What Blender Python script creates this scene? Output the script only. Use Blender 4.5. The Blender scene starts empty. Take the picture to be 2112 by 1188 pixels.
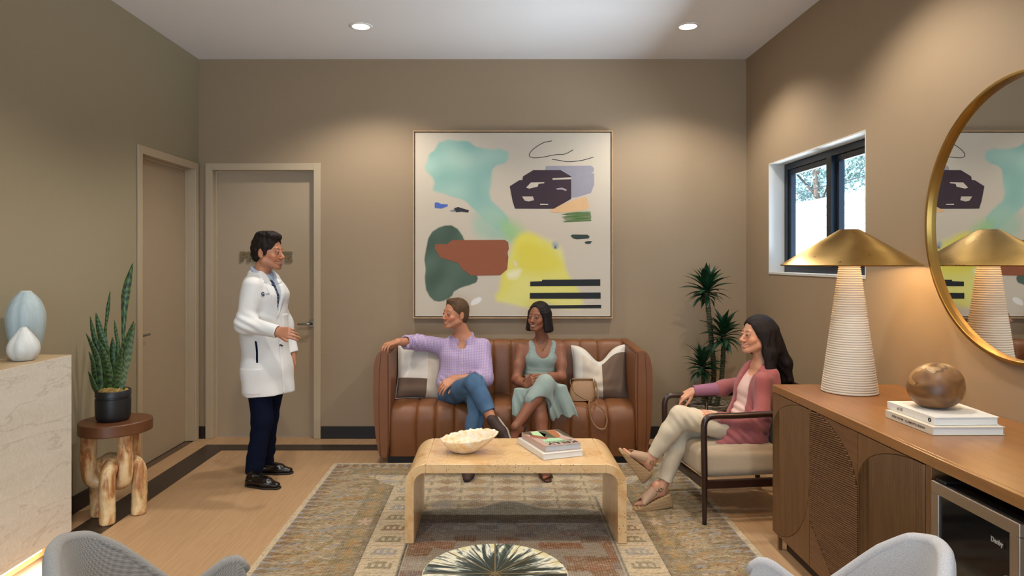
import bpy, math, random
import numpy as np
from mathutils import Vector, Matrix
C = bpy.context.scene.collection
SC = bpy.context.scene
# ---------------------------------------------------------------- camera, world, exposure
FPX = 1408.0                      # focal length in pixels of a 2112 px wide frame
VPX, VPY, EYE = 1024.0, 537.0, 1.59
cam_d = bpy.data.cameras.new('camera'); cam = bpy.data.objects.new('camera', cam_d); C.objects.link(cam)
cam.location = (0, 0, EYE); cam.rotation_euler = (math.pi/2, 0, 0)
cam_d.sensor_width = 36; cam_d.lens = FPX/2112*36
cam_d.shift_x = (1056-VPX)/2112; cam_d.shift_y = -(594-VPY)/2112
cam_d.clip_start = 0.05; cam_d.clip_end = 200
SC.camera = cam
SC.view_settings.view_transform = 'Standard'; SC.view_settings.look = 'None'
SC.view_settings.gamma = 1; SC.view_settings.use_curve_mapping = False
SC.view_settings.exposure = 0.0
w = bpy.data.worlds.new('sky'); SC.world = w; w.use_nodes = True
wn = w.node_tree.nodes; wl = w.node_tree.links
wbg = wn['Background']; wbg.inputs['Color'].default_value = (0.45, 0.70, 1.0, 1); wbg.inputs['Strength'].default_value = 3.0

def light(name, kind, loc, energy, color, size=0.1, rot=(0, 0, 0), **kw):
    l = bpy.data.lights.new(name, kind); l.energy = energy; l.color = color
    if kind == 'AREA':
        l.shape = 'RECTANGLE'; l.size = size; l.size_y = kw.get('size_y', size)
        if 'spread' in kw: l.spread = kw['spread']
    elif kind == 'SPOT':
        l.shadow_soft_size = size; l.spot_size = kw['angle']; l.spot_blend = kw['blend']
    elif kind == 'SUN': l.angle = size
    else: l.shadow_soft_size = size
    o = bpy.data.objects.new(name, l); C.objects.link(o); o.location = loc; o.rotation_euler = rot
    return o
# daylight: glazed shopfront behind the camera; sunlit paving outside the small window throwing light up at the ceiling; the sun itself
light('daylight_front', 'AREA', (-0.2, -3.55, 1.75), 95, (0.76, 0.90, 1.0), 4.2, (math.pi/2, 0, 0), size_y=2.3)
light('daylight_window', 'AREA', (4.3, 4.85, 0.72), 430, (0.76, 0.89, 1.0), 1.25, (0, math.radians(90+22), 0), size_y=2.6)
light('ceiling_fill', 'AREA', (-0.3, -4.9, -0.2), 70, (0.80, 0.91, 1.0), 4.2, (math.radians(90+42), 0, 0), size_y=1.6)  # added low fill outside the front opening, lifts the ceiling brightness
light('sun', 'SUN', (0, 0, 20), 16, (1.0, 0.97, 0.92), 0.01, (0, math.radians(-50), math.radians(12)))
WARM = (1.0, 0.92, 0.81)
SPOT_W = 104.0

# ---------------------------------------------------------------- helpers
def lin(c):
    return c/12.92 if c <= 0.04045 else ((c+0.055)/1.055)**2.4
def hx(h, a=1.0):
    h = h.lstrip('#'); return tuple(lin(int(h[i:i+2], 16)/255) for i in (0, 2, 4)) + (a,)
def at(px, py, Y):
    return np.array([(px-VPX)*Y/FPX, Y, EYE-(py-VPY)*Y/FPX])

class NT:
    """small node builder"""
    def __init__(s, name):
        s.m = bpy.data.materials.new(name); s.m.use_nodes = True
        s.t = s.m.node_tree; s.b = s.t.nodes['Principled BSDF']; s.out = s.t.nodes['Material Output']; s._tc = None
    def n(s, typ, **kw):
        x = s.t.nodes.new(typ)
        for k, v in kw.items():
            if k.startswith('i_'):
                x.inputs[k[2:].replace('_', ' ')].default_value = v
            else: setattr(x, k, v)
        return x
    def l(s, a, b): s.t.links.new(a, b)
    def co(s, scale=(1, 1, 1), rot=(0, 0, 0), space='Object'):
        if s._tc is None: s._tc = s.n('ShaderNodeTexCoord')
        mp = s.n('ShaderNodeMapping'); mp.inputs['Scale'].default_value = scale; mp.inputs['Rotation'].default_value = rot
        s.l(s._tc.outputs[space], mp.inputs['Vector']); return mp.outputs['Vector']
    def noise(s, vec, scale, detail=3, rough=0.5, dist=0.0):
        x = s.n('ShaderNodeTexNoise'); x.inputs['Scale'].default_value = scale; x.inputs['Detail'].default_value = detail
        x.inputs['Roughness'].default_value = rough; x.inputs['Distortion'].default_value = dist
        s.l(vec, x.inputs['Vector']); return x.outputs['Fac']
    def wave(s, vec, scale, axis='X', dist=0, detail=0, dscale=1, prof='SIN'):
        x = s.n('ShaderNodeTexWave', bands_direction=axis, wave_profile=prof); x.inputs['Scale'].default_value = scale
        x.inputs['Distortion'].default_value = dist; x.inputs['Detail'].default_value = detail; x.inputs['Detail Scale'].default_value = dscale
        s.l(vec, x.inputs['Vector']); return x.outputs['Fac']
    def ramp(s, fac, stops, interp='LINEAR'):
        x = s.n('ShaderNodeValToRGB'); x.color_ramp.interpolation = interp; e = x.color_ramp.elements
        while len(e) < len(stops): e.new(0.5)
        for el, (p, c) in zip(e, stops):
            el.position = p; el.color = c
        s.l(fac, x.inputs['Fac']); return x.outputs['Color']
    def mix(s, fac, a, b, mode='MIX'):
        x = s.n('ShaderNodeMix', data_type='RGBA', blend_type=mode)
        for sock, v in ((x.inputs[0], fac), (x.inputs[6], a), (x.inputs[7], b)):
            if hasattr(v, 'is_linked'): s.l(v, sock)
            else: sock.default_value = v
        return x.outputs[2]
    def math(s, op, a, b=0.0):
        x = s.n('ShaderNodeMath', operation=op)
        for sock, v in ((x.inputs[0], a), (x.inputs[1], b)):
            if hasattr(v, 'is_linked'): s.l(v, sock)
            else: sock.default_value = v
        return x.outputs[0]
    def attr(s, name='Col'):
        x = s.n('ShaderNodeVertexColor'); x.layer_name = name; return x.outputs['Color']
    def rand(s):
        x = s.n('ShaderNodeObjectInfo'); return x.outputs['Random']
    def bump(s, h, strength=0.3, dist=0.01):
        x = s.n('ShaderNodeBump'); x.inputs['Strength'].default_value = strength; x.inputs['Distance'].default_value = dist
        s.l(h, x.inputs['Height']); s.l(x.outputs['Normal'], s.b.inputs['Normal']); return x
    def set(s, **kw):
        for k, v in kw.items():
            k = k.replace('_', ' ')
            sock = s.b.inputs[k]
            if hasattr(v, 'is_linked'): s.l(v, sock)
            else: sock.default_value = v
        return s

def plain(name, col, rough=0.5, metal=0.0, var=0.06, vscale=8, bump=0.0, bscale=200, **kw):
    t = NT(name); c = hx(col); v = t.co()
    f = t.noise(v, vscale, 4)
    lo = tuple(max(0, x*(1-var)) for x in c[:3])+(1,); hi = tuple(min(1, x*(1+var)) for x in c[:3])+(1,)
    t.set(Base_Color=t.mix(f, lo, hi), Roughness=rough, Metallic=metal, **kw)
    if bump: t.bump(t.noise(v, bscale, 2), bump, 0.002)
    return t.m
def fabric(name, col, rough=0.9, scale=350, var=0.12, bump=0.5, sheen=0.15, col2=None):
    t = NT(name); c = hx(col); v = t.co()
    f = t.noise(v, scale*1.3, 1)
    n = t.noise(v, scale*0.6, 3); big = t.noise(v, 5, 3)
    c2 = hx(col2) if col2 else tuple(x*(1-var*1.6) for x in c[:3])+(1,)
    base = t.mix(n, c2, c)
    t.set(Base_Color=t.mix(t.math('MULTIPLY', big, var), base, tuple(x*0.75 for x in c[:3])+(1,)), Roughness=rough, Sheen_Weight=sheen)
    t.bump(t.math('ADD', n, f), bump, 0.0015)
    return t.m
def wood(name, ca, cb, axis=(1, 1, 14), rough=0.4, scale=3.0, rings=6.0, bump=0.15, fine=60, use_rand=False, coat=0.0, cc=None):
    """grain runs along the axis with the smallest scale factor"""
    t = NT(name); v = t.co(axis)
    if use_rand:
        add = t.n('ShaderNodeVectorMath', operation='ADD'); t.l(v, add.inputs[0])
        cmb = t.n('ShaderNodeCombineXYZ'); r = t.rand()
        for i in range(3): t.l(t.math('MULTIPLY', r, 37.0+i*11), cmb.inputs[i])
        t.l(cmb.outputs[0], add.inputs[1]); v = add.outputs[0]
    n = t.noise(v, scale, 5, 0.6, 0.6)
    fin = t.noise(v, fine, 2, 0.5)
    wv = t.math('FRACT', t.math('MULTIPLY', n, rings))
    a, b = hx(ca), hx(cb)
    base = t.mix(n, a, b)
    base = t.mix(t.math('MULTIPLY', wv, 0.22), base, cc and hx(cc) or tuple(x*0.45 for x in a[:3])+(1,))
    base = t.mix(t.math('MULTIPLY', fin, 0.35), base, tuple(x*0.6 for x in a[:3])+(1,))
    if use_rand:
        base = t.mix(t.math('MULTIPLY', t.rand(), 0.10), base, tuple(x*0.62 for x in a[:3])+(1,))
    t.set(Base_Color=base, Roughness=rough, Coat_Weight=coat, Coat_Roughness=0.25)
    t.bump(fin, bump, 0.002)
    return t.m
def attr_mat(name, rough=0.6, bump=0.0, bscale=120, sss=0.0, extra=None, spec=0.5):
    t = NT(name); base = t.attr('Col'); v = t.co()
    if extra: base = extra(t, base, v)
    t.set(Base_Color=base, Roughness=rough, Specular_IOR_Level=spec)
    if sss:
        t.set(Subsurface_Weight=sss); t.b.inputs['Subsurface Radius'].default_value = (0.012, 0.005, 0.003)
    if bump: t.bump(t.noise(v, bscale, 3), bump, 0.002)
    return t.m

# ---- mesh builder
class MB:
    def __init__(s): s.v = []; s.f = []; s.mi = []; s.cur = 0
    def add(s, vs, fs):
        o = len(s.v); s.v.extend([tuple(map(float, p)) for p in vs])
        for f in fs: s.f.append(tuple(o+i for i in f)); s.mi.append(s.cur)
        return s
    def box(s, x0, x1, y0, y1, z0, z1):
        vs = [(x0, y0, z0), (x1, y0, z0), (x1, y1, z0), (x0, y1, z0), (x0, y0, z1), (x1, y0, z1), (x1, y1, z1), (x0, y1, z1)]
        return s.add(vs, [(0, 3, 2, 1), (4, 5, 6, 7), (0, 1, 5, 4), (1, 2, 6, 5), (2, 3, 7, 6), (3, 0, 4, 7)])
    def obox(s, c, ax, ay, az):
        """box by centre and three half-axis vectors"""
        c, ax, ay, az = map(np.array, (c, ax, ay, az))
        vs = [c+i*ax+j*ay+k*az for k in (-1, 1) for (i, j) in ((-1, -1), (1, -1), (1, 1), (-1, 1))]
        return s.add(vs, [(0, 3, 2, 1), (4, 5, 6, 7), (0, 1, 5, 4), (1, 2, 6, 5), (2, 3, 7, 6), (3, 0, 4, 7)])
    def prism(s, poly, d, n=(0, 0, 1)):
        """poly: list of 3D points (planar), d: extrusion vector"""
        d = np.array(d, float); k = len(poly); P = [np.array(p, float) for p in poly]
        nrm = np.zeros(3)
        for i in range(k): nrm += np.cross(P[i]-P[0], P[(i+1) % k]-P[0])
        if np.dot(nrm, d) < 0: P = P[::-1]
        vs = P + [p+d for p in P]
        return s.add(vs, [tuple(range(k))[::-1], tuple(range(k, 2*k))] + [(i, (i+1) % k, k+(i+1) % k, k+i) for i in range(k)])
    def lathe(s, prof, c=(0, 0, 0), n=32, cap=True):
        vs = []; fs = []; m = len(prof)
        for i in range(n):
            a = 2*math.pi*i/n
            for r, z in prof: vs.append((c[0]+r*math.cos(a), c[1]+r*math.sin(a), c[2]+z))
        for i in range(n):
            for j in range(m-1):
                fs.append((i*m+j, ((i+1) % n)*m+j, ((i+1) % n)*m+j+1, i*m+j+1))
        if cap:
            fs.append(tuple(i*m for i in range(n))[::-1]); fs.append(tuple(i*m+m-1 for i in range(n)))
        return s.add(vs, fs)
    def tube(s, path, r, n=10, closed=False, flat=None, up=None):
        """tube along path; r scalar or list; flat=(a,b) elliptical factors"""
        P = [np.array(p, float) for p in path]; m = len(P)
        R = [r]*m if np.isscalar(r) else list(r)
        T = []
        for i in range(m):
            if closed: t = P[(i+1) % m]-P[i-1]
            else: t = P[min(i+1, m-1)]-P[max(i-1, 0)]
            T.append(t/(np.linalg.norm(t)+1e-12))
        u = np.array(up, float) if up is not None else (np.array([0, 0, 1.]) if abs(T[0][2]) < 0.9 else np.array([1., 0, 0]))
        vs = []
        for i in range(m):
            t = T[i]; a = u-np.dot(u, t)*t; a /= np.linalg.norm(a)+1e-12; b = np.cross(t, a)
            if up is None: u = a
            fa, fb = flat or (1, 1)
            for k in range(n):
                q = 2*math.pi*k/n
                vs.append(P[i]+R[i]*(fa*math.cos(q)*a+fb*math.sin(q)*b))
        fs = []
        for i in range(m if closed else m-1):
            j = (i+1) % m
            for k in range(n):
                fs.append((i*n+k, i*n+(k+1) % n, j*n+(k+1) % n, j*n+k))
        if not closed:
            fs.append(tuple(range(n))[::-1]); fs.append(tuple((m-1)*n+k for k in range(n)))
        return s.add(vs, fs)
    def grid(s, fn, nu, nv, closed_u=False):
        vs = [fn(i/(nu if closed_u else nu-1), j/(nv-1)) for i in range(nu) for j in range(nv)]
        fs = []
        for i in range(nu if closed_u else nu-1):
            k = (i+1) % nu
            for j in range(nv-1): fs.append((i*nv+j, k*nv+j, k*nv+j+1, i*nv+j+1))
        return s.add(vs, fs)

def link(name, me, mats, parent=None):
    o = bpy.data.objects.new(name, me); C.objects.link(o)
    if not isinstance(mats, (list, tuple)): mats = [mats]
    for m in mats: me.materials.append(m)
    if parent is not None: o.parent = parent
    return o
def obj(name, mb, mats, parent=None, smooth=False, bevel=0.0, seg=2, sub=0, angle=35, solid=0.0, kind=None, label=None, auto=None):
    """links the builder's shapes as ONE mesh object. Coordinates are world ones; a parent sits at its own location"""
    me = bpy.data.meshes.new(name)
    vs = mb.v
    if parent is not None:
        m = parent_loc(parent); vs = [(p[0]-m[0], p[1]-m[1], p[2]-m[2]) for p in vs]
    me.from_pydata(vs, [], mb.f)
    o = link(name, me, mats, parent)
    if any(mb.mi): me.polygons.foreach_set('material_index', mb.mi)
    if smooth: me.polygons.foreach_set('use_smooth', [True]*len(me.polygons))
    if smooth and auto:
        me.set_sharp_from_angle(angle=math.radians(auto))
    me.update()
    if solid:
        md = o.modifiers.new('solid', 'SOLIDIFY'); md.thickness = solid; md.offset = 0
    if bevel:
        md = o.modifiers.new('bevel', 'BEVEL'); md.width = bevel; md.segments = seg; md.limit_method = 'ANGLE'; md.angle_limit = math.radians(angle)
        md.harden_normals = False
    if sub:
        md = o.modifiers.new('sub', 'SUBSURF'); md.levels = sub; md.render_levels = sub
    if kind: o['kind'] = kind
    if label: o['label'] = label
    return o
def parent_loc(p):
    v = np.zeros(3)
    while p is not None:
        v += np.array(p.location); p = p.parent
    return v
def thing(name, label, cat, loc=(0, 0, 0), group=None):
    o = bpy.data.objects.new(name, None); C.objects.link(o); o.location = loc
    o.empty_display_size = 0.1
    return tag(o, label, cat, group)
def tag(o, label=None, cat=None, group=None, kind=None):
    if label: o['label'] = label
    if cat: o['category'] = cat
    if group: o['group'] = group
    if kind: o['kind'] = kind
    return o
def struct(name, mb, m, parent=None, **kw):
    o = obj(name, mb, m, parent, **kw)
    if parent is None: o['kind'] = 'structure'
    return o
def text(name, body, size, mat, parent, loc, right, up, extrude=0.001, offset=0.0, align='CENTER', width=None):
    """flat or raised lettering; right/up are world unit vectors of the writing; turned into a mesh"""
    cu = bpy.data.curves.new(name, 'FONT'); cu.body = body; cu.size = size; cu.extrude = extrude; cu.offset = offset
    cu.align_x = align; cu.align_y = 'CENTER'; cu.resolution_u = 4
    tmp = bpy.data.objects.new('tmp', cu); C.objects.link(tmp)
    bpy.context.view_layer.update()
    me = bpy.data.meshes.new_from_object(tmp.evaluated_get(bpy.context.evaluated_depsgraph_get()))
    bpy.data.objects.remove(tmp); bpy.data.curves.remove(cu)
    n = len(me.vertices); co = np.empty(n*3); me.vertices.foreach_get('co', co); co = co.reshape(-1, 3)
    if width:
        k = width/(co[:, 0].max()-co[:, 0].min()); co[:, 0] *= k
    r, u = np.array(right, float), np.array(up, float); nn = np.cross(r, u)
    base = np.array(loc, float)-(parent_loc(parent) if parent is not None else 0)
    co = base+co[:, :1]*r+co[:, 1:2]*u+co[:, 2:3]*nn
    me.vertices.foreach_set('co', co.ravel()); me.update(); me.materials.clear()
    return link(name, me, mat, parent)

# ---- signed distance sculpting: prims are blended in a grid and turned into one closed quad mesh (surface nets)
class C3:   # round cone
    def __init__(s, a, b, r1, r2=None): s.a = np.array(a, float); s.b = np.array(b, float); s.r1 = r1; s.r2 = r1 if r2 is None else r2
    def bounds(s):
        r = max(s.r1, s.r2); return np.minimum(s.a, s.b)-r, np.maximum(s.a, s.b)+r
    def d(s, X, Y, Z):
        ba = s.b-s.a; L = ba@ba+1e-12
        px, py, pz = X-s.a[0], Y-s.a[1], Z-s.a[2]
        t = np.clip((px*ba[0]+py*ba[1]+pz*ba[2])/L, 0, 1)
        return np.sqrt((px-t*ba[0])**2+(py-t*ba[1])**2+(pz-t*ba[2])**2)-(s.r1+(s.r2-s.r1)*t)
class EL:   # ellipsoid, optional rotation (columns = axes)
    def __init__(s, c, r, R=None): s.c = np.array(c, float); s.r = np.array(r, float); s.R = np.eye(3) if R is None else np.array(R, float)
    def bounds(s):
        e = np.sqrt((s.R**2)@(s.r**2)); return s.c-e, s.c+e
    def d(s, X, Y, Z):
        px, py, pz = X-s.c[0], Y-s.c[1], Z-s.c[2]; q = 0; g = 0
        for i in range(3):
            t = (px*s.R[0, i]+py*s.R[1, i]+pz*s.R[2, i])/s.r[i]; q = q+t*t; g = g+(t/s.r[i])**2
        k0 = np.sqrt(q); return k0*(k0-1)/(np.sqrt(g)+1e-9)
class EC:   # elliptical capsule: half sizes (u along side, v across) lerped from a to b
    def __init__(s, a, b, r1, r2, side, cap=None):
        s.a = np.array(a, float); s.b = np.array(b, float); s.r1 = np.array(r1, float); s.r2 = np.array(r2, float)
        ax = s.b-s.a; s.L = np.linalg.norm(ax); s.t = ax/s.L
        sd = np.array(side, float); sd = sd-(sd@s.t)*s.t; s.u = sd/np.linalg.norm(sd); s.v = np.cross(s.t, s.u)
        s.cap = cap if cap else min(s.r1.min(), s.r2.min())
    def bounds(s):
        r = max(s.r1.max(), s.r2.max()); return np.minimum(s.a, s.b)-r, np.maximum(s.a, s.b)+r
    def d(s, X, Y, Z):
        px, py, pz = X-s.a[0], Y-s.a[1], Z-s.a[2]
        w = px*s.t[0]+py*s.t[1]+pz*s.t[2]; t = np.clip(w/s.L, 0, 1)
        u = px*s.u[0]+py*s.u[1]+pz*s.u[2]; v = px*s.v[0]+py*s.v[1]+pz*s.v[2]; w = (w-t*s.L)/s.cap
        ru = s.r1[0]+(s.r2[0]-s.r1[0])*t; rv = s.r1[1]+(s.r2[1]-s.r1[1])*t
        a, b = u/ru, v/rv; k0 = np.sqrt(a*a+b*b+w*w); g = np.sqrt((a/ru)**2+(b/rv)**2+(w/s.cap)**2)+1e-9
        return k0*(k0-1)/g
class BX:   # rounded box
    def __init__(s, c, h, r=0.01, R=None): s.c = np.array(c, float); s.h = np.array(h, float); s.r = r; s.R = np.eye(3) if R is None else np.array(R, float)
    def bounds(s):
        e = np.abs(s.R)@s.h; return s.c-e, s.c+e
    def d(s, X, Y, Z):
        px, py, pz = X-s.c[0], Y-s.c[1], Z-s.c[2]; o = 0; ins = None
        for i in range(3):
            q = np.abs(px*s.R[0, i]+py*s.R[1, i]+pz*s.R[2, i])-(s.h[i]-s.r)
            o = o+np.maximum(q, 0)**2; ins = q if ins is None else np.maximum(ins, q)
        return np.sqrt(o)+np.minimum(ins, 0)-s.r
class PL:   # half space, inside where (p-c).n < 0
    def __init__(s, c, n): s.c = np.array(c, float); s.n = np.array(n, float)/np.linalg.norm(n)
    def bounds(s): return np.array([-1e3]*3), np.array([1e3]*3)
    def d(s, X, Y, Z): return (X-s.c[0])*s.n[0]+(Y-s.c[1])*s.n[1]+(Z-s.c[2])*s.n[2]
class FN:   # any function, with bounds
    def __init__(s, f, lo, hi): s.f = f; s.lo = np.array(lo, float); s.hi = np.array(hi, float)
    def bounds(s): return s.lo, s.hi
    def d(s, X, Y, Z): return s.f(X, Y, Z)

def sculpt(ops, res, disp=None, smooth=1, clip=None):
    """ops: list of (op, prim, k); op in u (union), s (subtract), i (intersect). Returns verts, quads"""
    lo = np.full(3, 1e9); hi = -lo
    for op, p, k in ops:
        if op == 'u':
            a, b = p.bounds(); lo = np.minimum(lo, a); hi = np.maximum(hi, b)
    lo = lo-0.012-2*res; hi = hi+0.012+2*res
    for op, p, k in ops:
        if op == 'i' and isinstance(p, PL):
            for ax in range(3):
                if p.n[ax] > 0.999: hi[ax] = min(hi[ax], p.c[ax]+3*res)
                if p.n[ax] < -0.999: lo[ax] = max(lo[ax], p.c[ax]-3*res)
    if clip is not None: lo = np.maximum(lo, clip[0]); hi = np.minimum(hi, clip[1])
    n = np.ceil((hi-lo)/res).astype(int)+1
    ax = [(lo[i]+res*np.arange(n[i])).astype(np.float32) for i in range(3)]
    D = np.full(n, 0.5, np.float32)
    for op, p, k in ops:
        a, b = p.bounds(); m = max(k, 0.0)+3*res+0.004
        i0 = np.clip(np.floor((a-m-lo)/res).astype(int), 0, n); i1 = np.clip(np.ceil((b+m-lo)/res).astype(int)+1, 0, n)
        if np.any(i1 <= i0): continue
        sl = tuple(slice(i0[i], i1[i]) for i in range(3))
        X = ax[0][sl[0]][:, None, None]; Y = ax[1][sl[1]][None, :, None]; Z = ax[2][sl[2]][None, None, :]
        d = np.asarray(p.d(X, Y, Z), np.float32); A = D[sl]
        if op == 'u':
            if k > 0:
                h = np.maximum(k-np.abs(A-d), 0)/k; D[sl] = np.minimum(A, d)-h*h*k/4
            else: D[sl] = np.minimum(A, d)
        else:
            if op == 's': d = -d
            if k > 0:
                h = np.maximum(k-np.abs(A-d), 0)/k; D[sl] = np.maximum(A, d)+h*h*k/4
            else: D[sl] = np.maximum(A, d)
    if disp is not None:
        I = np.nonzero(np.abs(D) < 0.03)
        D[I] += disp(ax[0][I[0]], ax[1][I[1]], ax[2][I[2]]).astype(np.float32)
    D[0] = D[-1] = 0.5; D[:, 0] = D[:, -1] = 0.5; D[:, :, 0] = D[:, :, -1] = 0.5
    ins = D < 0
    s8 = np.zeros(n-1, np.uint8)
    cs = [(i, j, k) for i in (0, 1) for j in (0, 1) for k in (0, 1)]
    for c in cs:
        s8 += ins[c[0]:n[0]-1+c[0], c[1]:n[1]-1+c[1], c[2]:n[2]-1+c[2]]
    act = (s8 > 0) & (s8 < 8)
    ids = np.argwhere(act); idx = np.full(act.shape, -1, np.int32); idx[act] = np.arange(len(ids))
    V = [D[ids[:, 0]+c[0], ids[:, 1]+c[1], ids[:, 2]+c[2]] for c in cs]
    acc = np.zeros((len(ids), 3)); cnt = np.zeros(len(ids))
    for a in range(8):
        for b in range(a+1, 8):
            if sum(x != y for x, y in zip(cs[a], cs[b])) != 1: continue
            m = (V[a] < 0) != (V[b] < 0)
            t = V[a][m]/(V[a][m]-V[b][m])
            acc[m] += np.array(cs[a])+t[:, None]*(np.array(cs[b])-np.array(cs[a])); cnt[m] += 1
    verts = lo+res*(ids+acc/cnt[:, None])
    F = []
    e = ins[:-1, 1:-1, 1:-1] != ins[1:, 1:-1, 1:-1]; I = np.argwhere(e); i, j, k = I.T
    q = np.stack([idx[i, j, k], idx[i, j+1, k], idx[i, j+1, k+1], idx[i, j, k+1]], 1); fl = ~ins[i, j+1, k+1]; q[fl] = q[fl][:, ::-1]; F.append(q)
    e = ins[1:-1, :-1, 1:-1] != ins[1:-1, 1:, 1:-1]; I = np.argwhere(e); i, j, k = I.T
    q = np.stack([idx[i, j, k], idx[i, j, k+1], idx[i+1, j, k+1], idx[i+1, j, k]], 1); fl = ~ins[i+1, j, k+1]; q[fl] = q[fl][:, ::-1]; F.append(q)
    e = ins[1:-1, 1:-1, :-1] != ins[1:-1, 1:-1, 1:]; I = np.argwhere(e); i, j, k = I.T
    q = np.stack([idx[i, j, k], idx[i+1, j, k], idx[i+1, j+1, k], idx[i, j+1, k]], 1); fl = ~ins[i+1, j+1, k]; q[fl] = q[fl][:, ::-1]; F.append(q)
    F = np.concatenate(F)
    for _ in range(smooth):
        s = np.zeros_like(verts); c = np.zeros(len(verts))
        for a, b in ((0, 1), (1, 2), (2, 3), (3, 0)):
            for q in range(3): s[:, q] += np.bincount(F[:, a], verts[F[:, b], q], len(verts))
            c += np.bincount(F[:, a], minlength=len(verts))
        verts = 0.5*verts+0.5*s/c[:, None]
    return verts, F
def quadmesh(name, V, F, mats, parent=None, col=None, mi=None, kind=None, label=None):
    """fast mesh from numpy arrays; col: (n,3|4) linear colours per vertex; mi: material index per face"""
    V = np.asarray(V, float)
    if parent is not None: V = V-parent_loc(parent)
    me = bpy.data.meshes.new(name); nf = len(F); k = F.shape[1]
    me.vertices.add(len(V)); me.vertices.foreach_set('co', V.astype(np.float32).ravel())
    me.loops.add(nf*k); me.loops.foreach_set('vertex_index', F.astype(np.int32).ravel())
    me.polygons.add(nf); me.polygons.foreach_set('loop_start', (np.arange(nf)*k).astype(np.int32))
    me.update(calc_edges=True)
    me.polygons.foreach_set('use_smooth', np.ones(nf, bool))
    o = link(name, me, mats, parent)
    if mi is not None: me.polygons.foreach_set('material_index', mi.astype(np.int32))
    if col is not None:
        col = np.asarray(col, np.float32)
        if col.shape[1] == 3: col = np.concatenate([col, np.ones((len(col), 1), np.float32)], 1)
        a = me.color_attributes.new('Col', 'FLOAT_COLOR', 'POINT'); a.data.foreach_set('color', col.ravel())
    if kind: o['kind'] = kind
    if label: o['label'] = label
    return o
def blob(name, ops, res, mats, parent=None, disp=None, smooth=1, colf=None, **kw):
    V, F = sculpt(ops, res, disp, smooth)
    return quadmesh(name, V, F, mats, parent, col=colf(V) if colf else None, **kw)
# cheap smooth noise in numpy
_rs = np.random.RandomState(7)
_W = _rs.normal(size=(40, 3)); _PH = _rs.uniform(0, 6.28, 40)
def snoise(X, Y, Z, f, n=8, o=0):
    s = 0
    for i in range(n):
        q = _W[(i+o) % 40]; s = s+np.sin(f*(q[0]*X+q[1]*Y+q[2]*Z)+_PH[(i+o) % 40])
    return s/math.sqrt(n)
def inpoly(px, py, poly):
    c = np.zeros(np.broadcast(px, py).shape, bool); n = len(poly)
    for i in range(n):
        x0, y0 = poly[i]; x1, y1 = poly[(i+1) % n]
        if y0 == y1: continue
        m = ((y0 > py) != (y1 > py)) & (px < (x1-x0)*(py-y0)/(y1-y0)+x0)
        c ^= m
    return c
def polydist(px, py, poly):
    d = np.full(np.broadcast(px, py).shape, 1e9); n = len(poly)
    for i in range(n):
        a = np.array(poly[i], float); b = np.array(poly[(i+1) % n], float); ba = b-a
        t = np.clip(((px-a[0])*ba[0]+(py-a[1])*ba[1])/(ba@ba+1e-9), 0, 1)
        d = np.minimum(d, np.hypot(px-a[0]-t*ba[0], py-a[1]-t*ba[1]))
    return np.where(inpoly(px, py, poly), -d, d)
def smooth_poly(P, it=2):
    P = [np.array(p, float) for p in P]
    for _ in range(it):
        Q = []
        for i in range(len(P)):
            a, b = P[i], P[(i+1) % len(P)]; Q += [a*0.75+b*0.25, a*0.25+b*0.75]
        P = Q
    return P
def spline(P, n=8, closed=False):
    P = [np.array(p, float) for p in P]; m = len(P); out = []
    for i in range(m if closed else m-1):
        g = (lambda k: P[k % m]) if closed else (lambda k: P[min(max(k, 0), m-1)])
        a, b, c, d = g(i-1), g(i), g(i+1), g(i+2)
        for k in range(n):
            t = k/n; out.append(0.5*((2*b)+(c-a)*t+(2*a-5*b+4*c-d)*t*t+(3*b-a-3*c+d)*t**3))
    if not closed: out.append(P[-1])
    return out
# ================================================================ ROOM
XL, XR, YB, YF, HC = -2.66, 2.23, 6.095, -3.6, 3.387
t = NT('wall_linen'); v = t.co(); c = hx('#99846a')
n1 = t.noise(t.co((1, 1, 40)), 6, 3); n2 = t.noise(t.co((40, 40, 1)), 6, 3); n3 = t.noise(v, 1.2, 2)
base = t.mix(t.math('MULTIPLY', n1, 0.35), c, hx('#8d785e')); base = t.mix(t.math('MULTIPLY', n2, 0.35), base, hx('#a08b70'))
t.set(Base_Color=base, Roughness=0.75); t.bump(t.math('ADD', t.noise(t.co((4, 4, 160)), 4, 2), t.noise(t.co((160, 160, 4)), 4, 2)), 0.12, 0.001)
M_WALL = t.m
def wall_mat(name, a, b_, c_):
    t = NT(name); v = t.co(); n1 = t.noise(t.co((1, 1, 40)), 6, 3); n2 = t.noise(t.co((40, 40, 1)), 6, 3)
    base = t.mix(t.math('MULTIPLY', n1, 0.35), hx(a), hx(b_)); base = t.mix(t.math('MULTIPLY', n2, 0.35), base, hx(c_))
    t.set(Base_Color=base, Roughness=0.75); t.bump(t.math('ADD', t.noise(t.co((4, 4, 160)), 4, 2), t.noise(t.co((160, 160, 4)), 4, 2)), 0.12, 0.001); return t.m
M_WALLL = wall_mat('wall_linen_daylit', '#988c72', '#8a7f66', '#9f9378')  # wall linen shifted to olive, cool daylight on the left wall painted in
M_CEIL = plain('ceiling_paint', '#e6e6e8', 0.9, var=0.01)
M_BASE = plain('black_vinyl', '#17130f', 0.45)
M_FRAME = plain('door_frame_paint', '#b3a186', 0.45, var=0.02)
M_LEAF = plain('door_paint', '#a8957b', 0.5, var=0.02, bump=0.05)
M_STEEL = plain('brushed_steel', '#9a9690', 0.28, 1.0, bump=0.03)
M_PLANK = wood('oak_plank', '#b48f68', '#c8a37c', (60, 1.2, 1), 0.45, 2.2, 2.0, 0.08, 90, use_rand=True)
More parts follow.
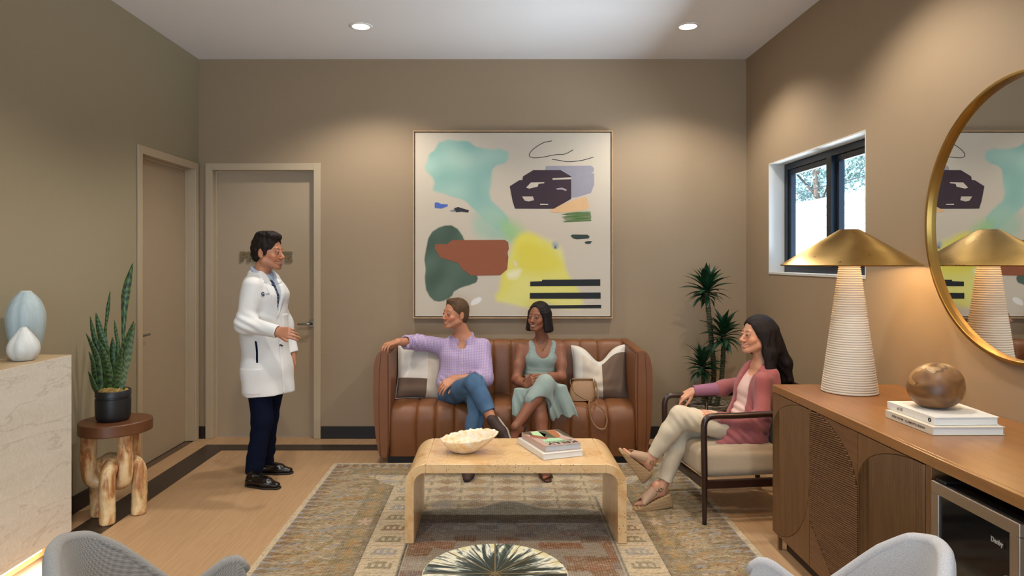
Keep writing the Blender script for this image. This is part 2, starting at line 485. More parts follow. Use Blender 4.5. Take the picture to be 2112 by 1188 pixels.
M_INLAY = wood('dark_inlay', '#2a1f19', '#46362b', (26, 1.2, 1), 0.4, 3.0, 3.0, 0.1, 40)
M_INLAY2 = wood('dark_inlay_cross', '#2a1f19', '#46362b', (1.2, 26, 1), 0.4, 3.0, 3.0, 0.1, 40)

# floor and its planks
fl = struct('floor', MB().box(XL-0.1, XR+0.1, YF-0.1, YB+0.1, -0.12, -0.007), plain('subfloor', '#5c4632', 0.8))
rng = random.Random(3)
PW, PLN, y0p = 0.1834, 1.22, 1.2
me_cache = {}
def plank(x0, x1, y0, y1):
    key = (round(x1-x0, 3), round(y1-y0, 3))
    if key not in me_cache:
        mb = MB().box(0.0001, key[0]-0.0001, 0.0001, key[1]-0.0001, -0.007, 0)
        me = bpy.data.meshes.new('plank'); me.from_pydata(mb.v, [], mb.f); me.materials.append(M_PLANK); me_cache[key] = me
    o = bpy.data.objects.new('plank', me_cache[key]); C.objects.link(o); o.location = (x0, y0, 0); o.parent = fl
nx = int(math.ceil((XR-XL)/PW))
for i in range(nx):
    x0 = XL+i*PW; x1 = min(x0+PW, XR)
    y = y0p-rng.choice([0, 0.3, 0.6, 0.9]); first = True
    while y < YB+0.07:
        ln = PLN
        ya, yb = max(y, y0p) if not first else y0p, min(y+ln, YB+0.07)
        if yb-ya > 0.02: plank(x0, x1, ya, yb)
        first = False; y += ln
fb = MB()
fb.box(XL, XR, YF, y0p, -0.007, 0); obj('plank_field', fb, M_PLANK, fl, kind='stuff')
tr = MB().box(-2.50, -2.30, 0.4, 5.89, -0.006, 0.0012); struct('trim_1', tr, M_INLAY)
tr = MB().box(-2.30, XR-0.02, 5.71, 5.89, -0.006, 0.0012); struct('trim_2', tr, M_INLAY2)

# ceiling (with holes for nothing: the downlights sit proud of it by a rim)
struct('ceiling', MB().box(XL-0.12, XR+0.2, YF-0.1, YB+0.15, HC, HC+0.1), M_CEIL)

def wall_hole(axis, p0, p1, a0, a1, z1, holes):
    """slab between p0..p1 on axis; runs a0..a1; holes = (a, b, za, zb)"""
    mb = MB()
    def bx(a, b, za, zb):
        if b-a < 1e-4 or zb-za < 1e-4: return
        if axis == 'x': mb.box(p0, p1, a, b, za, zb)
        else: mb.box(a, b, p0, p1, za, zb)
    cur = a0
    for (a, b, za, zb) in sorted(holes):
        bx(cur, a, 0, z1); bx(a, b, 0, za); bx(a, b, zb, z1); cur = b
    bx(cur, a1, 0, z1); return mb
DL = (5.095, 6.015, 0, 2.40)          # left door opening along y
DB = (-2.543, -1.617, 0, 2.406)       # back door opening along x
WR = (4.126, 5.587, 1.49, 2.375)      # window opening along y
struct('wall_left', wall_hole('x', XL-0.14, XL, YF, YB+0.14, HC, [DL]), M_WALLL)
struct('wall_back', wall_hole('y', YB, YB+0.14, XL-0.14, XR, HC, [DB]), M_WALL)
struct('wall_right', wall_hole('x', XR, XR+0.2, YF, YB+0.14, HC, [WR]), M_WALL)
struct('wall_front', wall_hole('y', YF-0.14, YF, XL, XR, HC, [(-2.4, 2.0, 0.12, 2.95)]), M_WALL)
mb = MB(); mb.box(XL, XL+0.012, YF, 5.045, 0, 0.11); struct('baseboard_left', mb, M_BASE, bevel=0.003)
mb = MB(); mb.box(-1.566, XR, YB-0.012, YB, 0, 0.11).box(XL, -2.594, YB-0.012, YB, 0, 0.11); struct('baseboard_back', mb, M_BASE, bevel=0.003)
mb = MB(); mb.box(XR-0.012, XR, YF, YB-0.013, 0, 0.11); struct('baseboard_right', mb, M_BASE, bevel=0.003)

# door_1 in the left wall, door_2 in the back wall: frame, leaf, handle
def door(name, axis, a, b, top, wallp, rec, side):
    """side: direction from the wall into the room along the axis (+1/-1); leaf set back by rec"""
    root = bpy.data.objects.new(name, None); C.objects.link(root); root['kind'] = 'structure'
    def bx(mb, u0, u1, p0, p1, z0, z1):
        p0, p1 = sorted((p0, p1))
        if axis == 'x': mb.box(p0, p1, u0, u1, z0, z1)
        else: mb.box(u0, u1, p0, p1, z0, z1)
    F = 0.05; out = wallp+side*0.016; back = wallp-side*0.135
    for nm, u0, u1, z0, z1 in (('frame_jamb', a-F, a+0.012, 0.001, top+F), ('frame_jamb', b-0.012, b+F, 0.001, top+F), ('frame_head', a+0.012, b-0.012, top-0.012, top+F)):
        mb = MB()
        bx(mb, u0, u1, out, wallp+side*0.001, z0, z1)
        if nm == 'frame_head': bx(mb, u0, u1, wallp+side*0.001, back, top-0.012, top)
        elif u0 < a: bx(mb, a, a+0.012, wallp+side*0.001, back, z0, top)
        else: bx(mb, b-0.012, b, wallp+side*0.001, back, z0, top)
        obj(nm, mb, M_FRAME, root, bevel=0.003)
    # stop strip
    mb = MB(); s0 = wallp-side*(rec-0.016); s1 = wallp-side*rec
    bx(mb, a+0.012, a+0.026, s0, s1, 0.001, top-0.012); bx(mb, b-0.026, b-0.012, s0, s1, 0.001, top-0.012); bx(mb, a+0.026, b-0.026, s0, s1, top-0.026, top-0.012)
    obj('door_stop', mb, M_FRAME, root, bevel=0.002)
    mb = MB(); bx(mb, a+0.015, b-0.015, wallp-side*rec, wallp-side*(rec+0.045), 0.003, top-0.015)
    leaf = obj('door_leaf', mb, M_LEAF, root, bevel=0.002)
    mb = MB(); bx(mb, a, b, wallp-side*(rec+0.05), back, 0.0, 0.010); obj('threshold', mb, M_BASE, root)
    return root, leaf
# unseen panels added behind the two doors to stop daylight leaking under them
struct('leak_block_left', MB().box(XL-0.30, XL-0.22, 4.9, 6.4, -0.1, HC), M_FRAME)
struct('leak_block_back', MB().box(-2.9, -1.2, YB+0.22, YB+0.30, -0.1, HC), M_FRAME)
d1, leaf1 = door('door_1', 'x', DL[0], DL[1], DL[3], XL, 0.075, 1)
d2, leaf2 = door('door_2', 'y', DB[0], DB[1], DB[3], YB, 0.075, -1)
# lever handles
def lever(parent, c, out, along, L=0.115):
    c, out, along = (np.array(q, float) for q in (c, out, along)); up = np.cross(out, along)
    mb = MB()
    n = 28
    for r0, r1, d0, d1 in ((0.034, 0.031, 0.0, 0.012),):
        ring = lambda r, d: [c+out*d+r*(math.cos(2*math.pi*i/n)*along+math.sin(2*math.pi*i/n)*up) for i in range(n)]
        A, B = ring(0.036, 0), ring(0.033, 0.012)
        mb.add(A+B, [(i, (i+1) % n, n+(i+1) % n, n+i) for i in range(n)]+[tuple(range(n, 2*n))])
    h = obj('door_rose', mb, M_STEEL, parent, smooth=True, auto=40)
    mb = MB(); mb.tube([c+out*0.008, c+out*0.04, c+out*0.052+along*0.012, c+out*0.054+along*0.05, c+out*0.052+along*L], [0.011, 0.011, 0.0105, 0.0095, 0.009], 12)
    obj('door_handle', mb, M_STEEL, parent, smooth=True, auto=50)
lever(d2, (-1.667, YB+0.075, 1.018), (0, -1, 0), (-1, 0, 0))
lever(d1, (XL-0.075, 5.165, 1.018), (1, 0, 0), (0, 1, 0))
M_LETTER = plain('sign_brass', '#7d6c4c', 0.45, 0.4)
text('lettering', 'PRIVATE', 0.118, M_LETTER, d2, ((549-VPX)*6.17/FPX, YB+0.075-0.007, EYE-(530.5-VPY)*6.17/FPX), (1, 0, 0), (0, 0, 1), 0.006, 0.006, width=0.468)

# window_1 in the right wall: white recess, black frame with two sashes, panes
M_REVEAL = plain('reveal_paint', '#c9c6c0', 0.6, var=0.02)
M_BLACK = plain('window_black_sky_tint', '#18222e', 0.35, 0.2)  # blue of the reflected sky mixed into the black
t = NT('window_glass'); gl = t.n('ShaderNodeBsdfGlossy'); gl.inputs['Roughness'].default_value = 0.02; tp = t.n('ShaderNodeBsdfTransparent')
mx = t.n('ShaderNodeMixShader'); mx.inputs[0].default_value = 0.05; t.l(tp.outputs[0], mx.inputs[1]); t.l(gl.outputs[0], mx.inputs[2]); t.l(mx.outputs[0], t.out.inputs['Surface'])
M_GLASS = t.m
w1 = bpy.data.objects.new('window_1', None); C.objects.link(w1); w1['kind'] = 'structure'
y0, y1, z0, z1 = WR
for nm, b in (('window_sill', (XR-0.004, XR+0.125, y0-0.004, y1, z0-0.012, z0+0.004)), ('window_reveal', (XR-0.001, XR+0.125, y0, y1, z1-0.004, z1+0.006)),
              ('window_reveal', (XR-0.001, XR+0.125, y1-0.004, y1+0.006, z0+0.004, z1-0.004)), ('window_reveal', (XR-0.001, XR+0.125, y0-0.006, y0+0.004, z0+0.004, z1-0.004))):
    obj(nm, MB().box(*b), M_REVEAL, w1)
fr = MB(); X0, X1 = XR+0.125, XR+0.195; a = 0.05
ya, yb, za, zb = y0+0.004, y1-0.004, z0+0.004, z1-0.004
fr.box(X0, X1, ya, yb, za, za+a).box(X0, X1, ya, yb, zb-a, zb).box(X0, X1, ya, ya+a, za+a, zb-a).box(X0, X1, yb-a, yb, za+a, zb-a)
ym = 4.80; fr.box(X0-0.02, X1, ym-0.035, ym+0.035, za+a, zb-a)
obj('window_frame', fr, M_BLACK, w1, bevel=0.003)
for (p, q) in ((ya+a, ym-0.035), (ym+0.035, yb-a)):
    s = MB(); b2 = 0.042; s0, s1 = X0+0.014, X0+0.055
    s.box(s0, s1, p, q, za+a, za+a+b2).box(s0, s1, p, q, zb-a-b2, zb-a).box(s0, s1, p, p+b2, za+a+b2, zb-a-b2).box(s0, s1, q-b2, q, za+a+b2, zb-a-b2)
    so = obj('window_sash', s, M_BLACK, w1, bevel=0.003)
    obj('window_pane', MB().box(X0+0.03, X0+0.034, p+b2-0.005, q-b2+0.005, za+a+b2-0.005, zb-a-b2+0.005), M_GLASS, so)
# outside: a white board-sided neighbour, two trees, a cable
M_SIDING = plain('white_siding', '#f2f2ee', 0.7, var=0.02)
nb = thing('neighbour_shed', 'white board-sided shed seen through the small window', 'shed', (8.0, 16.5, 0))
mb = MB().box(8.05, 9.3, 8, 30, -0.5, 2.9); obj('wall', mb, M_SIDING, nb)
for i in range(11):
    zc = -0.3+0.3*i; mb = MB(); mb.prism([(8.0, 8, zc), (8.0, 30, zc), (8.03, 30, zc+0.29), (8.03, 8, zc+0.29)], (0.03, 0, 0)); obj('siding_board', mb, M_SIDING, nb)
mb = MB().box(7.9, 9.45, 7.9, 30.2, 2.95, 3.1); obj('roof_edge', mb, M_SIDING, nb)
M_GROUND = plain('outside_paving', '#b8b4ac', 0.9)
struct('ground', MB().box(2.6, 40, -8, 60, -0.6, -0.5), M_GROUND)
t = NT('tree_leaf_hazed'); r = t.noise(t.co(), 2.0, 2); t.set(Base_Color=t.mix(r, hx('#4e7068'), hx('#9db8b0')), Roughness=0.6); M_TLEAF = t.m  # outdoor haze mixed into the leaf colour as pale blue-green
M_BARK = plain('tree_bark', '#5a5048', 0.9, bump=0.4, bscale=40)
def tree(x, y, h, r, seed, label):
    R = np.random.RandomState(seed)
    tr = thing('tree', label, 'tree', (x, y, -0.5), 'trees outside the window')
    mb = MB(); mb.tube([(x, y, -0.5), (x+0.1, y, h*0.4), (x-0.1, y+0.1, h*0.75)], [0.22, 0.15, 0.06], 10)
    for k in range(6):
        a = R.uniform(0, 6.28); mb.tube([(x, y, h*(0.3+0.06*k)), (x+math.cos(a)*r*0.6, y+math.sin(a)*r*0.6, h*(0.45+0.08*k))], [0.07, 0.03], 6)
    obj('trunk', mb, M_BARK, tr, smooth=True)
    n = 11000; P = R.normal(size=(n, 3)); P /= np.linalg.norm(P, axis=1)[:, None]
    clus = R.normal(size=(46, 3)); clus = clus/np.linalg.norm(clus, axis=1)[:, None]*R.uniform(0.35, 1, (46, 1))
    cc = clus[R.randint(0, 46, n)]*np.array([r, r, h*0.36])+P*R.uniform(0.1, 1, (n, 1))*r*0.26+np.array([x, y, h*0.62])
    a = R.normal(size=(n, 3)); a /= np.linalg.norm(a, axis=1)[:, None]; b = np.cross(a, P); s = R.uniform(0.05, 0.095, (n, 1))
    V = np.stack([cc-a*s, cc+b*s*0.6, cc+a*s, cc-b*s*0.6], 1).reshape(-1, 3)
    quadmesh('crown', V, np.arange(4*n).reshape(-1, 4), M_TLEAF, tr, kind='stuff')
tree(14.5, 31.0, 9.5, 3.6, 1, 'leafy tree showing in the left pane of the small window')
tree(13.5, 40.5, 9.5, 3.4, 2, 'leafy tree farther back, between the two panes of the small window')
tree(14.0, 22.0, 9.5, 3.6, 5, 'leafy tree showing in the right pane of the small window')
mb = MB(); mb.tube([(7.4, 10+2*i, 3.35-0.12*math.sin(math.pi*i/10)) for i in range(11)], 0.012, 6)
tag(obj('outside_cable', mb, M_BASE), 'thin overhead cable crossing in front of the trees outside', 'cable')

# recessed downlights
t = NT('lamp_lens'); em = t.n('ShaderNodeEmission'); em.inputs['Color'].default_value = (1, 0.93, 0.84, 1); em.inputs['Strength'].default_value = 14; t.l(em.outputs[0], t.out.inputs['Surface']); M_LENS = t.m
M_RIM = plain('downlight_rim', '#e4e2df', 0.5, var=0.01)
for (x, y, lab) in ((-1.04, 5.24, 'round white recessed downlight in the ceiling, left of the painting'), (1.47, 5.24, 'round white recessed downlight in the ceiling, above the window corner'),
                    (-1.04, 3.45, None), (1.47, 3.45, None), (-1.04, 1.5, None), (1.47, 1.5, None)):
    if lab:
        tl = thing('ceiling_downlight', lab, 'light', (x, y, HC), 'recessed ceiling downlights')
        mb = MB().lathe([(0.064, -0.001), (0.066, -0.006), (0.086, -0.005), (0.089, -0.001), (0.089, 0.0)], (x, y, HC), 36, cap=False); obj('rim', mb, M_RIM, tl, smooth=True)
        mb = MB().lathe([(0.0645, -0.002), (0.0645, -0.004), (0.03, -0.006), (0.0005, -0.0065)], (x, y, HC), 36); obj('lens', mb, M_LENS, tl, smooth=True)
    light('downlight_lamp', 'SPOT', (x, y, HC-0.03), SPOT_W, WARM, 0.05, (0, 0, 0), angle=math.radians(128), blend=0.55)
# ================================================================ RECEPTION DESK, VASES, STOOL, SNAKE PLANT
t = NT('onyx_stone'); v = t.co((1, 1, 1))
st = t.noise(t.co((9, 9, 5)), 4, 6, 0.75, 2.5); fine = t.noise(t.co((60, 60, 18)), 6, 5, 0.8, 1.5); band = t.noise(t.co((0.6, 0.6, 6.0), (0.12, 0, 0)), 1.6, 4, 0.6, 0.4)
col = t.mix(band, hx('#beb6a5'), hx('#dad8d0')); col = t.mix(t.ramp(st, [(0.45, (0, 0, 0, 1)), (0.62, (0.6, 0.6, 0.6, 1))]), col, hx('#ddd9ce'))
col = t.mix(t.ramp(fine, [(0.5, (0, 0, 0, 1)), (0.75, (0.6, 0.6, 0.6, 1))]), col, hx('#9a927c'))
vein = t.ramp(t.noise(t.co((0.8, 0.8, 4.5), (0.25, 0, 0)), 1.3, 5, 0.55, 0.6), [(0.485, (0, 0, 0, 1)), (0.5, (0.3, 0.3, 0.3, 1)), (0.515, (0, 0, 0, 1))])
col = t.mix(vein, col, hx('#8c7460')); t.set(Base_Color=col, Roughness=0.35); M_ONYX = t.m
t = NT('stone_top'); f = t.noise(t.co((2, 30, 2)), 3, 4, 0.6, 0.6); t.set(Base_Color=t.mix(f, hx('#a98e6c'), hx('#cdb592')), Roughness=0.35); M_ONYXT = t.m
DX, DY, DH = -2.34, 3.76, 1.072
desk = thing('reception_desk', 'pale veined stone reception desk with a lit gap along the floor', 'desk', (-2.5, 2.4, 0))
obj('front_slab', MB().box(DX-0.03, DX, 1.2, DY, 0.10, DH-0.002), M_ONYX, desk, bevel=0.002)
obj('end_slab', MB().box(XL+0.013, DX-0.0305, DY-0.03, DY, 0.10, DH-0.002), M_ONYX, desk, bevel=0.002)
obj('desk_top', MB().box(XL+0.002, DX-0.001, 1.2, DY-0.0005, DH-0.03, DH), M_ONYXT, desk, bevel=0.002)
obj('plinth', MB().box(XL+0.013, DX-0.10, 1.2, DY-0.05, 0.002, 0.10), plain('plinth_oak', '#b98a5a', 0.5), desk)
t = NT('led_strip'); em = t.n('ShaderNodeEmission'); em.inputs['Color'].default_value = (1, 0.86, 0.62, 1); em.inputs['Strength'].default_value = 16; t.l(em.outputs[0], t.out.inputs['Surface'])
obj('led_strip', MB().box(DX-0.099, DX-0.094, 1.2, 3.655, 0.035, 0.085), t.m, desk)
light('desk_glow', 'AREA', (DX-0.055, 2.45, 0.095), 26, (1.0, 0.80, 0.54), 0.06, (0, 0, 0), size_y=2.4)
# vases
def vase(name, label, cx, cy, prof, ribs, depth, ca, cb, seed):
    vs = thing(name, label, 'vase', (cx, cy, DH))
    P = spline(prof, 6); n = ribs*8; m = len(P)
    V = []
    for i in range(n):
        a = 2*math.pi*i/n
        for r, z in P:
            k = 1-depth*abs(math.sin(ribs*a/2+0.3))**6*min(1, max(0, (z/prof[-1][1])*1.0))**0
            V.append((cx+r*k*math.cos(a), cy+r*k*math.sin(a), DH+z))
    F = []
    for i in range(n):
        j = (i+1) % n
        for k in range(m-1): F.append((i*m+k, j*m+k, j*m+k+1, i*m+k+1))
    mb = MB(); mb.v = V; mb.f = F+[tuple(i*m for i in range(n))[::-1]]; mb.mi = [0]*len(mb.f)
    t = NT(name+'_glaze'); f = t.noise(t.co((30, 30, 1.5)), 3, 4, 0.6); g = t.noise(t.co(), 25, 3)
    t.set(Base_Color=t.mix(t.math('MULTIPLY', g, 0.3), t.mix(f, hx(ca), hx(cb)), hx('#9fb0b0')), Roughness=0.5); t.bump(f, 0.3, 0.003)
    obj('body', mb, t.m, vs, smooth=True)
    r, z = prof[-1]
    mb = MB().lathe([(r*0.98, z-0.004), (r*1.04, z+0.001), (r*0.9, z+0.003), (r*0.7, z-0.004), (r*0.65, z-0.03)], (cx, cy, DH), 28, cap=False)
    obj('lip', mb, plain(name+'_lip', '#c3c6c4', 0.5), vs, smooth=True)
vase('tall_vase', 'tall pale blue ribbed teardrop vase at the back of the stone desk', -2.52, 3.655,
     [(0.045, 0.001), (0.055, 0.02), (0.078, 0.09), (0.093, 0.19), (0.088, 0.25), (0.066, 0.305), (0.036, 0.342), (0.026, 0.352)], 7, 0.07, '#93a5aa', '#b9c6c8', 1)
vase('small_vase', 'small squat white ribbed bud vase in front of the tall blue one', -2.445, 3.53,
     [(0.038, 0.001), (0.05, 0.006), (0.068, 0.03), (0.0755, 0.06), (0.068, 0.095), (0.046, 0.13), (0.024, 0.158), (0.014, 0.172)], 6, 0.09, '#c4c6c3', '#e0e0dc', 2)

# stool carved like chain links
t_seat = wood('stool_seat_wood', '#54301b', '#7d4f2e', (1.2, 9, 9), 0.4, 2.0, 5.0, 0.1, 60, coat=0.05)
def bark(name, ca, cb, cc):
    t = NT(name); f = t.noise(t.co((5, 5, 1.6)), 3.5, 4, 0.6, 0.8); g = t.noise(t.co((40, 40, 6)), 3, 3)
    c = t.ramp(f, [(0.38, hx(ca)), (0.52, hx(cb)), (0.62, hx(cc))]); t.set(Base_Color=t.mix(t.math('MULTIPLY', g, 0.3), c, hx('#7a4e28')), Roughness=0.42, Coat_Weight=0.1); return t.m
M_LOG = bark('peeled_log', '#a4683a', '#d9b582', '#e6cb9c')
stool = thing('plant_stool', 'carved wooden stool with dark round seat on interlocking pale log legs', 'stool', (-2.36, 4.24, 0))
sx, sy = -2.365, 4.235
mb = MB(); R_ = random.Random(4); n = 40
prof = []
for i in range(n):
    a = 2*math.pi*i/n; r = 0.2*(1+0.03*math.sin(2*a+0.6)+0.02*math.sin(3*a)); prof.append((sx+r*math.cos(a), sy+r*math.sin(a), 0.531))
mb.prism(prof, (0, 0, 0.072)); obj('seat', mb, t_seat, stool, smooth=True, bevel=0.006, auto=40)
rl = 0.044
def arch_ops(foot, zt, cx, cy, r, zb):
    f = np.array([foot[0], foot[1], zb]); c = np.array([cx, cy, zt]); up = np.array([foot[0], foot[1], zt-0.06 if zt > zb else zt+0.06])
    P = [f, up, (up*0.5+c*0.5)+np.array([0, 0, 0.032*np.sign(zt-zb)]), c]
    P = spline(P, 6)
    return [('u', C3(P[i], P[i+1], r), 0.006) for i in range(len(P)-1)]
lower = []
for i, (fx, fy) in enumerate(((-2.345, 4.115), (-2.245, 4.285), (-2.475, 4.245), (-2.49, 4.357))):
    ops = arch_ops((fx, fy), 0.335, sx+0.005, sy+0.005, rl, 0.0)+[('i', PL((0, 0, 0.0015), (0, 0, -1)), 0)]
    blob('lower_leg', ops, 0.006, M_LOG, stool)
for i, (fx, fy) in enumerate(((-2.495, 4.185), (-2.285, 4.2), (-2.325, 4.36))):
    ops = arch_ops((fx, fy), 0.225 if i < 2 else 0.25, sx, sy, rl, 0.60)+[('i', PL((0, 0, 0.5305), (0, 0, 1)), 0)]
    blob('upper_leg', ops, 0.006, M_LOG, stool)

# snake plant
pot = thing('snake_plant', 'snake plant with tall banded leaves in a black pot on the wooden stool', 'plant', (-2.365, 4.235, 0.604))
px, py, pz = -2.372, 4.225, 0.6035
M_POT = plain('black_pot', '#1b1c1e', 0.42, bump=0.1)
mb = MB().lathe([(0.078, 0.0), (0.09, 0.006), (0.098, 0.03), (0.1, 0.1), (0.1, 0.135), (0.094, 0.137), (0.094, 0.147), (0.1, 0.149), (0.1, 0.183), (0.097, 0.187), (0.091, 0.185), (0.09, 0.165), (0.001, 0.163)], (px, py, pz), 48)
obj('pot', mb, M_POT, pot, smooth=True, auto=50)
def moss(V):
    f = (snoise(V[:, 0], V[:, 1], V[:, 2], 300)*0.5+0.5)[:, None].clip(0, 1); return np.array(hx('#6e5526')[:3])*(1-f)+np.array(hx('#b89a55')[:3])*f
M_MOSS = attr_mat('dry_moss', 0.95, 0.6, 300)
blob('moss', [('u', EL((px, py, pz+0.17), (0.086, 0.086, 0.03)), 0)], 0.004, M_MOSS, pot, disp=lambda X, Y, Z: 0.004*snoise(X, Y, Z, 260), smooth=0, colf=moss, kind='stuff')
def leafband(t, base, v): return base
M_SNAKE = attr_mat('snake_leaf', 0.42)
def blade(path, wid, parent, twist=0.0, seed=0, cup=0.25, light=0.0, tipdark=True):
    """leaf along a 3D path, widths per point; thick, slightly cupped"""
    P = np.array(spline(path, 18)); n = len(P); W = np.interp(np.linspace(0, 1, n), np.linspace(0, 1, len(wid)), wid)
    vs = []; col = []; m = 9
    T = np.gradient(P, axis=0); T /= np.linalg.norm(T, axis=1)[:, None]
    side0 = np.array([1.0, 0, 0])
    for i in range(n):
        a = twist*i/n; s = side0*math.cos(a)+np.array([0, 1.0, 0])*math.sin(a); s = s-(s@T[i])*T[i]; s /= np.linalg.norm(s); nn = np.cross(T[i], s)
        for f in (1, -1):
            for j in range(m):
                u = -1+2*j/(m-1)
                vs.append(P[i]+s*u*W[i]+nn*(cup*W[i]*(u*u-0.5)+f*0.0022*(1-u*u)))
                z = i/n; b = 0.5+0.5*math.sin(z*85+1.1*math.sin(seed+u*3+z*20)+0.9*math.sin(u*6+seed*3+z*31))
                b = min(1, max(0, (b-0.35)*2.2)); c = np.array(hx('#182b14')[:3])*(1-b)+np.array(hx('#41652f')[:3])*b
                if abs(u) > 0.9: c = c*0.7+0.3*np.array(hx('#7f8f4a')[:3])
                c = c*(1-light)+light*np.array(hx('#8ea287')[:3])*(0.6+0.5*b)
                col.append(c)
    fs = []
    for i in range(n-1):
        for f in (0, 1):
            for j in range(m-1):
                q = [i*2*m+f*m+j, i*2*m+f*m+j+1, (i+1)*2*m+f*m+j+1, (i+1)*2*m+f*m+j]; fs.append(q if f == 0 else q[::-1])
    quadmesh('leaf', np.array(vs), np.array(fs), M_SNAKE, parent, col=np.array(col))
def sp(pxs, Y0=4.22, dy=0.0):
    n = len(pxs); return [at(x, y, Y0+dy*i/(n-1)) for i, (x, y) in enumerate(pxs)]
for i, (pts, wid, dy, tw, li) in enumerate([
    ([(246, 815), (252, 730), (254, 690), (257, 625), (262, 590), (274, 542)], [0.022, 0.016, 0.007, 0.016, 0.026, 0.022, 0.001], 0.03, 0.3, 0.05),
    ([(214, 815), (216, 700), (221, 650), (227, 600)], [0.02, 0.016, 0.007, 0.012, 0.001], 0.05, 0.5, 0.0),
    ([(222, 812), (215, 720), (205, 680), (198, 645)], [0.024, 0.028, 0.026, 0.018, 0.001], -0.02, 0.2, 0),
    ([(212, 815), (205, 740), (193, 690), (186, 652)], [0.02, 0.022, 0.018, 0.013, 0.001], 0.03, 0.3, 0.0),
    ([(208, 815), (200, 745), (190, 715), (177, 687)], [0.02, 0.024, 0.022, 0.016, 0.001], -0.03, -0.3, 0),
    ([(232, 815), (240, 760), (262, 700), (276, 662)], [0.022, 0.024, 0.02, 0.014, 0.001], -0.04, 0.1, 0.05),
    ([(247, 818), (254, 770), (268, 715), (279, 665)], [0.018, 0.026, 0.026, 0.014, 0.001], -0.06, 0.2, 0.35),
    ([(228, 812), (231, 745), (232, 695)], [0.02, 0.028, 0.024, 0.001], 0.05, 0.0, 0),
    ([(235, 812), (243, 720), (240, 690), (236, 660)], [0.016, 0.014, 0.012, 0.01, 0.001], 0.04, 0.5, 0),
    ([(206, 815), (196, 770), (192, 745), (183, 725)], [0.022, 0.024, 0.02, 0.014, 0.001], -0.02, 0.2, 0),
    ([(207, 818), (195, 800), (188, 780), (182, 766)], [0.016, 0.02, 0.018, 0.013, 0.001], -0.04, -0.2, 0),
    ([(226, 818), (224, 770), (214, 730), (202, 700)], [0.02, 0.026, 0.024, 0.016, 0.001], -0.07, 0.1, 0.0),
    ([(236, 818), (240, 780), (248, 745), (252, 715)], [0.022, 0.026, 0.022, 0.012, 0.001], -0.07, -0.2, 0.05),
    ([(250, 815), (256, 800), (260, 797)], [0.006, 0.006, 0.001], -0.02, 0.0, 0)]):
    blade(sp(pts, 4.225, dy), wid, pot, tw, i*1.7, 0.3, li)

# ================================================================ RUG
RX0, RX1, RY0, RY1 = -1.265, 1.425, 1.75, 5.325
xs = np.concatenate([np.arange(RX0, RX1, 0.006), [RX1]]); ys = np.concatenate([np.arange(RY0, 3.3, 0.02), np.arange(3.3, RY1, 0.0075), [RY1]])
GX, GY = np.meshgrid(xs, ys, indexing='ij')
rc = np.random.RandomState(11)
pal = {k: np.array(hx(h)[:3]) for k, h in dict(cream='#c9b596', sand='#b79f7b', gold='#a07a46', brown='#6d4a2c', rust='#80543c', blue='#8a8e96', slate='#5c626c', olive='#6f6849', dark='#42352a', grey='#9d9689', pink='#c3a188').items()}
def hsh(i, j, s=0): 
    q = np.sin(i*127.1+j*311.7+s*74.7)*43758.5453; return q-np.floor(q)
xc = 0.08; DXe = 1.345-np.abs(GX-xc)                      # distance from the long sides
DYe = np.minimum(RY1-GY, GY-RY0)
de = np.minimum(DXe, DYe); along = np.where(DXe < DYe, GY, GX)
col = np.zeros(GX.shape+(3,)); col[:] = pal['rust']
def put(m, c, a=1.0):
    a = np.broadcast_to(a, m.shape)*m; col[:] = col*(1-a[..., None])+np.asarray(c)*a[..., None]
def sn(f, o=0): return snoise(GX, GY, GX*0, f, 8, o)
def sn2(fx, fy, o=0): return snoise(GX*fx, GY*fy, GX*0, 1.0, 8, o)
wob = 0.012*sn(25)
# field: grey-blue band with lobed edge then rust with patches
cell = hsh(np.floor((GX+wob)/0.12), np.floor((GY+wob)/0.085), 3)
put(cell > 0.62, pal['grey']*0.85, 0.75); put((cell > 0.42) & (cell <= 0.62), pal['brown'], 0.7); put(cell < 0.12, pal['slate'], 0.5)
lobe = 4.33+0.10*np.clip(np.cos((GX-xc)*5.2), -0.25, 1)+0.03*np.cos((GX-xc)*15.7)
blu = np.clip((GY-3.80)/0.22, 0, 1); put((GY < lobe), pal['slate'], blu*0.85); put((GY < lobe) & (GY > 4.0) & (cell > 0.55), pal['blue'], 0.5); put((GY > 4.15) & (GY < lobe), pal['olive'], 0.55)
# cream spandrels with motifs
put(GY >= lobe, pal['cream']); put((GY >= lobe) & (GY < lobe+0.022), pal['slate'], 0.6)
u = (GX-xc)/0.215; v = (GY-4.33)/0.155; fu = np.abs(u-np.round(u)); fv = v-np.floor(v)
mid = np.floor(np.round(u)+3*np.floor(v))
for k, (th, cc) in enumerate(((0.0, 'brown'), (0.25, 'blue'), (0.5, 'gold'), (0.75, 'rust'))):
    hh = hsh(np.round(u), np.floor(v), 5); mm = (hh >= th) & (hh < th+0.25) & (GY > lobe+0.03)
    dm = fu*1.1+np.abs(fv-0.5)*1.25+0.13*np.sin(fu*38)*np.sin(fv*25+k)
    put(mm & (dm < 0.42), pal[cc], 0.65); put(mm & (np.abs(dm-0.5) < 0.045), pal['slate'], 0.5)
put((GY > lobe+0.02) & (np.abs(fu-0.5) < 0.045) & (fv < 0.6), pal['olive'], 0.6)
put((GY > lobe+0.02) & (sn2(60, 22, 2) > 1.0), pal['grey'], 0.6)
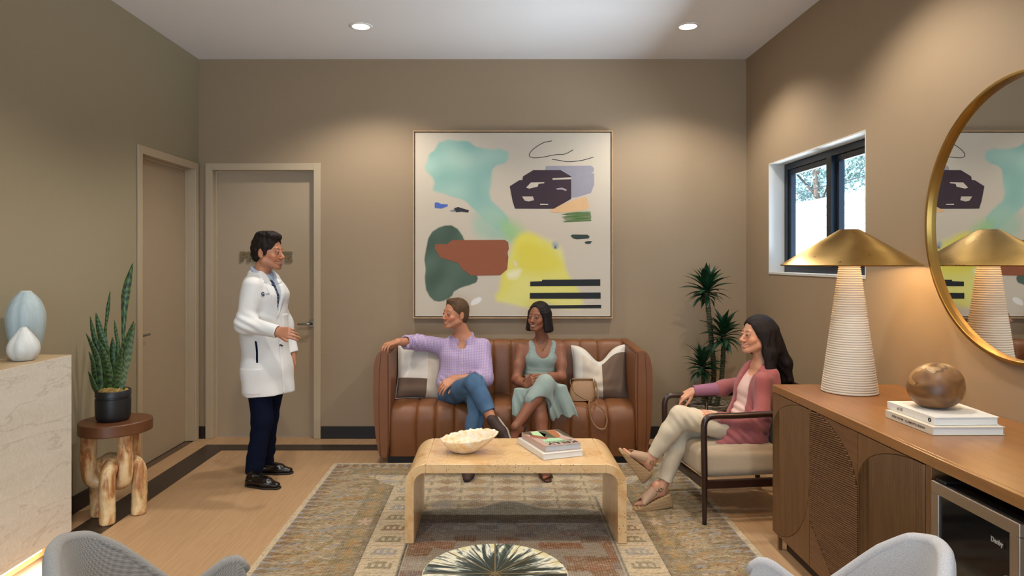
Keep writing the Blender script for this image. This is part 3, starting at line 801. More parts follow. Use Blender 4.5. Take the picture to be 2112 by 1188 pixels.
# cream band with E shaped motifs along the sides
b0, b1 = 0.55, 0.755
band = (de > b0) & (de < b1) & ~((DYe < DXe) & (GY > 4))
put(band, pal['cream']); put((de > b1) & (de < b1+0.022) & ~((DYe < DXe) & (GY > 4)), pal['grey']); put((de > b1+0.007) & (de < b1+0.014) & ~((DYe < DXe) & (GY > 4)), pal['dark'])
q = along/0.165; fq = q-np.floor(q); dd = (de-b0)/(b1-b0)
m = band & (dd > 0.16) & (dd < 0.84); hq = hsh(np.floor(q), 1, 9)
mot = m & (((fq > 0.2) & (fq < 0.34)) | ((fq >= 0.34) & (fq < 0.62) & (np.abs((dd*5.6) % 1-0.5) < 0.22)) | ((fq > 0.55) & (fq < 0.7) & (np.abs(dd-0.5) < 0.2)))
for k, cc in enumerate(('brown', 'gold', 'olive', 'blue')):
    put(mot & (hq >= k/4) & (hq < (k+1)/4), pal[cc], 0.8)
put(band & (np.abs(fq-0.92) < 0.03), pal['brown'], 0.45)
# main border
lim = np.where((DYe < DXe) & (GY > 4), 0.30, b0)
bor = (de < lim) & (de > 0.035)
put(bor, pal['sand']*0.80); put(bor & (sn2(44, 52, 1) > 0.25), pal['olive'], 0.55)
put(bor & (sn2(36, 60, 12) > 0.95), pal['gold'], 0.85); put(bor & (sn2(34, 70, 3) < -0.9), pal['blue'], 0.8)
put(bor & (sn2(75, 110, 8) > 0.9), pal['brown'], 0.75); put(bor & (sn2(70, 120, 22) < -0.95), pal['cream'], 0.7); put(bor & (sn2(85, 95, 17) > 1.15), pal['rust'], 0.7)
# saw teeth at the outer edge
tq = along/0.07; ft = np.abs(tq-np.floor(tq)-0.5)*2; put((de > 0.035) & (de < 0.035+0.10*(1-ft)), pal['brown'], 0.7); put((de > 0.035) & (de < 0.035+0.075*(ft-0.45)), pal['blue']*1.15, 0.8)
# inner guard of the border: little orange rosettes on olive
g = (de > lim-0.16) & (de < lim-0.01); put(g, pal['olive'], 0.55)
q2 = along/0.15; f2 = q2-np.floor(q2)-0.5; g2 = (de-(lim-0.085))/0.075; rr = np.hypot(f2*1.5, g2); an = np.arctan2(g2, f2*1.5)
put(g & (rr < 0.42+0.2*np.cos(5*an)), np.where((hsh(np.floor(q2), 2, 4) > 0.5)[..., None], pal['gold']*1.05, pal['pink']), 0.85); put(g & (rr > 0.75) & (rr < 0.9), pal['rust'], 0.5)
put((de > lim-0.012) & (de <= lim), pal['dark'], 0.6)
put(de <= 0.035, pal['cream']*1.05)
# wear: irregular pile height and abrash
wear = np.clip(0.5+0.35*sn2(7, 30, 5), 0, 1); col = col*(1-0.3*wear[..., None])+pal['grey']*0.3*wear[..., None]
mean = col.reshape(-1, 3).mean(0); col = np.clip(mean*0.97+(col-mean)*1.10, 0.004, 1); col *= (1+0.12*np.clip(sn2(120, 260, 9), -1.5, 1.5))[..., None]
nxg, nyg = len(xs), len(ys); top = 0.010
V = np.stack([GX, GY, top+0.0006*sn2(300, 300, 2)], -1).reshape(-1, 3)
I = np.arange(nxg*nyg).reshape(nxg, nyg); F = np.stack([I[:-1, :-1], I[1:, :-1], I[1:, 1:], I[:-1, 1:]], -1).reshape(-1, 4)
def rugx(t, base, v):
    n = t.noise(t.co((230, 90, 1)), 1.0, 3, 0.7); k = t.wave(t.co((1, 1, 1)), 24, 'X')
    base = t.mix(t.math('MULTIPLY', n, 0.75), base, hx('#3a2f24'), 'MULTIPLY') if False else t.mix(t.ramp(n, [(0.35, (0, 0, 0, 1)), (0.7, (0.42, 0.42, 0.42, 1))]), base, hx('#4b3d30'))
    q = t.noise(t.co((1, 1.6, 1)), 75, 2, 0.6); h = t.noise(t.co((1, 1.3, 1)), 48, 2, 0.6)
    base = t.mix(t.ramp(q, [(0.52, (0, 0, 0, 1)), (0.60, (0.34, 0.34, 0.34, 1))]), base, hx('#8d7f5e')); base = t.mix(t.ramp(h, [(0.36, (0.36, 0.36, 0.36, 1)), (0.44, (0, 0, 0, 1))]), base, hx('#5f4a35'))
    base = t.mix(t.ramp(t.noise(t.co((1, 2, 1)), 36, 2, 0.6), [(0.58, (0, 0, 0, 1)), (0.64, (0.4, 0.4, 0.4, 1))]), base, hx('#a3a09a'))
    return t.mix(t.math('MULTIPLY', k, 0.12), base, hx('#cdbb9d'))
M_RUG = attr_mat('rug_pile', 0.95, 0.5, 260, extra=rugx, spec=0.1)
rug = quadmesh('rug', V, F, M_RUG, None, col=col.reshape(-1, 3)); tag(rug, 'worn oriental wool rug in beige, gold, grey and rust', 'rug')
obj('rug_edge', MB().box(RX0-0.002, RX1+0.002, RY0-0.002, RY1+0.002, 0.0015, 0.0092), plain('rug_binding', '#b9a88a', 0.95, bump=0.4, bscale=300), rug)
# ================================================================ SOFA
t = NT('cognac_leather'); v = t.co(); f = t.noise(v, 7, 5, 0.6); g = t.noise(v, 260, 3); k = t.noise(v, 2.2, 3)
c = t.mix(f, hx('#704322'), hx('#875631')); c = t.mix(t.math('MULTIPLY', k, 0.4), c, hx('#5d3016')); t.set(Base_Color=c, Roughness=0.47); t.bump(g, 0.25, 0.0012); M_LEATH = t.m
M_PIPE = plain('leather_piping', '#5a2f17', 0.45)
SXC, SIN, SOUT = 0.127, 0.967, 1.085
SF, SB = 5.30, 6.04
sofa = thing('sofa', 'cognac leather channel-tufted sofa under the large painting', 'sofa', (SXC, 5.67, 0))
obj('plinth', MB().box(SXC-0.98, SXC+0.98, 5.36, 6.0, 0.001, 0.06), plain('sofa_plinth', '#0e0c0a', 0.6), sofa)
obj('seat_core', MB().box(SXC-SIN-0.01, SXC+SIN+0.01, 5.37, 5.93, 0.055, 0.425), M_LEATH, sofa)
obj('back_core', MB().box(SXC-SIN-0.01, SXC+SIN+0.01, 5.935, SB-0.012, 0.055, 0.875), M_LEATH, sofa, bevel=0.02)
def channel(name, x0, x1, path, b):
    """padded channel: bulged cross-section swept along a (y,z) path, closed underneath"""
    P = spline([(0, y, z) for y, z in path], 7); n = len(P); P = [np.array(p) for p in P]
    m = 15; mb = MB(); T = [P[min(i+1, n-1)]-P[max(i-1, 0)] for i in range(n)]
    vs = []
    for i in range(n):
        tt = T[i]/np.linalg.norm(T[i]); nn = np.array([0, -tt[2], tt[1]])
        for j in range(m):
            u = -1+2*j/(m-1); h = b*(1-abs(u)**4.5)**0.5-b
            vs.append(P[i]+nn*h+np.array([x0+(x1-x0)*(u*0.5+0.5), 0, 0]))
    fs = [(i*m+j, (i+1)*m+j, (i+1)*m+j+1, i*m+j+1) for i in range(n-1) for j in range(m-1)]
    mb.add(vs, fs); return obj(name, mb, M_LEATH, sofa, smooth=True)
seams = [-0.84]+[-0.629+0.1506*i for i in range(11)]+[SXC+SIN]
seams[0] = SXC-SIN
seatp = [(5.95, 0.452), (5.75, 0.455), (5.5, 0.462), (5.40, 0.455), (5.345, 0.425), (5.318, 0.37), (5.312, 0.30), (5.318, 0.18), (5.335, 0.058)]
# path from front bottom up to back so that the normal points outwards
for a, b in zip(seams[:-1], seams[1:]):
    channel('seat_channel', a, b, seatp[::-1], 0.017)
backp = [(5.86, 0.40), (5.855, 0.55), (5.865, 0.75), (5.88, 0.85), (5.915, 0.893), (5.97, 0.903), (6.02, 0.885), (SB, 0.84)]
for a, b in zip(seams[:-1], seams[1:]):
    channel('back_channel', a, b, backp, 0.012)
# arms: bowed outer profile, drawn out along y, rounded front
def arm(sg):
    prof = [(-0.004, 0.055), (0.066, 0.055), (0.082, 0.12), (0.103, 0.25), (0.115, 0.42), (0.119, 0.58), (0.118, 0.72), (0.110, 0.80), (0.088, 0.862), (0.056, 0.888), (0.010, 0.890), (-0.006, 0.878), (-0.016, 0.80), (-0.022, 0.65), (-0.016, 0.45)]
    Q = smooth_poly(prof, 1)
    ys = [(SF-0.004, 0.975), (SF+0.006, 0.992), (SF+0.022, 1.0), (5.55, 1.0), (5.85, 1.0), (SB-0.02, 1.0), (SB, 0.975)]
    c = np.array([0.05, 0.46]); vs = []; n = len(Q)
    for y, k in ys:
        for p in Q:
            d = p-c; q = c+d*np.array([1-(1-k)*(1.0 if d[0] > 0 else 0.15), 1-(1-k)*0.3])
            vs.append((SXC+sg*(SIN+q[0]), y, q[1]+0.012*(y-SF)/0.7))
    fs = [(i*n+j, i*n+(j+1) % n, (i+1)*n+(j+1) % n, (i+1)*n+j) for i in range(len(ys)-1) for j in range(n)]
    fs += [tuple(range(n))[::-1], tuple((len(ys)-1)*n+j for j in range(n))]
    if sg < 0: fs = [f[::-1] for f in fs]
    mb = MB(); mb.add(vs, fs); a = obj('arm', mb, M_LEATH, sofa, smooth=True, auto=50)
    # welts down the front
    for off, r in ((0.0, 0.0045), (0.058, 0.003)):
        pth = [(SXC+sg*(SIN+off+w*0.1), SF-0.003, z) for z, w in ((0.06, 0.0), (0.3, 0.12 if off else 0.0), (0.6, 0.14 if off else 0.0), (0.83, 0.02), (0.868, -0.05 if off else 0.02))]
        p = MB().tube(spline(pth, 5), r, 8); obj('welt', p, M_PIPE, a, smooth=True)
    pth = [(SXC+sg*(SIN-0.012), SF+0.005, 0.875), (SXC+sg*(SIN-0.012), 5.6, 0.881), (SXC+sg*(SIN-0.01), 5.88, 0.886)]
    obj('welt', MB().tube(pth, 0.004, 8), M_PIPE, a, smooth=True)
arm(-1); arm(1)

# throw pillows: panels of cream, tan and brown
M_PW = fabric('pillow_cream', '#d9d0c4', 0.9, 300, 0.1, 0.4); M_PT = fabric('pillow_tan', '#b79c7d', 0.9, 300, 0.12, 0.5); M_PB = fabric('pillow_brown', '#6f5847', 0.9, 300, 0.15, 0.5); M_PP = fabric('pillow_ivory', '#cfc0ad', 0.9, 300, 0.1, 0.4)
def pillow(name, label, c, w, h, th, R, panel, dent=0.0, seed=0):
    """R columns: width axis, thickness axis (towards the viewer), height axis"""
    n = 49; R = np.array(R, float).T
    pl = thing(name, label, 'pillow', tuple(c), 'throw pillows on the sofa')
    u = np.linspace(-1, 1, n); U, W_ = np.meshgrid(u, u, indexing='ij')
    t_ = ((1-np.abs(U)**2.6).clip(0)*(1-np.abs(W_)**2.6).clip(0))**0.48*th*0.5
    pinch = 1-0.07*(1-np.abs(W_)**2)*np.abs(U)**3; pinch2 = 1-0.07*(1-np.abs(U)**2)*np.abs(W_)**3
    x = U*w/2*pinch; z = W_*h/2*pinch2
    z = z-dent*np.exp(-(U/0.42)**2)*((W_+1)/2)**1.3
    wr = 0.006*snoise(U*w, W_*h, U*0, 18, 8, seed)*(1-np.abs(U)**4)*(1-np.abs(W_)**4)
    t_ = t_*(1-0.35*(dent > 0)*np.exp(-(U/0.25)**2)*((W_+1)/2)**2)
    for nm, sg in (('front_panel', 1), ('back_panel', -1)):
        L = np.stack([x, sg*(t_)+wr*(t_ > 0.001), z], -1).reshape(-1, 3)
        I = np.arange(n*n).reshape(n, n); F = np.stack([I[:-1, :-1], I[1:, :-1], I[1:, 1:], I[:-1, 1:]], -1).reshape(-1, 4)
        if sg > 0: F = F[:, ::-1]
        fu = U.reshape(-1)[F].mean(1); fv = W_.reshape(-1)[F].mean(1)
        V = np.array(c)+L@R.T
        quadmesh(nm, V, F, [M_PW, M_PT, M_PB, M_PP], pl, mi=panel(fu, fv))
    e = [(a, -1) for a in u]+[(1, a) for a in u[1:]]+[(-a, 1) for a in u[1:]]+[(-1, -a) for a in u[1:-1]]
    pp = []
    for a, b in e:
        i = int(round((a+1)/2*(n-1))); j = int(round((b+1)/2*(n-1))); L = np.array([x[i, j], 0, z[i, j]]); pp.append(np.array(c)+R@L)
    obj('piping', MB().tube(pp, 0.004, 6, closed=True), M_PW, pl, smooth=True)
    return pl
def rot_axes(yaw, tilt, roll=0):
    """width axis, towards-viewer axis, up axis for a pillow facing -Y; yaw about z, leaning back by tilt"""
    m = Matrix.Rotation(yaw, 3, 'Z') @ Matrix.Rotation(tilt, 3, 'X') @ Matrix.Rotation(roll, 3, 'Y')
    return [np.array(m @ Vector(q)) for q in ((1, 0, 0), (0, -1, 0), (0, 0, 1))]
pillow('throw_pillow', 'cream pillow with brown corner block leaning in the left arm of the sofa', (-0.63, 5.68, 0.655), 0.40, 0.44, 0.17, rot_axes(0.30, -0.28, 0.10),
       lambda u, v: np.where((v < -0.25) & (u < 0.22), 2, np.where((u >= 0.22) & (u < 0.75), 3, np.where(u >= 0.75, 1, 0))), 0.0, 1)
pillow('throw_pillow', 'cream and brown pillow with dented top in the right corner of the sofa', (0.862, 5.705, 0.655), 0.46, 0.46, 0.17, rot_axes(-0.12, -0.28, -0.03),
       lambda u, v: np.where((u > 0.08) & (v < 0.72), 2, np.where((u < -0.62) & (v < -0.35), 2, np.where((u < 0.08) & (u > -0.62) & (v < 0.68), 3, 0))), 0.13, 2)

# handbag on the seat
M_BAG = plain('tan_bag_leather', '#8d6a48', 0.5, bump=0.2)
bag = thing('handbag', 'small tan leather handbag with thin strap beside the right pillow', 'handbag', (0.72, 5.52, 0.47))
bx_, by_ = 0.695, 5.49; bz = 0.468
mb = MB()
sec = [(0.0, 0.095, 0.042), (0.03, 0.104, 0.048), (0.09, 0.100, 0.042), (0.14, 0.085, 0.028), (0.158, 0.08, 0.016)]
vs = []; n = 28
for z, a, b in sec:
    for i in range(n):
        q = 2*math.pi*i/n; s_ = lambda f: math.copysign(abs(f)**0.55, f); vs.append((bx_+a*s_(math.cos(q))+0.12*(z-0.08), by_+b*s_(math.sin(q))+0.35*z, bz+z))
fs = [(i*n+j, i*n+(j+1) % n, (i+1)*n+(j+1) % n, (i+1)*n+j) for i in range(len(sec)-1) for j in range(n)]+[tuple(range(n))[::-1], tuple((len(sec)-1)*n+j for j in range(n))]
mb.add(vs, fs); obj('body', mb, M_BAG, bag, smooth=True, auto=50)
mb = MB(); mb.tube([(bx_-0.083, by_+0.042, bz+0.16), (bx_+0.085, by_+0.042, bz+0.16)], 0.009, 8, flat=(0.6, 1.8)); obj('zip_edge', mb, M_BAG, bag, smooth=True)
mb = MB(); mb.box(bx_+0.088, bx_+0.106, by_+0.0, by_+0.05, bz+0.10, bz+0.135); obj('strap_tab', mb, M_BAG, bag, bevel=0.004)
for xx in (bx_+0.1, bx_-0.098):
    mb = MB(); mb.tube([(xx, by_+0.03+0.012*math.cos(q), bz+0.148+0.012*math.sin(q)) for q in np.linspace(0, 6.28, 13)[:-1]], 0.0025, 6, closed=True); obj('ring', mb, M_STEEL, bag, smooth=True)
strap = [(bx_-0.1, by_+0.02, bz+0.14), (bx_-0.085, by_-0.075, bz+0.085), (bx_-0.02, by_-0.125, bz+0.04), (bx_+0.06, by_-0.15, bz+0.012), at(1215, 829, 5.30), at(1219, 862, 5.292), at(1232, 882, 5.288), at(1247, 884, 5.287), at(1252, 866, 5.29), at(1246, 848, 5.295), at(1230, 832, 5.31), (bx_+0.115, by_-0.05, bz+0.03), (bx_+0.11, by_+0.03, bz+0.14)]
obj('strap', MB().tube(spline(strap, 7), 0.006, 8, flat=(1.0, 0.5)), M_BAG, bag, smooth=True)

# ================================================================ COFFEE TABLE, BOWL, BOOKS
t = NT('burl_wood'); v = t.co()
n0 = t.noise(t.co((1.2, 1.2, 1.2)), 3.0, 6, 0.65, 1.6); n1 = t.noise(v, 12, 5, 0.6, 0.8)
vo = t.n('ShaderNodeTexVoronoi'); vo.inputs['Scale'].default_value = 70; vo.inputs['Randomness'].default_value = 1; t.l(v, vo.inputs['Vector'])
clus = t.noise(v, 5.0, 3, 0.6)
spots = t.math('MULTIPLY', t.ramp(t.math('ADD', vo.outputs['Distance'], t.math('MULTIPLY', n1, 0.55)), [(0.45, (1, 1, 1, 1)), (0.53, (0, 0, 0, 1))]), t.ramp(clus, [(0.46, (0, 0, 0, 1)), (0.56, (1, 1, 1, 1))]))
c = t.mix(n0, hx('#cfa670'), hx('#e6c89c')); c = t.mix(t.ramp(n1, [(0.5, (0, 0, 0, 1)), (0.72, (0.8, 0.8, 0.8, 1))]), c, hx('#c18c4d')); c = t.mix(t.math('MULTIPLY', spots, 0.85), c, hx('#6b4223'))
t.set(Base_Color=c, Roughness=0.28, Coat_Weight=0.2); M_BURL = t.m
CX0, CX1, CY0, CY1, CT, CTH = -0.510, 0.726, 3.80, 4.36, 0.454, 0.05
table = thing('coffee_table', 'burl wood waterfall coffee table with rounded corners on the rug', 'table', (0.108, 4.08, 0.0105))
ro, ri = 0.115, 0.065
o_, i_ = [], []
o_.append((CX0, 0.0115)); i_.append((CX0+CTH, 0.0115))
for q in np.linspace(math.pi, math.pi/2, 12): o_.append((CX0+ro+ro*math.cos(q), CT-ro+ro*math.sin(q))); i_.append((CX0+ro+ri*math.cos(q), CT-ro+ri*math.sin(q)))
for q in np.linspace(math.pi/2, 0, 12): o_.append((CX1-ro+ro*math.cos(q), CT-ro+ro*math.sin(q))); i_.append((CX1-ro+ri*math.cos(q), CT-ro+ri*math.sin(q)))
o_.append((CX1, 0.0115)); i_.append((CX1-CTH, 0.0115))
def slab(name, k0, k1):
    vs = []; n = k1-k0
    for k in range(k0, k1):
        for p in (o_[k], i_[k]):
            for y in (CY0, CY1): vs.append((p[0], y, p[1]))
    fs = []
    for k in range(n-1):
        a, b = 4*k, 4*k+4
        fs += [(a, b, b+1, a+1), (a+2, a+3, b+3, b+2), (a, a+2, b+2, b), (a+1, b+1, b+3, a+3)]
    fs += [(0, 1, 3, 2), (4*n-4, 4*n-2, 4*n-1, 4*n-3)]
    mb = MB(); mb.add(vs, fs); return obj(name, mb, M_BURL, table, smooth=True, auto=30, bevel=0.003, angle=60)
slab('leg_panel', 0, 13); slab('tabletop', 12, len(o_)-12); slab('leg_panel', len(o_)-13, len(o_))
# shell-like onyx bowl
bc = at(972, 925, 4.03)[:2]
bowl = thing('onyx_bowl', 'translucent ivory stone bowl with a chipped wavy rim on the coffee table', 'bowl', (bc[0], 4.0, CT+0.001))
bcx, bcy = at(968, 930, 4.02)[0], 4.04; n = 96
def bowl_pt(a, k, inner):
    ca, sa = math.cos(a), math.sin(a)
    rx = 0.163*(1+0.05*math.cos(2*a)); ry = 0.115
    rimz = 0.096+0.022*math.cos(a-0.5)+0.0025*math.sin(17*a)+0.002*math.sin(29*a+1)+0.002*math.sin(41*a)
    kk = k**0.75; z = rimz*(k**1.35); off = 0.06*(1-k)
    wig = 1+0.012*math.sin(17*a+0.4)*k+0.01*math.sin(9*a)*k
    x = (0.036+(rx-0.036)*kk)*ca*wig-off*0.6; y = (0.034+(ry-0.034)*kk)*sa*wig
    if inner: x *= 0.93; y *= 0.91; z = z+0.008*(1-k)+0.002
    return (bcx+x+0.06*0, bcy+y, CT+0.002+z)
mb = MB(); m = 14; vs = []
for i in range(n):
    a = 2*math.pi*i/n
    for j in range(m): vs.append(bowl_pt(a, j/(m-1), False))
    for j in range(m-1, -1, -1): vs.append(bowl_pt(a, j/(m-1), True))
M2 = 2*m; fs = [(i*M2+j, ((i+1) % n)*M2+j, ((i+1) % n)*M2+j+1, i*M2+j+1) for i in range(n) for j in range(M2-1)]
fs += [tuple(i*M2 for i in range(n))[::-1], tuple(i*M2+M2-1 for i in range(n))]
mb.add(vs, fs)
t = NT('ivory_onyx'); a1 = t.noise(t.co((1, 1, 2)), 9, 5, 0.6, 1.2); t.set(Base_Color=t.ramp(a1, [(0.3, hx('#d9a85c')), (0.45, hx('#e8d3ae')), (0.6, hx('#f0e5d6')), (0.75, hx('#e2c8b6'))]), Roughness=0.22, Subsurface_Weight=0.3); t.b.inputs['Subsurface Radius'].default_value = (0.03, 0.02, 0.01); t.bump(t.noise(t.co(), 30, 3), 0.25, 0.01)
obj('body', mb, t.m, bowl, smooth=True)

def book(name, label, corners, z0, th, mcov, mpage, spine_edge, cat='book', cover=0.003):
    """corners: 4 xy points counter-clockwise; spine_edge: index of the edge that is the spine"""
    P = [np.array(c, float) for c in corners]; ctr = sum(P)/4
    b = thing(name, label, cat, (ctr[0], ctr[1], z0))
    def pr(mb, Q, za, zb): mb.prism([(q[0], q[1], za) for q in Q], (0, 0, zb-za))
    mb = MB(); pr(mb, P, z0, z0+cover); obj('back_cover', mb, mcov, b, bevel=0.0008)
    mb = MB(); pr(mb, P, z0+th-cover, z0+th); obj('front_cover', mb, mcov, b, bevel=0.0008)
    i = spine_edge; a, c = P[i], P[(i+1) % 4]; d = (ctr-(a+c)/2); d /= np.linalg.norm(d)
    mb = MB(); pr(mb, [a, c, c+d*cover, a+d*cover], z0+cover, z0+th-cover); obj('spine', mb, mcov, b)
    Q = []
    for k in range(4):
        q = P[k]; e = ctr-q; Q.append(q+e/np.linalg.norm(e)*0.006)
    mb = MB(); pr(mb, Q, z0+cover, z0+th-cover); obj('page_block', mb, mpage, b)
    return b
t = NT('page_edges'); s = t.wave(t.co((1, 1, 1)), 260, 'Z'); t.set(Base_Color=t.mix(s, hx('#cfcdc8'), hx('#ebe9e4')), Roughness=0.8); M_PAGE = t.m
t = NT('page_edges_grey'); s = t.wave(t.co((1, 1, 1)), 260, 'Z'); t.set(Base_Color=t.mix(s, hx('#a9acae'), hx('#c9cbcc')), Roughness=0.8); M_PAGEG = t.m
M_WCOV = plain('white_cover', '#dedad2', 0.5, var=0.02); M_PINK = plain('pink_cover', '#b99c92', 0.35, var=0.03)
def ground(px, py, z): 
    Y = FPX*(EYE-z)/(py-VPY); return np.array([(px-VPX)*Y/FPX, Y])
zt = CT+0.0015
B1 = [ground(1121, 949, zt), ground(1203, 940, zt), ground(1155, 905, zt), ground(1068, 914, zt)]
wb = book('book', 'white hardcover lying under the art book on the coffee table', B1, zt, 0.034, M_WCOV, M_PAGE, 3)
zt2 = zt+0.0345
B2 = [ground(1124, 933, zt2), ground(1199, 926, zt2), ground(1152, 897, zt2), ground(1076, 903.5, zt2)]
kb = book('book', 'art book with colour-block cover on top of the white book', B2, zt2, 0.036, M_PINK, M_PAGEG, 3)
for b_ in (wb, kb): b_['group'] = 'books on the coffee table'
# colour blocks of the cover (printed, a hair above the board)
zt3 = zt2+0.0364
A, Bq, Cq, Dq = [np.array(p) for p in B2]
def bil(u, v): return A*(1-u)*(1-v)+Bq*u*(1-v)+Cq*u*v+Dq*(1-u)*v
def cover_patch(poly, colr, nm='cover_print', z=0.0):
    mb = MB(); pp = [bil(*p) for p in poly]; mb.add([(p[0], p[1], zt3+z) for p in pp], [tuple(range(len(pp)))]); 
    o = obj(nm, mb, plain('print_'+colr[1:], colr, 0.35, var=0.03), kb)
    if o.data.polygons[0].normal.z < 0: o.data.flip_normals()
for poly, cl in (([(0.12, 0.2), (0.75, 0.16), (0.62, 0.45), (0.2, 0.42)], '#a9cfa8'), ([(0.0, 0.62), (0.3, 0.4), (0.42, 0.5), (0.1, 0.8)], '#a05a44'), ([(0.14, 0.72), (0.34, 0.55), (0.5, 0.72), (0.4, 0.97), (0.22, 0.97)], '#b4d6a4'),
                 ([(0.34, 0.55), (0.6, 0.42), (0.62, 0.97), (0.42, 0.97)], '#4d5240'), ([(0.6, 0.42), (0.75, 0.5), (0.88, 0.97), (0.62, 0.97)], '#a8663e'), ([(0.88, 0.55), (1.0, 0.3), (1.0, 1.0), (0.88, 0.97)], '#49483c'), ([(0.0, 0.85), (0.14, 0.72), (0.22, 0.97), (0.0, 1.0)], '#5b4a3e')):
    cover_patch(poly, cl, z=0.0002)
e1 = (Bq-A)/np.linalg.norm(Bq-A); e2 = (Dq-A)/np.linalg.norm(Dq-A)
M_INK = plain('print_ink', '#2a2b24', 0.5)
pk = bil(0.55, 0.115); text('title', 'KELLY', 0.058, M_INK, kb, (pk[0], pk[1], zt3+0.0006), (-e1[0], -e1[1], 0), (-e2[0], -e2[1], 0), 0.0, 0.002, width=0.19)
pk = bil(0.52, 0.235); text('title', 'ELLSWORTH', 0.02, M_INK, kb, (pk[0], pk[1], zt3+0.0006), (-e1[0], -e1[1], 0), (-e2[0], -e2[1], 0), 0.0, 0.0006, width=0.17)

# ================================================================ ROUND INLAID DRUM TABLE
DC = np.array([(1021-VPX)*2.484/FPX, 2.484]); DRr, DTz = 0.262, 0.45
dt_ = thing('drum_table', 'round side table with black and cream horn wedges and brass spokes', 'table', (DC[0], DC[1], 0.0105))
t = NT('horn_veneer'); geo = t.co()
sepx = t.n('ShaderNodeSeparateXYZ'); t.l(geo, sepx.inputs[0])
ang = t.math('ARCTAN2', sepx.outputs[1], sepx.outputs[0]); rad = t.math('SQRT', t.math('ADD', t.math('POWER', sepx.outputs[0], 2.0), t.math('POWER', sepx.outputs[1], 2.0)))
cb = t.n('ShaderNodeCombineXYZ'); t.l(t.math('MULTIPLY', ang, 3.2), cb.inputs[0]); t.l(t.math('MULTIPLY', rad, 2.6), cb.inputs[1]); t.l(t.math('MULTIPLY', t.rand(), 40.0), cb.inputs[2])
nz = t.noise(cb.outputs[0], 2.2, 5, 0.6, 0.5)
f = t.math('ADD', nz, t.math('MULTIPLY', rad, 1.25))
t.set(Base_Color=t.ramp(f, [(0.60, hx('#171a18')), (0.70, hx('#333b39')), (0.75, hx('#7d827a')), (0.80, hx('#d9d5c2')), (0.88, hx('#c2b88a'))]), Roughness=0.18); M_HORN = t.m
M_BRASSL = plain('brass_inlay', '#7d6a48', 0.35, 0.6)
NSP = 16
for i in range(NSP):
    a0 = 2*math.pi*i/NSP+math.pi/2; a1 = a0+2*math.pi/NSP; mb = MB()
    poly = [(DC[0]+0.004*math.cos((a0+a1)/2), DC[1]+0.004*math.sin((a0+a1)/2), DTz-0.012)]+[(DC[0]+DRr*math.cos(a0+(a1-a0)*k/6), DC[1]+DRr*math.sin(a0+(a1-a0)*k/6), DTz-0.012) for k in range(7)]
    mb.prism(poly, (0, 0, 0.012)); obj('horn_wedge', mb, M_HORN, dt_)
for i in range(NSP):
    a0 = 2*math.pi*i/NSP+math.pi/2; d = np.array([math.cos(a0), math.sin(a0), 0]); s = np.array([-d[1], d[0], 0]); wd = 0.0032 if i % 2 == 0 else 0.0012
    c = np.array([DC[0], DC[1], DTz-0.004])+d*DRr/2; mb = MB(); mb.obox(c, d*DRr/2, s*wd, np.array([0, 0, 0.0046])); obj('brass_spoke', mb, M_BRASSL, dt_)
mb = MB().lathe([(0.0005, DTz-0.001), (0.009, DTz-0.001), (0.010, DTz+0.0009), (0.0005, DTz+0.0012)], (DC[0], DC[1], 0), 20, cap=False); obj('hub', mb, M_BRASSL, dt_)
mb = MB().lathe([(DRr-0.02, 0.0115), (DRr-0.02, 0.02), (DRr-0.012, 0.05), (DRr-0.004, 0.40), (DRr+0.001, DTz-0.013), (DRr+0.004, DTz-0.012), (DRr+0.004, DTz-0.001), (DRr+0.0005, DTz)], (DC[0], DC[1], 0), 64, cap=False)
obj('drum', mb, M_HORN, dt_, smooth=True, auto=40)
mb = MB().lathe([(0.0005, DTz-0.0125), (DRr, DTz-0.0125)], (DC[0], DC[1], 0), 64, cap=False); obj('substrate', mb, M_BRASSL, dt_)
# ================================================================ PAINTING
PX0, PX1, PZ0, PZ1 = (853-VPX)/231, (1262-VPX)/231, EYE+(537-656)/231, EYE+(537-271)/231
paint = thing('painting', 'large square abstract painting with teal, yellow, rust and black shapes above the sofa', 'painting', ((PX0+PX1)/2, YB, PZ0))
M_PFR = wood('painting_frame_oak', '#a98258', '#c9a67c', (6, 6, 6), 0.5)
f_ = 0.012; yF, yBk = YB-0.052, YB-0.002
for nm, b in (('frame_rail', (PX0, PX1, yF, yBk, PZ0, PZ0+f_)), ('frame_rail', (PX0, PX1, yF, yBk, PZ1-f_, PZ1)), ('frame_stile', (PX0, PX0+f_, yF, yBk, PZ0+f_, PZ1-f_)), ('frame_stile', (PX1-f_, PX1, yF, yBk, PZ0+f_, PZ1-f_))):
    obj(nm, MB().box(*b), M_PFR, paint, bevel=0.001)
obj('shadow_gap', MB().box(PX0+f_, PX1-f_, YB-0.02, yBk, PZ0+f_, PZ1-f_), plain('frame_gap', '#2a1a12', 0.8), paint)
def pw(x, y): return ((840+x/2.8636-VPX)/231*0.9925, EYE+(537-(255+y/2.8636))/231*0.9925)   # picture of the canvas -> wall plane just in front
cx0, cx1, cz0, cz1 = PX0+f_+0.008, PX1-f_-0.008, PZ0+f_+0.008, PZ1-f_-0.008
nu, nv = 300, 290; yC = YB-0.046
ux = np.linspace(cx0, cx1, nu); uz = np.linspace(cz0, cz1, nv); QX, QZ = np.meshgrid(ux, uz, indexing='ij')
K = 231*2.8636/0.9925; ZX = (QX*231/0.9925+VPX-840)*2.8636; ZY = ((537-(QZ-EYE)*231/0.9925)-255)*2.8636   # zoomed pixel coordinates
cc = np.zeros(QX.shape+(3,)); cc[:] = hx('#c6baa8')[:3]
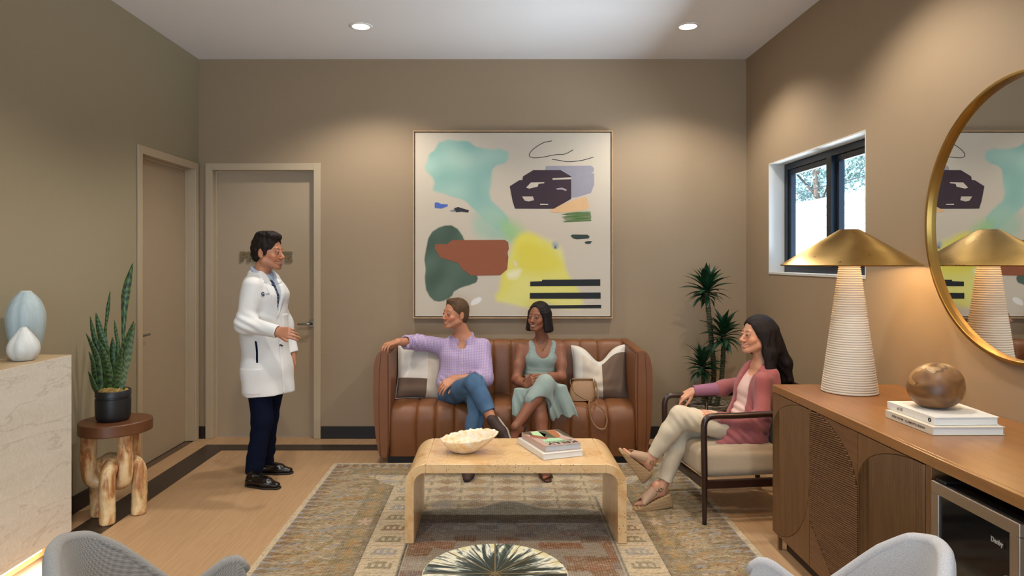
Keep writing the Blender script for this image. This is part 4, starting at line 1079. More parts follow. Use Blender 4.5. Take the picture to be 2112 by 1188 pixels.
def wash(poly, colr, soft, a=1.0, wob=10, cvar=None, fr=0.02, o=0):
    d = polydist(ZX+wob*snoise(ZX, ZY, 0*ZX, fr, 8, o), ZY+wob*snoise(ZX, ZY, 0*ZX, fr, 8, o+9), poly)
    m = np.clip(0.5-d/soft, 0, 1)*a; c = np.array(hx(colr)[:3])
    if cvar is not None:
        k = np.clip(0.5+0.4*snoise(ZX, ZY, 0*ZX, fr*0.6, 8, o+20), 0, 1)[..., None]; c = c*(1-k)+np.array(hx(cvar)[:3])*k
    cc[:] = cc*(1-m[..., None])+c*m[..., None]
teal = smooth_poly([(200, 100), (340, 95), (400, 140), (595, 140), (600, 215), (500, 260), (495, 340), (480, 430), (550, 500), (600, 570), (560, 640), (470, 600), (430, 530), (330, 445), (165, 420), (160, 330), (105, 250), (115, 180), (180, 150)], 1)
wash(teal, '#7cada3', 14, 0.9, 7, '#9bbfb2', 0.03, 0); wash(smooth_poly([(420, 480), (560, 490), (640, 600), (600, 690), (480, 680), (400, 640)]), '#9dbca6', 60, 0.8, 14, '#86b2a0', 0.025, 3)
wash(smooth_poly([(560, 540), (700, 620), (640, 700), (560, 640)]), '#8fbd7f', 70, 0.8, 12, '#a8c678', 0.02, 6)
yel = smooth_poly([(640, 640), (740, 625), (890, 710), (940, 830), (955, 930), (1060, 1060), (1010, 1110), (860, 1075), (640, 1060), (470, 1025), (600, 890), (610, 740)], 1)
wash(yel, '#dcd04c', 34, 0.92, 16, '#ded98a', 0.018, 1); wash(smooth_poly([(650, 680), (860, 700), (930, 860), (760, 900), (640, 860)]), '#d6c63e', 60, 0.7, 12, None, 0.02, 4)
wash(smooth_poly([(590, 880), (680, 860), (660, 910), (600, 915)]), '#e8e2c0', 30, 0.9, 6); wash(smooth_poly([(625, 810), (640, 805), (655, 845), (640, 855)]), '#dfcdb0', 8, 0.8, 3)
wash(smooth_poly([(850, 690), (890, 700), (895, 735), (860, 730)]), '#8b97a6', 24, 0.9, 8); wash([(868, 722), (880, 722), (880, 738), (868, 736)], '#3d4a66', 8, 0.9, 3)
wash(smooth_poly([(200, 600), (280, 600), (345, 680), (350, 790), (420, 900), (400, 950), (280, 985), (260, 1030), (200, 1050), (140, 1040), (105, 960), (103, 760), (130, 650)], 1), '#3b4f43', 6, 1, 3, '#54695a', 0.03, 5)
wash(smooth_poly([(370, 1075), (380, 1045), (420, 1022), (440, 1030), (430, 1055), (390, 1078)]), '#e6e3df', 6, 0.9, 3)
I = np.arange(nu*nv).reshape(nu, nv); F = np.stack([I[:-1, :-1], I[1:, :-1], I[1:, 1:], I[:-1, 1:]], -1).reshape(-1, 4)
t = NT('canvas'); t.set(Base_Color=t.attr('Col'), Roughness=0.8); t.bump(t.math('MULTIPLY', t.wave(t.co(), 180, 'X'), t.wave(t.co(), 180, 'Z')), 0.1, 0.001); M_CANV = t.m
quadmesh('canvas', np.stack([QX, QX*0+yC, QZ], -1).reshape(-1, 3), F, M_CANV, paint, col=cc.reshape(-1, 3))
def patch(poly, colr, it=0, lift=1, rough=0.7, nm='paint_shape'):
    P = smooth_poly(poly, it) if it else poly
    mb = MB(); pts = [pw(*p) for p in P]; mb.prism([(x, yC-0.0004, z) for x, z in pts], (0, -0.0007*lift, 0)); return obj(nm, mb, plain('paint_'+colr[1:], colr, rough, var=0.08, vscale=20), paint)
patch([(815, 262), (820, 250), (1085, 248), (1103, 262), (1100, 285), (1085, 292), (1104, 294), (1104, 360), (1085, 410), (1000, 435), (940, 440), (880, 360), (815, 275)], '#94909a', 0, 1)
patch([(835, 515), (900, 480), (1045, 430), (1065, 442), (1065, 465), (1075, 475), (1072, 505), (1000, 520), (860, 528)], '#d6ad7e', 1, 1.3)
patch([(605, 370), (660, 335), (680, 333), (683, 312), (745, 274), (905, 274), (968, 312), (968, 445), (865, 503), (636, 502), (622, 458)], '#33202a', 0, 2)
patch([(858, 323), (968, 317), (968, 328), (858, 332)], '#c6baa8', 0, 3)
patch([(702, 378), (730, 348), (810, 346), (808, 352), (775, 356), (770, 372), (720, 384)], '#c9bcac', 0, 3)
patch([(880, 383), (915, 378), (942, 390), (938, 398), (915, 390), (882, 390)], '#a2949a', 0, 3)
patch([(678, 430), (742, 430), (748, 452), (716, 460), (694, 455)], '#c2b5a4', 0, 3); patch([(784, 473), (832, 475), (832, 480), (786, 480)], '#d0c4b4', 0, 3)
patch([(162, 735), (165, 712), (235, 712), (265, 688), (575, 686), (596, 700), (600, 740), (592, 760), (597, 790), (590, 860), (550, 895), (380, 898), (325, 860), (300, 822), (195, 790)], '#8e4f31', 0, 2)
patch([(162, 467), (180, 465), (200, 474), (240, 477), (238, 488), (200, 502), (162, 498)], '#4763b0', 0, 1.5)
patch([(275, 500), (300, 492), (365, 512), (360, 526), (320, 520), (290, 524)], '#22242c', 0, 1.5); patch([(248, 516), (280, 504), (300, 522), (270, 520)], '#7d7f84', 0, 1)
patch([(964, 662), (975, 655), (1065, 656), (1078, 668), (1070, 678), (1000, 683), (980, 678)], '#2b3a35', 0, 1.5); patch([(1046, 702), (1060, 694), (1092, 694), (1080, 710), (1055, 710)], '#2b3a35', 0, 1.5)
patch([(726, 933), (795, 930), (797, 922), (1140, 919), (1140, 958), (726, 960)], '#131418', 0, 2); patch([(724, 1000), (1142, 997), (1142, 1034), (724, 1034)], '#131418', 0, 2); patch([(820, 1073), (1145, 1070), (1145, 1090), (820, 1092)], '#131418', 0, 2)
for k in range(8):
    y = 524+7.2*k; a = random.Random(k); patch([(900+a.uniform(0, 45), y+4), (1000, y-2), (1088-a.uniform(0, 12), y-5), (1088, y), (1000, y+5), (930, y+8)], '#4e6a34' if k % 2 else '#5d7a3f', 0, 1.5, nm='brush_stroke')
def stroke(pts, r=1.9):
    pp = [(pw(*p)[0], yC-0.0008, pw(*p)[1]) for p in spline(pts, 8)]; obj('drawn_line', MB().tube(pp, r/K*1.0, 6), plain('paint_line', '#17161a', 0.6), paint)
stroke([(854, 102), (800, 115), (740, 155), (720, 188), (745, 202), (800, 198), (880, 183), (930, 180), (980, 155)]); stroke([(854, 211), (900, 217), (950, 225), (1030, 217), (1100, 198)])

# ================================================================ SIDEBOARD, WORKTOP, COOLER
M_SIDE = wood('sideboard_oak', '#67462a', '#8a633a', (14, 14, 1.2), 0.4, 2.5, 4.0, 0.12, 50)
M_SIDEH = wood('sideboard_oak_ribs', '#60402a', '#8a6038', (20, 1.6, 20), 0.42, 2.5, 4.0, 0.12, 50)
M_TOPW = wood('worktop_oak', '#87592f', '#a97642', (16, 1.2, 16), 0.28, 2.2, 4.0, 0.08, 50, coat=0.15)
FX, SY0, SY1, STz = 1.54, 2.42, 3.80, 0.90
side = thing('sideboard', 'brown oak sideboard with three carved fluted doors under the brass lamp', 'cabinet', (1.9, 3.1, 0))
obj('carcass', MB().box(FX+0.024, XR-0.013, SY0+0.002, SY1-0.004, 0.085, STz-0.042), M_SIDE, side, bevel=0.002)
obj('end_panel', MB().box(FX+0.001, FX+0.024, SY0, SY0+0.032, 0.085, STz-0.042), M_SIDE, side, bevel=0.002)
obj('plinth', MB().box(FX+0.05, XR-0.03, SY0+0.02, SY1-0.06, 0.001, 0.085), plain('dark_plinth', '#2a1a10', 0.6), side)
obj('foot', MB().box(FX+0.012, FX+0.03, SY1-0.05, SY1-0.03, 0.001, 0.085), M_SIDE, side); 
dw = [(3.357, 3.798), (2.906, 3.353), (2.456, 2.902)]
zlo, zhi = 0.088, STz-0.044
def ribs_mesh(yA, yB, lo, hi, pitch, slope=None):
    """vertical (slope None) or slanted half-round ribs clipped between lo(y) and hi(y)"""
    mb = MB()
    prof = [(-0.5, 0), (-0.30, 0.75), (0, 1.0), (0.30, 0.75), (0.5, 0)]; dep = 0.0075
    if slope is None:
        n = int(round((yB-yA)/pitch)); p = (yB-yA)/n
        for i in range(n):
            y = yA+p*(i+0.5); vs = []
            for k in (0, 1):
                for a, h in prof:
                    yy = y+a*p; vs.append((FX-0.001-h*dep+0.003, yy, hi(yy) if k else lo(yy)))
            fs = [(j, j+1, 6+j, 5+j) for j in range(4)]+[(0, 4, 3, 2, 1)[::-1], (5, 6, 7, 8, 9)[::-1]]
            if lo(y) < hi(y)-0.004: mb.add(vs, fs)
    else:
        N = 24
        z = -0.4
        while z < 1.4:
            segs = []
            cur = []
            for i in range(N+1):
                y = yB-(yB-yA)*i/N; zz = z+slope*(yB-y)
                if lo(y)-0.002 <= zz <= hi(y)+0.002: cur.append((y, zz))
                elif cur: segs.append(cur); cur = []
            if cur: segs.append(cur)
            for sgm in segs:
                if len(sgm) < 2: continue
                vs = []
                for (y, zz) in (sgm[0], sgm[-1]):
                    for a, h in prof: vs.append((FX-0.001-h*dep+0.003, y, zz+a*pitch))
                mb.add(vs, [(j, j+1, 6+j, 5+j) for j in range(4)]+[(0, 1, 2, 3, 4), (9, 8, 7, 6, 5)])
            z += pitch
    return mb
for i, (ya, yb) in enumerate(dw):
    d = obj('door', MB().box(FX+0.003, FX+0.023, ya, yb, zlo, zhi), M_SIDE, side, bevel=0.0015)
    w = yb-ya
    if i != 1:
        hi = lambda y, ya=ya, w=w: min(zhi-0.001, 0.655+(zhi-0.655)*math.sqrt(max(0, 1-((y-ya)/w)**2)))
        lo = lambda y, yb=yb, w=w: max(zlo+0.002, 0.50-0.41*math.sqrt(max(0, 1-((yb-y)/w)**2)))
        obj('door_ribs', ribs_mesh(ya, yb, lo, hi, 0.0098), M_SIDE, d, smooth=True, auto=60, kind='stuff')
        # raised flat spandrels outside the arch
        for nm, fn, edge in (('spandrel', hi, zhi), ('spandrel', lo, zlo)):
            mb = MB(); q = [ya+w*k/20 for k in range(21)]; poly = [(FX+0.0035, y, fn(y)+(0.004 if edge == zhi else -0.004)) for y in q]+[(FX+0.0035, yb, edge), (FX+0.0035, ya, edge)]
            poly = [(p[0], p[1], min(max(p[2], zlo), zhi)) for p in poly]
            mb.prism(poly, (-0.006, 0, 0)); obj(nm, mb, M_SIDE, d)
    else:
        hi = lambda y, yb=yb: min(zhi-0.001, 0.57+0.29*math.sqrt(max(0, 1-((yb-y)/0.456)**2)))
        lo = lambda y, yb=yb: max(zlo+0.002, 0.31-0.76*(yb-y))
        obj('door_ribs', ribs_mesh(ya, yb, lo, hi, 0.0098, 0.10), M_SIDEH, d, smooth=True, auto=60, kind='stuff')
        mb = MB(); q = [ya+w*k/20 for k in range(21)]; poly = [(FX+0.0035, y, min(zhi, hi(y)+0.003)) for y in q]+[(FX+0.0035, yb, zhi), (FX+0.0035, ya, zhi)]; mb.prism(poly, (-0.006, 0, 0)); obj('spandrel', mb, M_SIDEH, d)
        mb = MB(); mb.prism([(FX+0.0035, yb, zlo), (FX+0.0035, yb, 0.306), (FX+0.0035, yb-0.284, zlo)], (-0.006, 0, 0)); obj('spandrel', mb, M_SIDEH, d)
wt = thing('worktop', 'long brown oak worktop over the sideboard and the drinks cooler', 'worktop', (1.9, 2.3, STz))
obj('top_board', MB().box(FX+0.018, XR-0.002, 0.9, SY1, STz-0.04, STz), M_TOPW, wt, bevel=0.0015)
obj('front_edge', MB().box(FX-0.004, FX+0.0175, 0.9, SY1, STz-0.04, STz), M_TOPW, wt, bevel=0.002)
# drinks cooler
M_BLK = plain('cooler_black', '#0b0b0c', 0.4); M_SS = plain('stainless', '#b9b0a5', 0.36, 1.0, bump=0.04)
t = NT('cooler_glass'); t.set(Base_Color=hx('#08090b'), Roughness=0.06, Specular_IOR_Level=0.5); M_CG = t.m
FYa, FYb, FZ = 1.995, 2.402, 0.818
co_ = thing('drinks_cooler', 'under-counter drinks cooler with a stainless framed dark glass door', 'fridge', (1.85, 2.2, 0))
obj('cabinet', MB().box(FX+0.05, XR-0.03, FYa, FYb, 0.012, FZ-0.004), M_BLK, co_, bevel=0.004)
ft = MB()
for xx in (FX+0.07, XR-0.08):
    for yy in (FYa+0.03, FYb-0.06): obj('foot', MB().box(xx, xx+0.03, yy, yy+0.03, 0.001, 0.012), M_BLK, co_)
dr = obj('door', MB().box(FX+0.01, FX+0.048, FYa, FYb, 0.06, FZ), M_BLK, co_, bevel=0.002)
bw = 0.04
for nm, b in (('door_rail', (FYa, FYb, FZ-bw, FZ)), ('door_rail', (FYa, FYb, 0.06, 0.06+bw)), ('door_stile', (FYa, FYa+bw, 0.06+bw, FZ-bw)), ('door_stile', (FYb-bw, FYb, 0.06+bw, FZ-bw))):
    obj(nm, MB().box(FX-0.012, FX+0.0095, b[0], b[1], b[2], b[3]), M_SS, dr, bevel=0.0025)
obj('door_glass', MB().box(FX-0.004, FX+0.0093, FYa+bw, FYb-bw, 0.06+bw, FZ-bw), M_CG, dr)
obj('hinge', MB().box(FX-0.0, FX+0.07, FYb-0.06, FYb-0.005, FZ+0.001, FZ+0.012), M_BLK, co_, bevel=0.003)
mb = MB(); mb.tube(spline([(FX-0.012, FYa+0.012, 0.62), (FX-0.04, FYa+0.012, 0.655), (FX-0.05, FYa+0.012, 0.60), (FX-0.05, FYa+0.012, 0.35), (FX-0.04, FYa+0.012, 0.30), (FX-0.012, FYa+0.012, 0.335)], 6), 0.009, 10); obj('door_handle', mb, M_STEEL, dr, smooth=True)
by = FYa+0.098
obj('badge', MB().box(FX-0.0055, FX-0.0042, by-0.03, by+0.03, 0.716, 0.738), plain('badge_black', '#050505', 0.3), dr)
text('badge_lettering', 'Danby', 0.021, plain('badge_letter', '#b9b3a8', 0.4), dr, (FX-0.0058, by, 0.727), (0, -1, 0), (0, 0, 1), 0.0004, 0.0004, width=0.05)

# table lamp
LX, LY, LZ = 1.855, 3.588, STz
lamp = thing('table_lamp', 'table lamp with wide brass cone shade on a ribbed white tapered base', 'lamp', (LX, LY, LZ))
t = NT('ribbed_plaster'); t.set(Base_Color=hx('#d8cbb8'), Roughness=0.75); t.bump(t.noise(t.co(), 60, 3), 0.1, 0.002); M_PLAS = t.m
prof = []; n = 58; Hb = 0.70
for i in range(n):
    z0_ = Hb*i/n; dz = Hb/n
    for k, b in ((0.0, -0.005), (0.2, 0.0), (0.5, 0.0015), (0.8, 0.0)):
        z = z0_+dz*k; r = 0.137+(0.046-0.137)*(z/Hb)
        prof.append((r+b, 0.001+z))
mb = MB().lathe(prof, (LX, LY, LZ), 56); obj('base', mb, M_PLAS, lamp, smooth=True)
t = NT('spun_brass'); f = t.noise(t.co((1, 1, 30)), 8, 3); g = t.noise(t.co(), 9, 4); c = t.mix(g, hx('#94743a'), hx('#b8985a')); t.set(Base_Color=c, Metallic=1.0, Roughness=t.math('ADD', t.math('MULTIPLY', g, 0.2), 0.2), Anisotropic=0.85); tg = t.n('ShaderNodeTangent', direction_type='RADIAL', axis='Z'); t.l(tg.outputs[0], t.b.inputs['Tangent']); t.bump(f, 0.04, 0.002); M_BRASS = t.m
sr, s0, s1 = 0.333, 0.662, 0.848
mb = MB().lathe([(sr, s0), (sr+0.002, s0+0.004), (0.052, s1), (0.046, s1+0.003), (0.0005, s1+0.003)], (LX, LY, LZ), 96, cap=False)
obj('shade', mb, M_BRASS, lamp, smooth=True, auto=40, solid=0.003)
M_IN = plain('shade_lining', '#e9e0cf', 0.6)
mb = MB().lathe([(sr-0.006, s0+0.0015), (0.052, s1-0.006), (0.0005, s1-0.005)], (LX, LY, LZ), 64, cap=False); obj('shade_lining', mb, M_IN, lamp, smooth=True)
t = NT('bulb'); em = t.n('ShaderNodeEmission'); em.inputs['Color'].default_value = (1, 0.72, 0.38, 1); em.inputs['Strength'].default_value = 12; t.l(em.outputs[0], t.out.inputs['Surface'])
mb = MB().lathe([(0.012, 0.70), (0.02, 0.715), (0.03, 0.745), (0.03, 0.765), (0.018, 0.79), (0.0005, 0.795)], (LX, LY, LZ), 24); obj('bulb', mb, t.m, lamp, smooth=True)
mb = MB().tube([(LX, LY, LZ+0.79), (LX, LY, LZ+0.846)], 0.006, 8); obj('rod', mb, M_BRASS, lamp, smooth=True)
light('lamp_bulb_light', 'POINT', (LX, LY, LZ+0.715), 32, (1.0, 0.66, 0.32), 0.06)

# round mirror
MC = np.array([XR, 2.882, 1.768]); MR = 0.62
mir = thing('round_mirror', 'large round brass-framed mirror on the right wall', 'mirror', (XR, 2.882, 1.148))
def ringx(prof, n=96):
    """prof: (x offset into room, radius)"""
    mb = MB(); m = len(prof); vs = []
    for i in range(n):
        a = 2*math.pi*i/n
        for dx, r in prof: vs.append((XR-dx, MC[1]+r*math.cos(a), MC[2]+r*math.sin(a)))
    fs = [(i*m+j, ((i+1) % n)*m+j, ((i+1) % n)*m+(j+1) % m, i*m+(j+1) % m) for i in range(n) for j in range(m)]
    return mb.add(vs, fs)
M_BRASSM = plain('mirror_brass', '#a98446', 0.32, 1.0, var=0.12, bump=0.03)
obj('frame', ringx([(0.002, MR), (0.034, MR), (0.035, MR-0.003), (0.035, MR-0.014), (0.033, MR-0.016), (0.010, MR-0.018), (0.002, MR-0.018)]), M_BRASSM, mir, smooth=True, auto=40)
t = NT('mirror_glass'); t.set(Base_Color=(0.78, 0.78, 0.76, 1), Metallic=1.0, Roughness=0.0); M_MIR = t.m
mb = MB(); n = 96; mb.prism([(XR-0.010, MC[1]+(MR-0.0175)*math.cos(2*math.pi*i/n), MC[2]+(MR-0.0175)*math.sin(2*math.pi*i/n)) for i in range(n)], (0.006, 0, 0)); obj('mirror_glass', mb, M_MIR, mir)

# two white books and the wooden ball
def g2(px, py, z): return ground(px, py, z)
zb = STz+0.001
K1 = [g2(1924, 898, zb), g2(2073, 897.5, zb), g2(1976, 860, zb), g2(1826, 860, zb)]
M_WC1 = plain('cream_cover', '#d5cbb9', 0.55, var=0.02); M_WC2 = plain('white_cover_matte', '#e4e1da', 0.5, var=0.02)
h1 = 0.0325; bk1 = book('book', 'cream design book at the bottom of the pair on the worktop', K1, zb, h1, M_WC1, M_PAGE, 3)
zb2 = zb+h1+0.0006; K2 = [g2(1927, 877.5, zb2), g2(2061, 876.5, zb2), g2(1963, 841.5, zb2), g2(1830, 842, zb2)]
h2 = 0.032; bk2 = book('book', 'white book under the wooden ball on the worktop', K2, zb2, h2, M_WC2, M_PAGE, 3)
for b_ in (bk1, bk2): b_['group'] = 'white books on the worktop'
def spine_text(bk, Kc, z, th, body, pos, size, width, mat, off=0.0005):
    a, b = np.array(Kc[3]), np.array(Kc[0]); d = (b-a)/np.linalg.norm(b-a); nrm = np.array([d[1], -d[0]])
    if nrm@(np.array([0, 0])-a) < 0: nrm = -nrm
    p = a+(b-a)*pos+nrm*off; text('lettering', body, size, mat, bk, (p[0], p[1], z+th/2), (d[0], d[1], 0), (0, 0, 1), 0.0002, 0.0002, width=width)
M_INKB = plain('spine_ink', '#3b332b', 0.6)
L1 = np.linalg.norm(np.array(K1[0])-np.array(K1[3])); L2 = np.linalg.norm(np.array(K2[0])-np.array(K2[3]))
spine_text(bk1, K1, zb, h1, 'EVERY ROOM', 0.28, 0.013, L1*0.24, M_INKB); spine_text(bk1, K1, zb, h1, 'CLEMENTS DESIGN', 0.645, 0.013, L1*0.40, M_INKB)
spine_text(bk2, K2, zb2, h2, 'at100', 0.29, 0.021, L2*0.13, plain('spine_ink_pale', '#7d7466', 0.6))
a, b = np.array(K2[3]), np.array(K2[0]); p = a+(b-a)*0.91; mb = MB(); 
d = (b-a)/np.linalg.norm(b-a); mb.tube([(p[0]+d[0]*0.0065*math.cos(q)-0.0004*d[1]*-1, p[1]+d[1]*0.0065*math.cos(q)-0.0006, zb2+h2/2+0.0065*math.sin(q)) for q in np.linspace(0, 6.283, 17)[:-1]], 0.0026, 6, closed=True); obj('emblem', mb, M_INK, bk2)
zs = zb2+h2
p = 0.34*np.array(K2[0])+0.30*np.array(K2[1])+0.22*np.array(K2[2])+0.14*np.array(K2[3])
text('lettering', 'A TABLE AT 100', 0.014, plain('cover_ink', '#b9b2a6', 0.6), bk2, (p[0]+0.02, p[1]-0.015, zs+0.0004), (1, 0, 0), (0, 1, 0), 0.0, 0.0, width=0.13) if False else None
Yb = 2.90; bcn = at(1929, 797, Yb)
ball = thing('wooden_ball', 'rounded dark-streaked wooden ball resting on the two white books', 'ornament', (bcn[0], Yb, zs))
t = NT('ball_wood'); q1 = t.noise(t.co((1.0, 0.7, 1.6)), 7.0, 2, 0.45, 0.9); q2 = t.noise(t.co((1, 1, 1)), 10, 4, 0.6, 0.5); fine = t.noise(t.co((8, 8, 60)), 4, 3)
c = t.ramp(q1, [(0.30, hx('#4a2e18')), (0.44, hx('#80552c')), (0.53, hx('#93683a')), (0.555, hx('#53392a')), (0.575, hx('#b98f56')), (0.66, hx('#a97b42')), (0.685, hx('#523726')), (0.75, hx('#8a5f34'))]); c = t.mix(t.math('MULTIPLY', q2, 0.45), c, hx('#5d3d20')); t.set(Base_Color=t.mix(t.math('MULTIPLY', fine, 0.25), c, hx('#4a2c16')), Roughness=0.42)
blob('body', [('u', EL((bcn[0], Yb, zs+0.088), (0.103, 0.103, 0.090)), 0), ('u', EL((bcn[0]+0.01, Yb, zs+0.118), (0.086, 0.09, 0.066)), 0.03), ('u', EL((bcn[0]-0.012, Yb, zs+0.075), (0.090, 0.092, 0.072)), 0.03), ('i', PL((0, 0, zs+0.0006), (0, 0, -1)), 0.012)], 0.0045, t.m, ball, disp=lambda X, Y, Z: 0.0022*snoise(X, Y, Z, 24))
mb = MB(); mb.obox((bcn[0]+0.108, Yb-0.02, zs+0.100), np.array([0.003, 0, 0]), np.array([0, 0.006, 0]), np.array([-0.003, 0, 0.008])); obj('tag', mb, M_PAGE, ball)

# ================================================================ DRACAENA IN WOVEN BASKET
PYp = 5.72; pc = at(1462, 850, PYp)
dr_ = thing('dracaena_plant', 'three-headed dracaena in a striped woven basket behind the armchair', 'plant', (pc[0], PYp, 0))
t = NT('basket_weave'); a1 = t.math('FRACT', t.math('MULTIPLY', t.math('ADD', t.n('ShaderNodeSeparateXYZ').outputs[2], 0.0), 1.0))
sp_ = [x for x in t.t.nodes if x.bl_idname == 'ShaderNodeSeparateXYZ'][0]; t.l(t.co(), sp_.inputs[0])
st = t.math('ADD', t.math('MULTIPLY', sp_.outputs[2], 85.0), t.math('MULTIPLY', t.wave(t.co(), 2.2, 'X'), 0.7)); st = t.math('FRACT', st)
t.set(Base_Color=t.ramp(t.math('ADD', st, t.math('MULTIPLY', t.noise(t.co(), 60, 2), 0.2)), [(0.62, hx('#544a3f')), (0.74, hx('#b3a68e'))], 'LINEAR'), Roughness=0.9); t.bump(st, 0.4, 0.006); M_BASK = t.m
prof = [(0.15, 0.001), (0.165, 0.01)]
for i in range(40):
    z = 0.012+0.39*i/40; r = 0.165+0.035*math.sin(math.pi*min(1, z/0.40)*0.8); prof += [(r-0.003, z), (r+0.003, z+0.005)]
prof += [(0.185, 0.405), (0.175, 0.405), (0.17, 0.36), (0.001, 0.355)]
mb = MB().lathe(prof, (pc[0], PYp, 0), 40); obj('basket', mb, M_BASK, dr_, smooth=True)
M_STEM = attr_mat('dracaena_stem', 0.7, 0.4, 60)
t = NT('dracaena_leaf'); t.set(Base_Color=t.mix(t.noise(t.co(), 14, 2), hx('#0c2015'), hx('#1f4a2a')), Roughness=0.38); M_DLEAF = t.m
def stem(pts, r):
    P = spline(pts, 10); n = len(P); mb = MB(); mb.tube(P, [r*(1+0.10*((i % 2)*2-1)) for i in range(n)], 12)
    t_ = obj('stem', mb, M_BASE if False else M_DST, dr_, smooth=True)
t = NT('dracaena_cane'); z_ = t.wave(t.co(), 14, 'Z', 0.5); t.set(Base_Color=t.mix(z_, hx('#2a2a1c'), hx('#56583c')), Roughness=0.7); t.bump(z_, 0.4, 0.004); M_DST = t.m
leaf_cache = []
def dleaf(L, w, droop, mb_seed):
    mb = MB(); n = 11; m = 5; vs = []
    for i in range(n):
        s = i/(n-1); ang = droop*s**1.6; x = L*(s-0.12*droop*s**3); z = -L*droop*0.42*s**2.2; ww = w*(math.sin(math.pi*min(1, 0.08+s*0.92))**0.7)*(1-s**6)*(0.55 if i == 0 else 1)
        for j in range(m):
            u = -1+2*j/(m-1); vs.append((x, u*ww, z+abs(u)*ww*0.35+0.006*math.sin(s*9+mb_seed)*u))
    fs = [(i*m+j, (i+1)*m+j, (i+1)*m+j+1, i*m+j+1) for i in range(n-1) for j in range(m-1)]
    me = bpy.data.meshes.new('leaf'); me.from_pydata([tuple(v) for v in vs], [], fs); me.materials.append(M_DLEAF); me.polygons.foreach_set('use_smooth', [True]*len(fs)); return me
R_ = random.Random(5)
for k in range(7): leaf_cache.append(dleaf(1.0, 0.105, 0.2+0.17*k, k))
def head(c, n, L, seed):
    rr = random.Random(seed); base = parent_loc(dr_)
    for i in range(n):
        el = math.radians(82-102*(i/(n-1))**1.05+rr.uniform(-8, 8)); az = i*2.39996+rr.uniform(-0.3, 0.3)
        k = min(6, int(1+4*(i/(n-1))+rr.uniform(0, 1.6))); l = L*rr.uniform(0.8, 1.12)*(0.75+0.3*math.sin(math.pi*min(1, i/n+0.2)))
        o = bpy.data.objects.new('leaf', leaf_cache[k]); C.objects.link(o); o.parent = dr_
        o.location = tuple(np.array(c)+np.array([0, 0, 0.03-0.08*i/n])-base)
        o.rotation_euler = (rr.uniform(-0.3, 0.3), -el, az); o.scale = (l, l*rr.uniform(0.95, 1.25), l)
h1_, h2_, h3_ = at(1457, 600, 5.70), at(1492, 692, 5.62), at(1449, 755, 5.62)
stem([(pc[0]-0.01, 5.74, 0.35), at(1472, 780, 5.72), at(1466, 690, 5.71), tuple(h1_)], 0.021)
stem([(pc[0]+0.05, 5.70, 0.35), at(1487, 790, 5.66), at(1491, 740, 5.63), tuple(h2_)], 0.019)
stem([(pc[0]-0.06, 5.68, 0.35), at(1451, 800, 5.64), at(1450, 775, 5.62), tuple(h3_)], 0.016)
head(h1_, 52, 0.235, 1); head(h2_, 52, 0.215, 2); head(h3_, 46, 0.20, 3)
mb = MB().lathe([(0.17, 0.36), (0.0005, 0.365)], (pc[0], PYp, 0), 24, cap=False); obj('soil', mb, M_MOSS if False else plain('soil', '#2c2118', 0.95, bump=0.5, bscale=80), dr_)

# ================================================================ ARMCHAIR
M_DKW = wood('dark_walnut', '#22110b', '#3a2016', (12, 12, 1.5), 0.32, 3, 3, 0.08, 50, coat=0.2)
M_SEATF = fabric('seat_linen', '#b9a78d', 0.9, 330, 0.1, 0.5); M_BKF = fabric('black_cushion', '#14161a', 0.85, 300, 0.1, 0.4)
ach = thing('armchair', 'dark walnut armchair with cream seat cushion where the woman in pink sits', 'armchair', (1.6, 4.42, 0))
A0 = np.array([1.245, 4.085]); fdir = np.array([-0.992, -0.124]); ldir = np.array([-0.124, 0.992])     # front, and across to the far side
def ap(f, l, z): p = A0-fdir*f+ldir*l; return np.array([p[0], p[1], z])     # f: distance back from the front legs, l: towards far side
AW, AD, AHt = 0.64, 0.64, 0.655
for l in (0.0, AW):
    P = [ap(0.0, l, 0.001 if l > 0.3 else 0.011), ap(0.0, l, 0.28), ap(-0.004, l, 0.55), ap(-0.002, l, 0.61), ap(0.014, l, 0.642), ap(0.055, l, AHt), ap(0.2, l, AHt), ap(0.42, l, AHt+0.004), ap(AD-0.03, l, AHt+0.008)]
    P[0] = ap(0.0, l, 0.0115)
    Q = spline(P, 6); r = [0.0135 if i == 0 else min(0.019, 0.0135+0.006*i/8) for i in range(len(Q))]
    obj('front_leg_and_arm', MB().tube(Q, r, 14), M_DKW, ach, smooth=True)
    P = [ap(AD+0.05, l, 0.0015), ap(AD+0.0, l, 0.30), ap(AD+0.0, l, 0.60), ap(AD+0.05, l, 0.80)]
    obj('rear_leg', MB().tube(spline(P, 6), 0.018, 12), M_DKW, ach, smooth=True)
    mb = MB(); c = (ap(0.0, l, 0.248)+ap(AD, l, 0.248))/2; d = (ap(AD, l, 0)-ap(0, l, 0))/2; mb.obox(c, d, np.array([ldir[0], ldir[1], 0])*0.013, (0, 0, 0.026)); obj('side_rail', mb, M_DKW, ach, bevel=0.006)
    P = [ap(0.30, l, 0.28), ap(0.30, l, AHt)]
    if l > 0.3: obj('arm_spindle', MB().tube(P, 0.012, 10), M_DKW, ach, smooth=True)
for f, z in ((0.0, 0.248), (AD, 0.248)):
    c = (ap(f, 0.0, z)+ap(f, AW, z))/2; d = (ap(f, AW, 0)-ap(f, 0, 0))/2; mb = MB(); mb.obox(c, d, np.array([fdir[0], fdir[1], 0])*0.013, (0, 0, 0.026)); obj('cross_rail', mb, M_DKW, ach, bevel=0.006)
P = [ap(AD+0.04, 0.0, 0.775), ap(AD+0.055, AW*0.5, 0.79), ap(AD+0.04, AW, 0.775)]; obj('top_rail', MB().tube(spline(P, 8), 0.017, 12, flat=(1.5, 0.8)), M_DKW, ach, smooth=True)
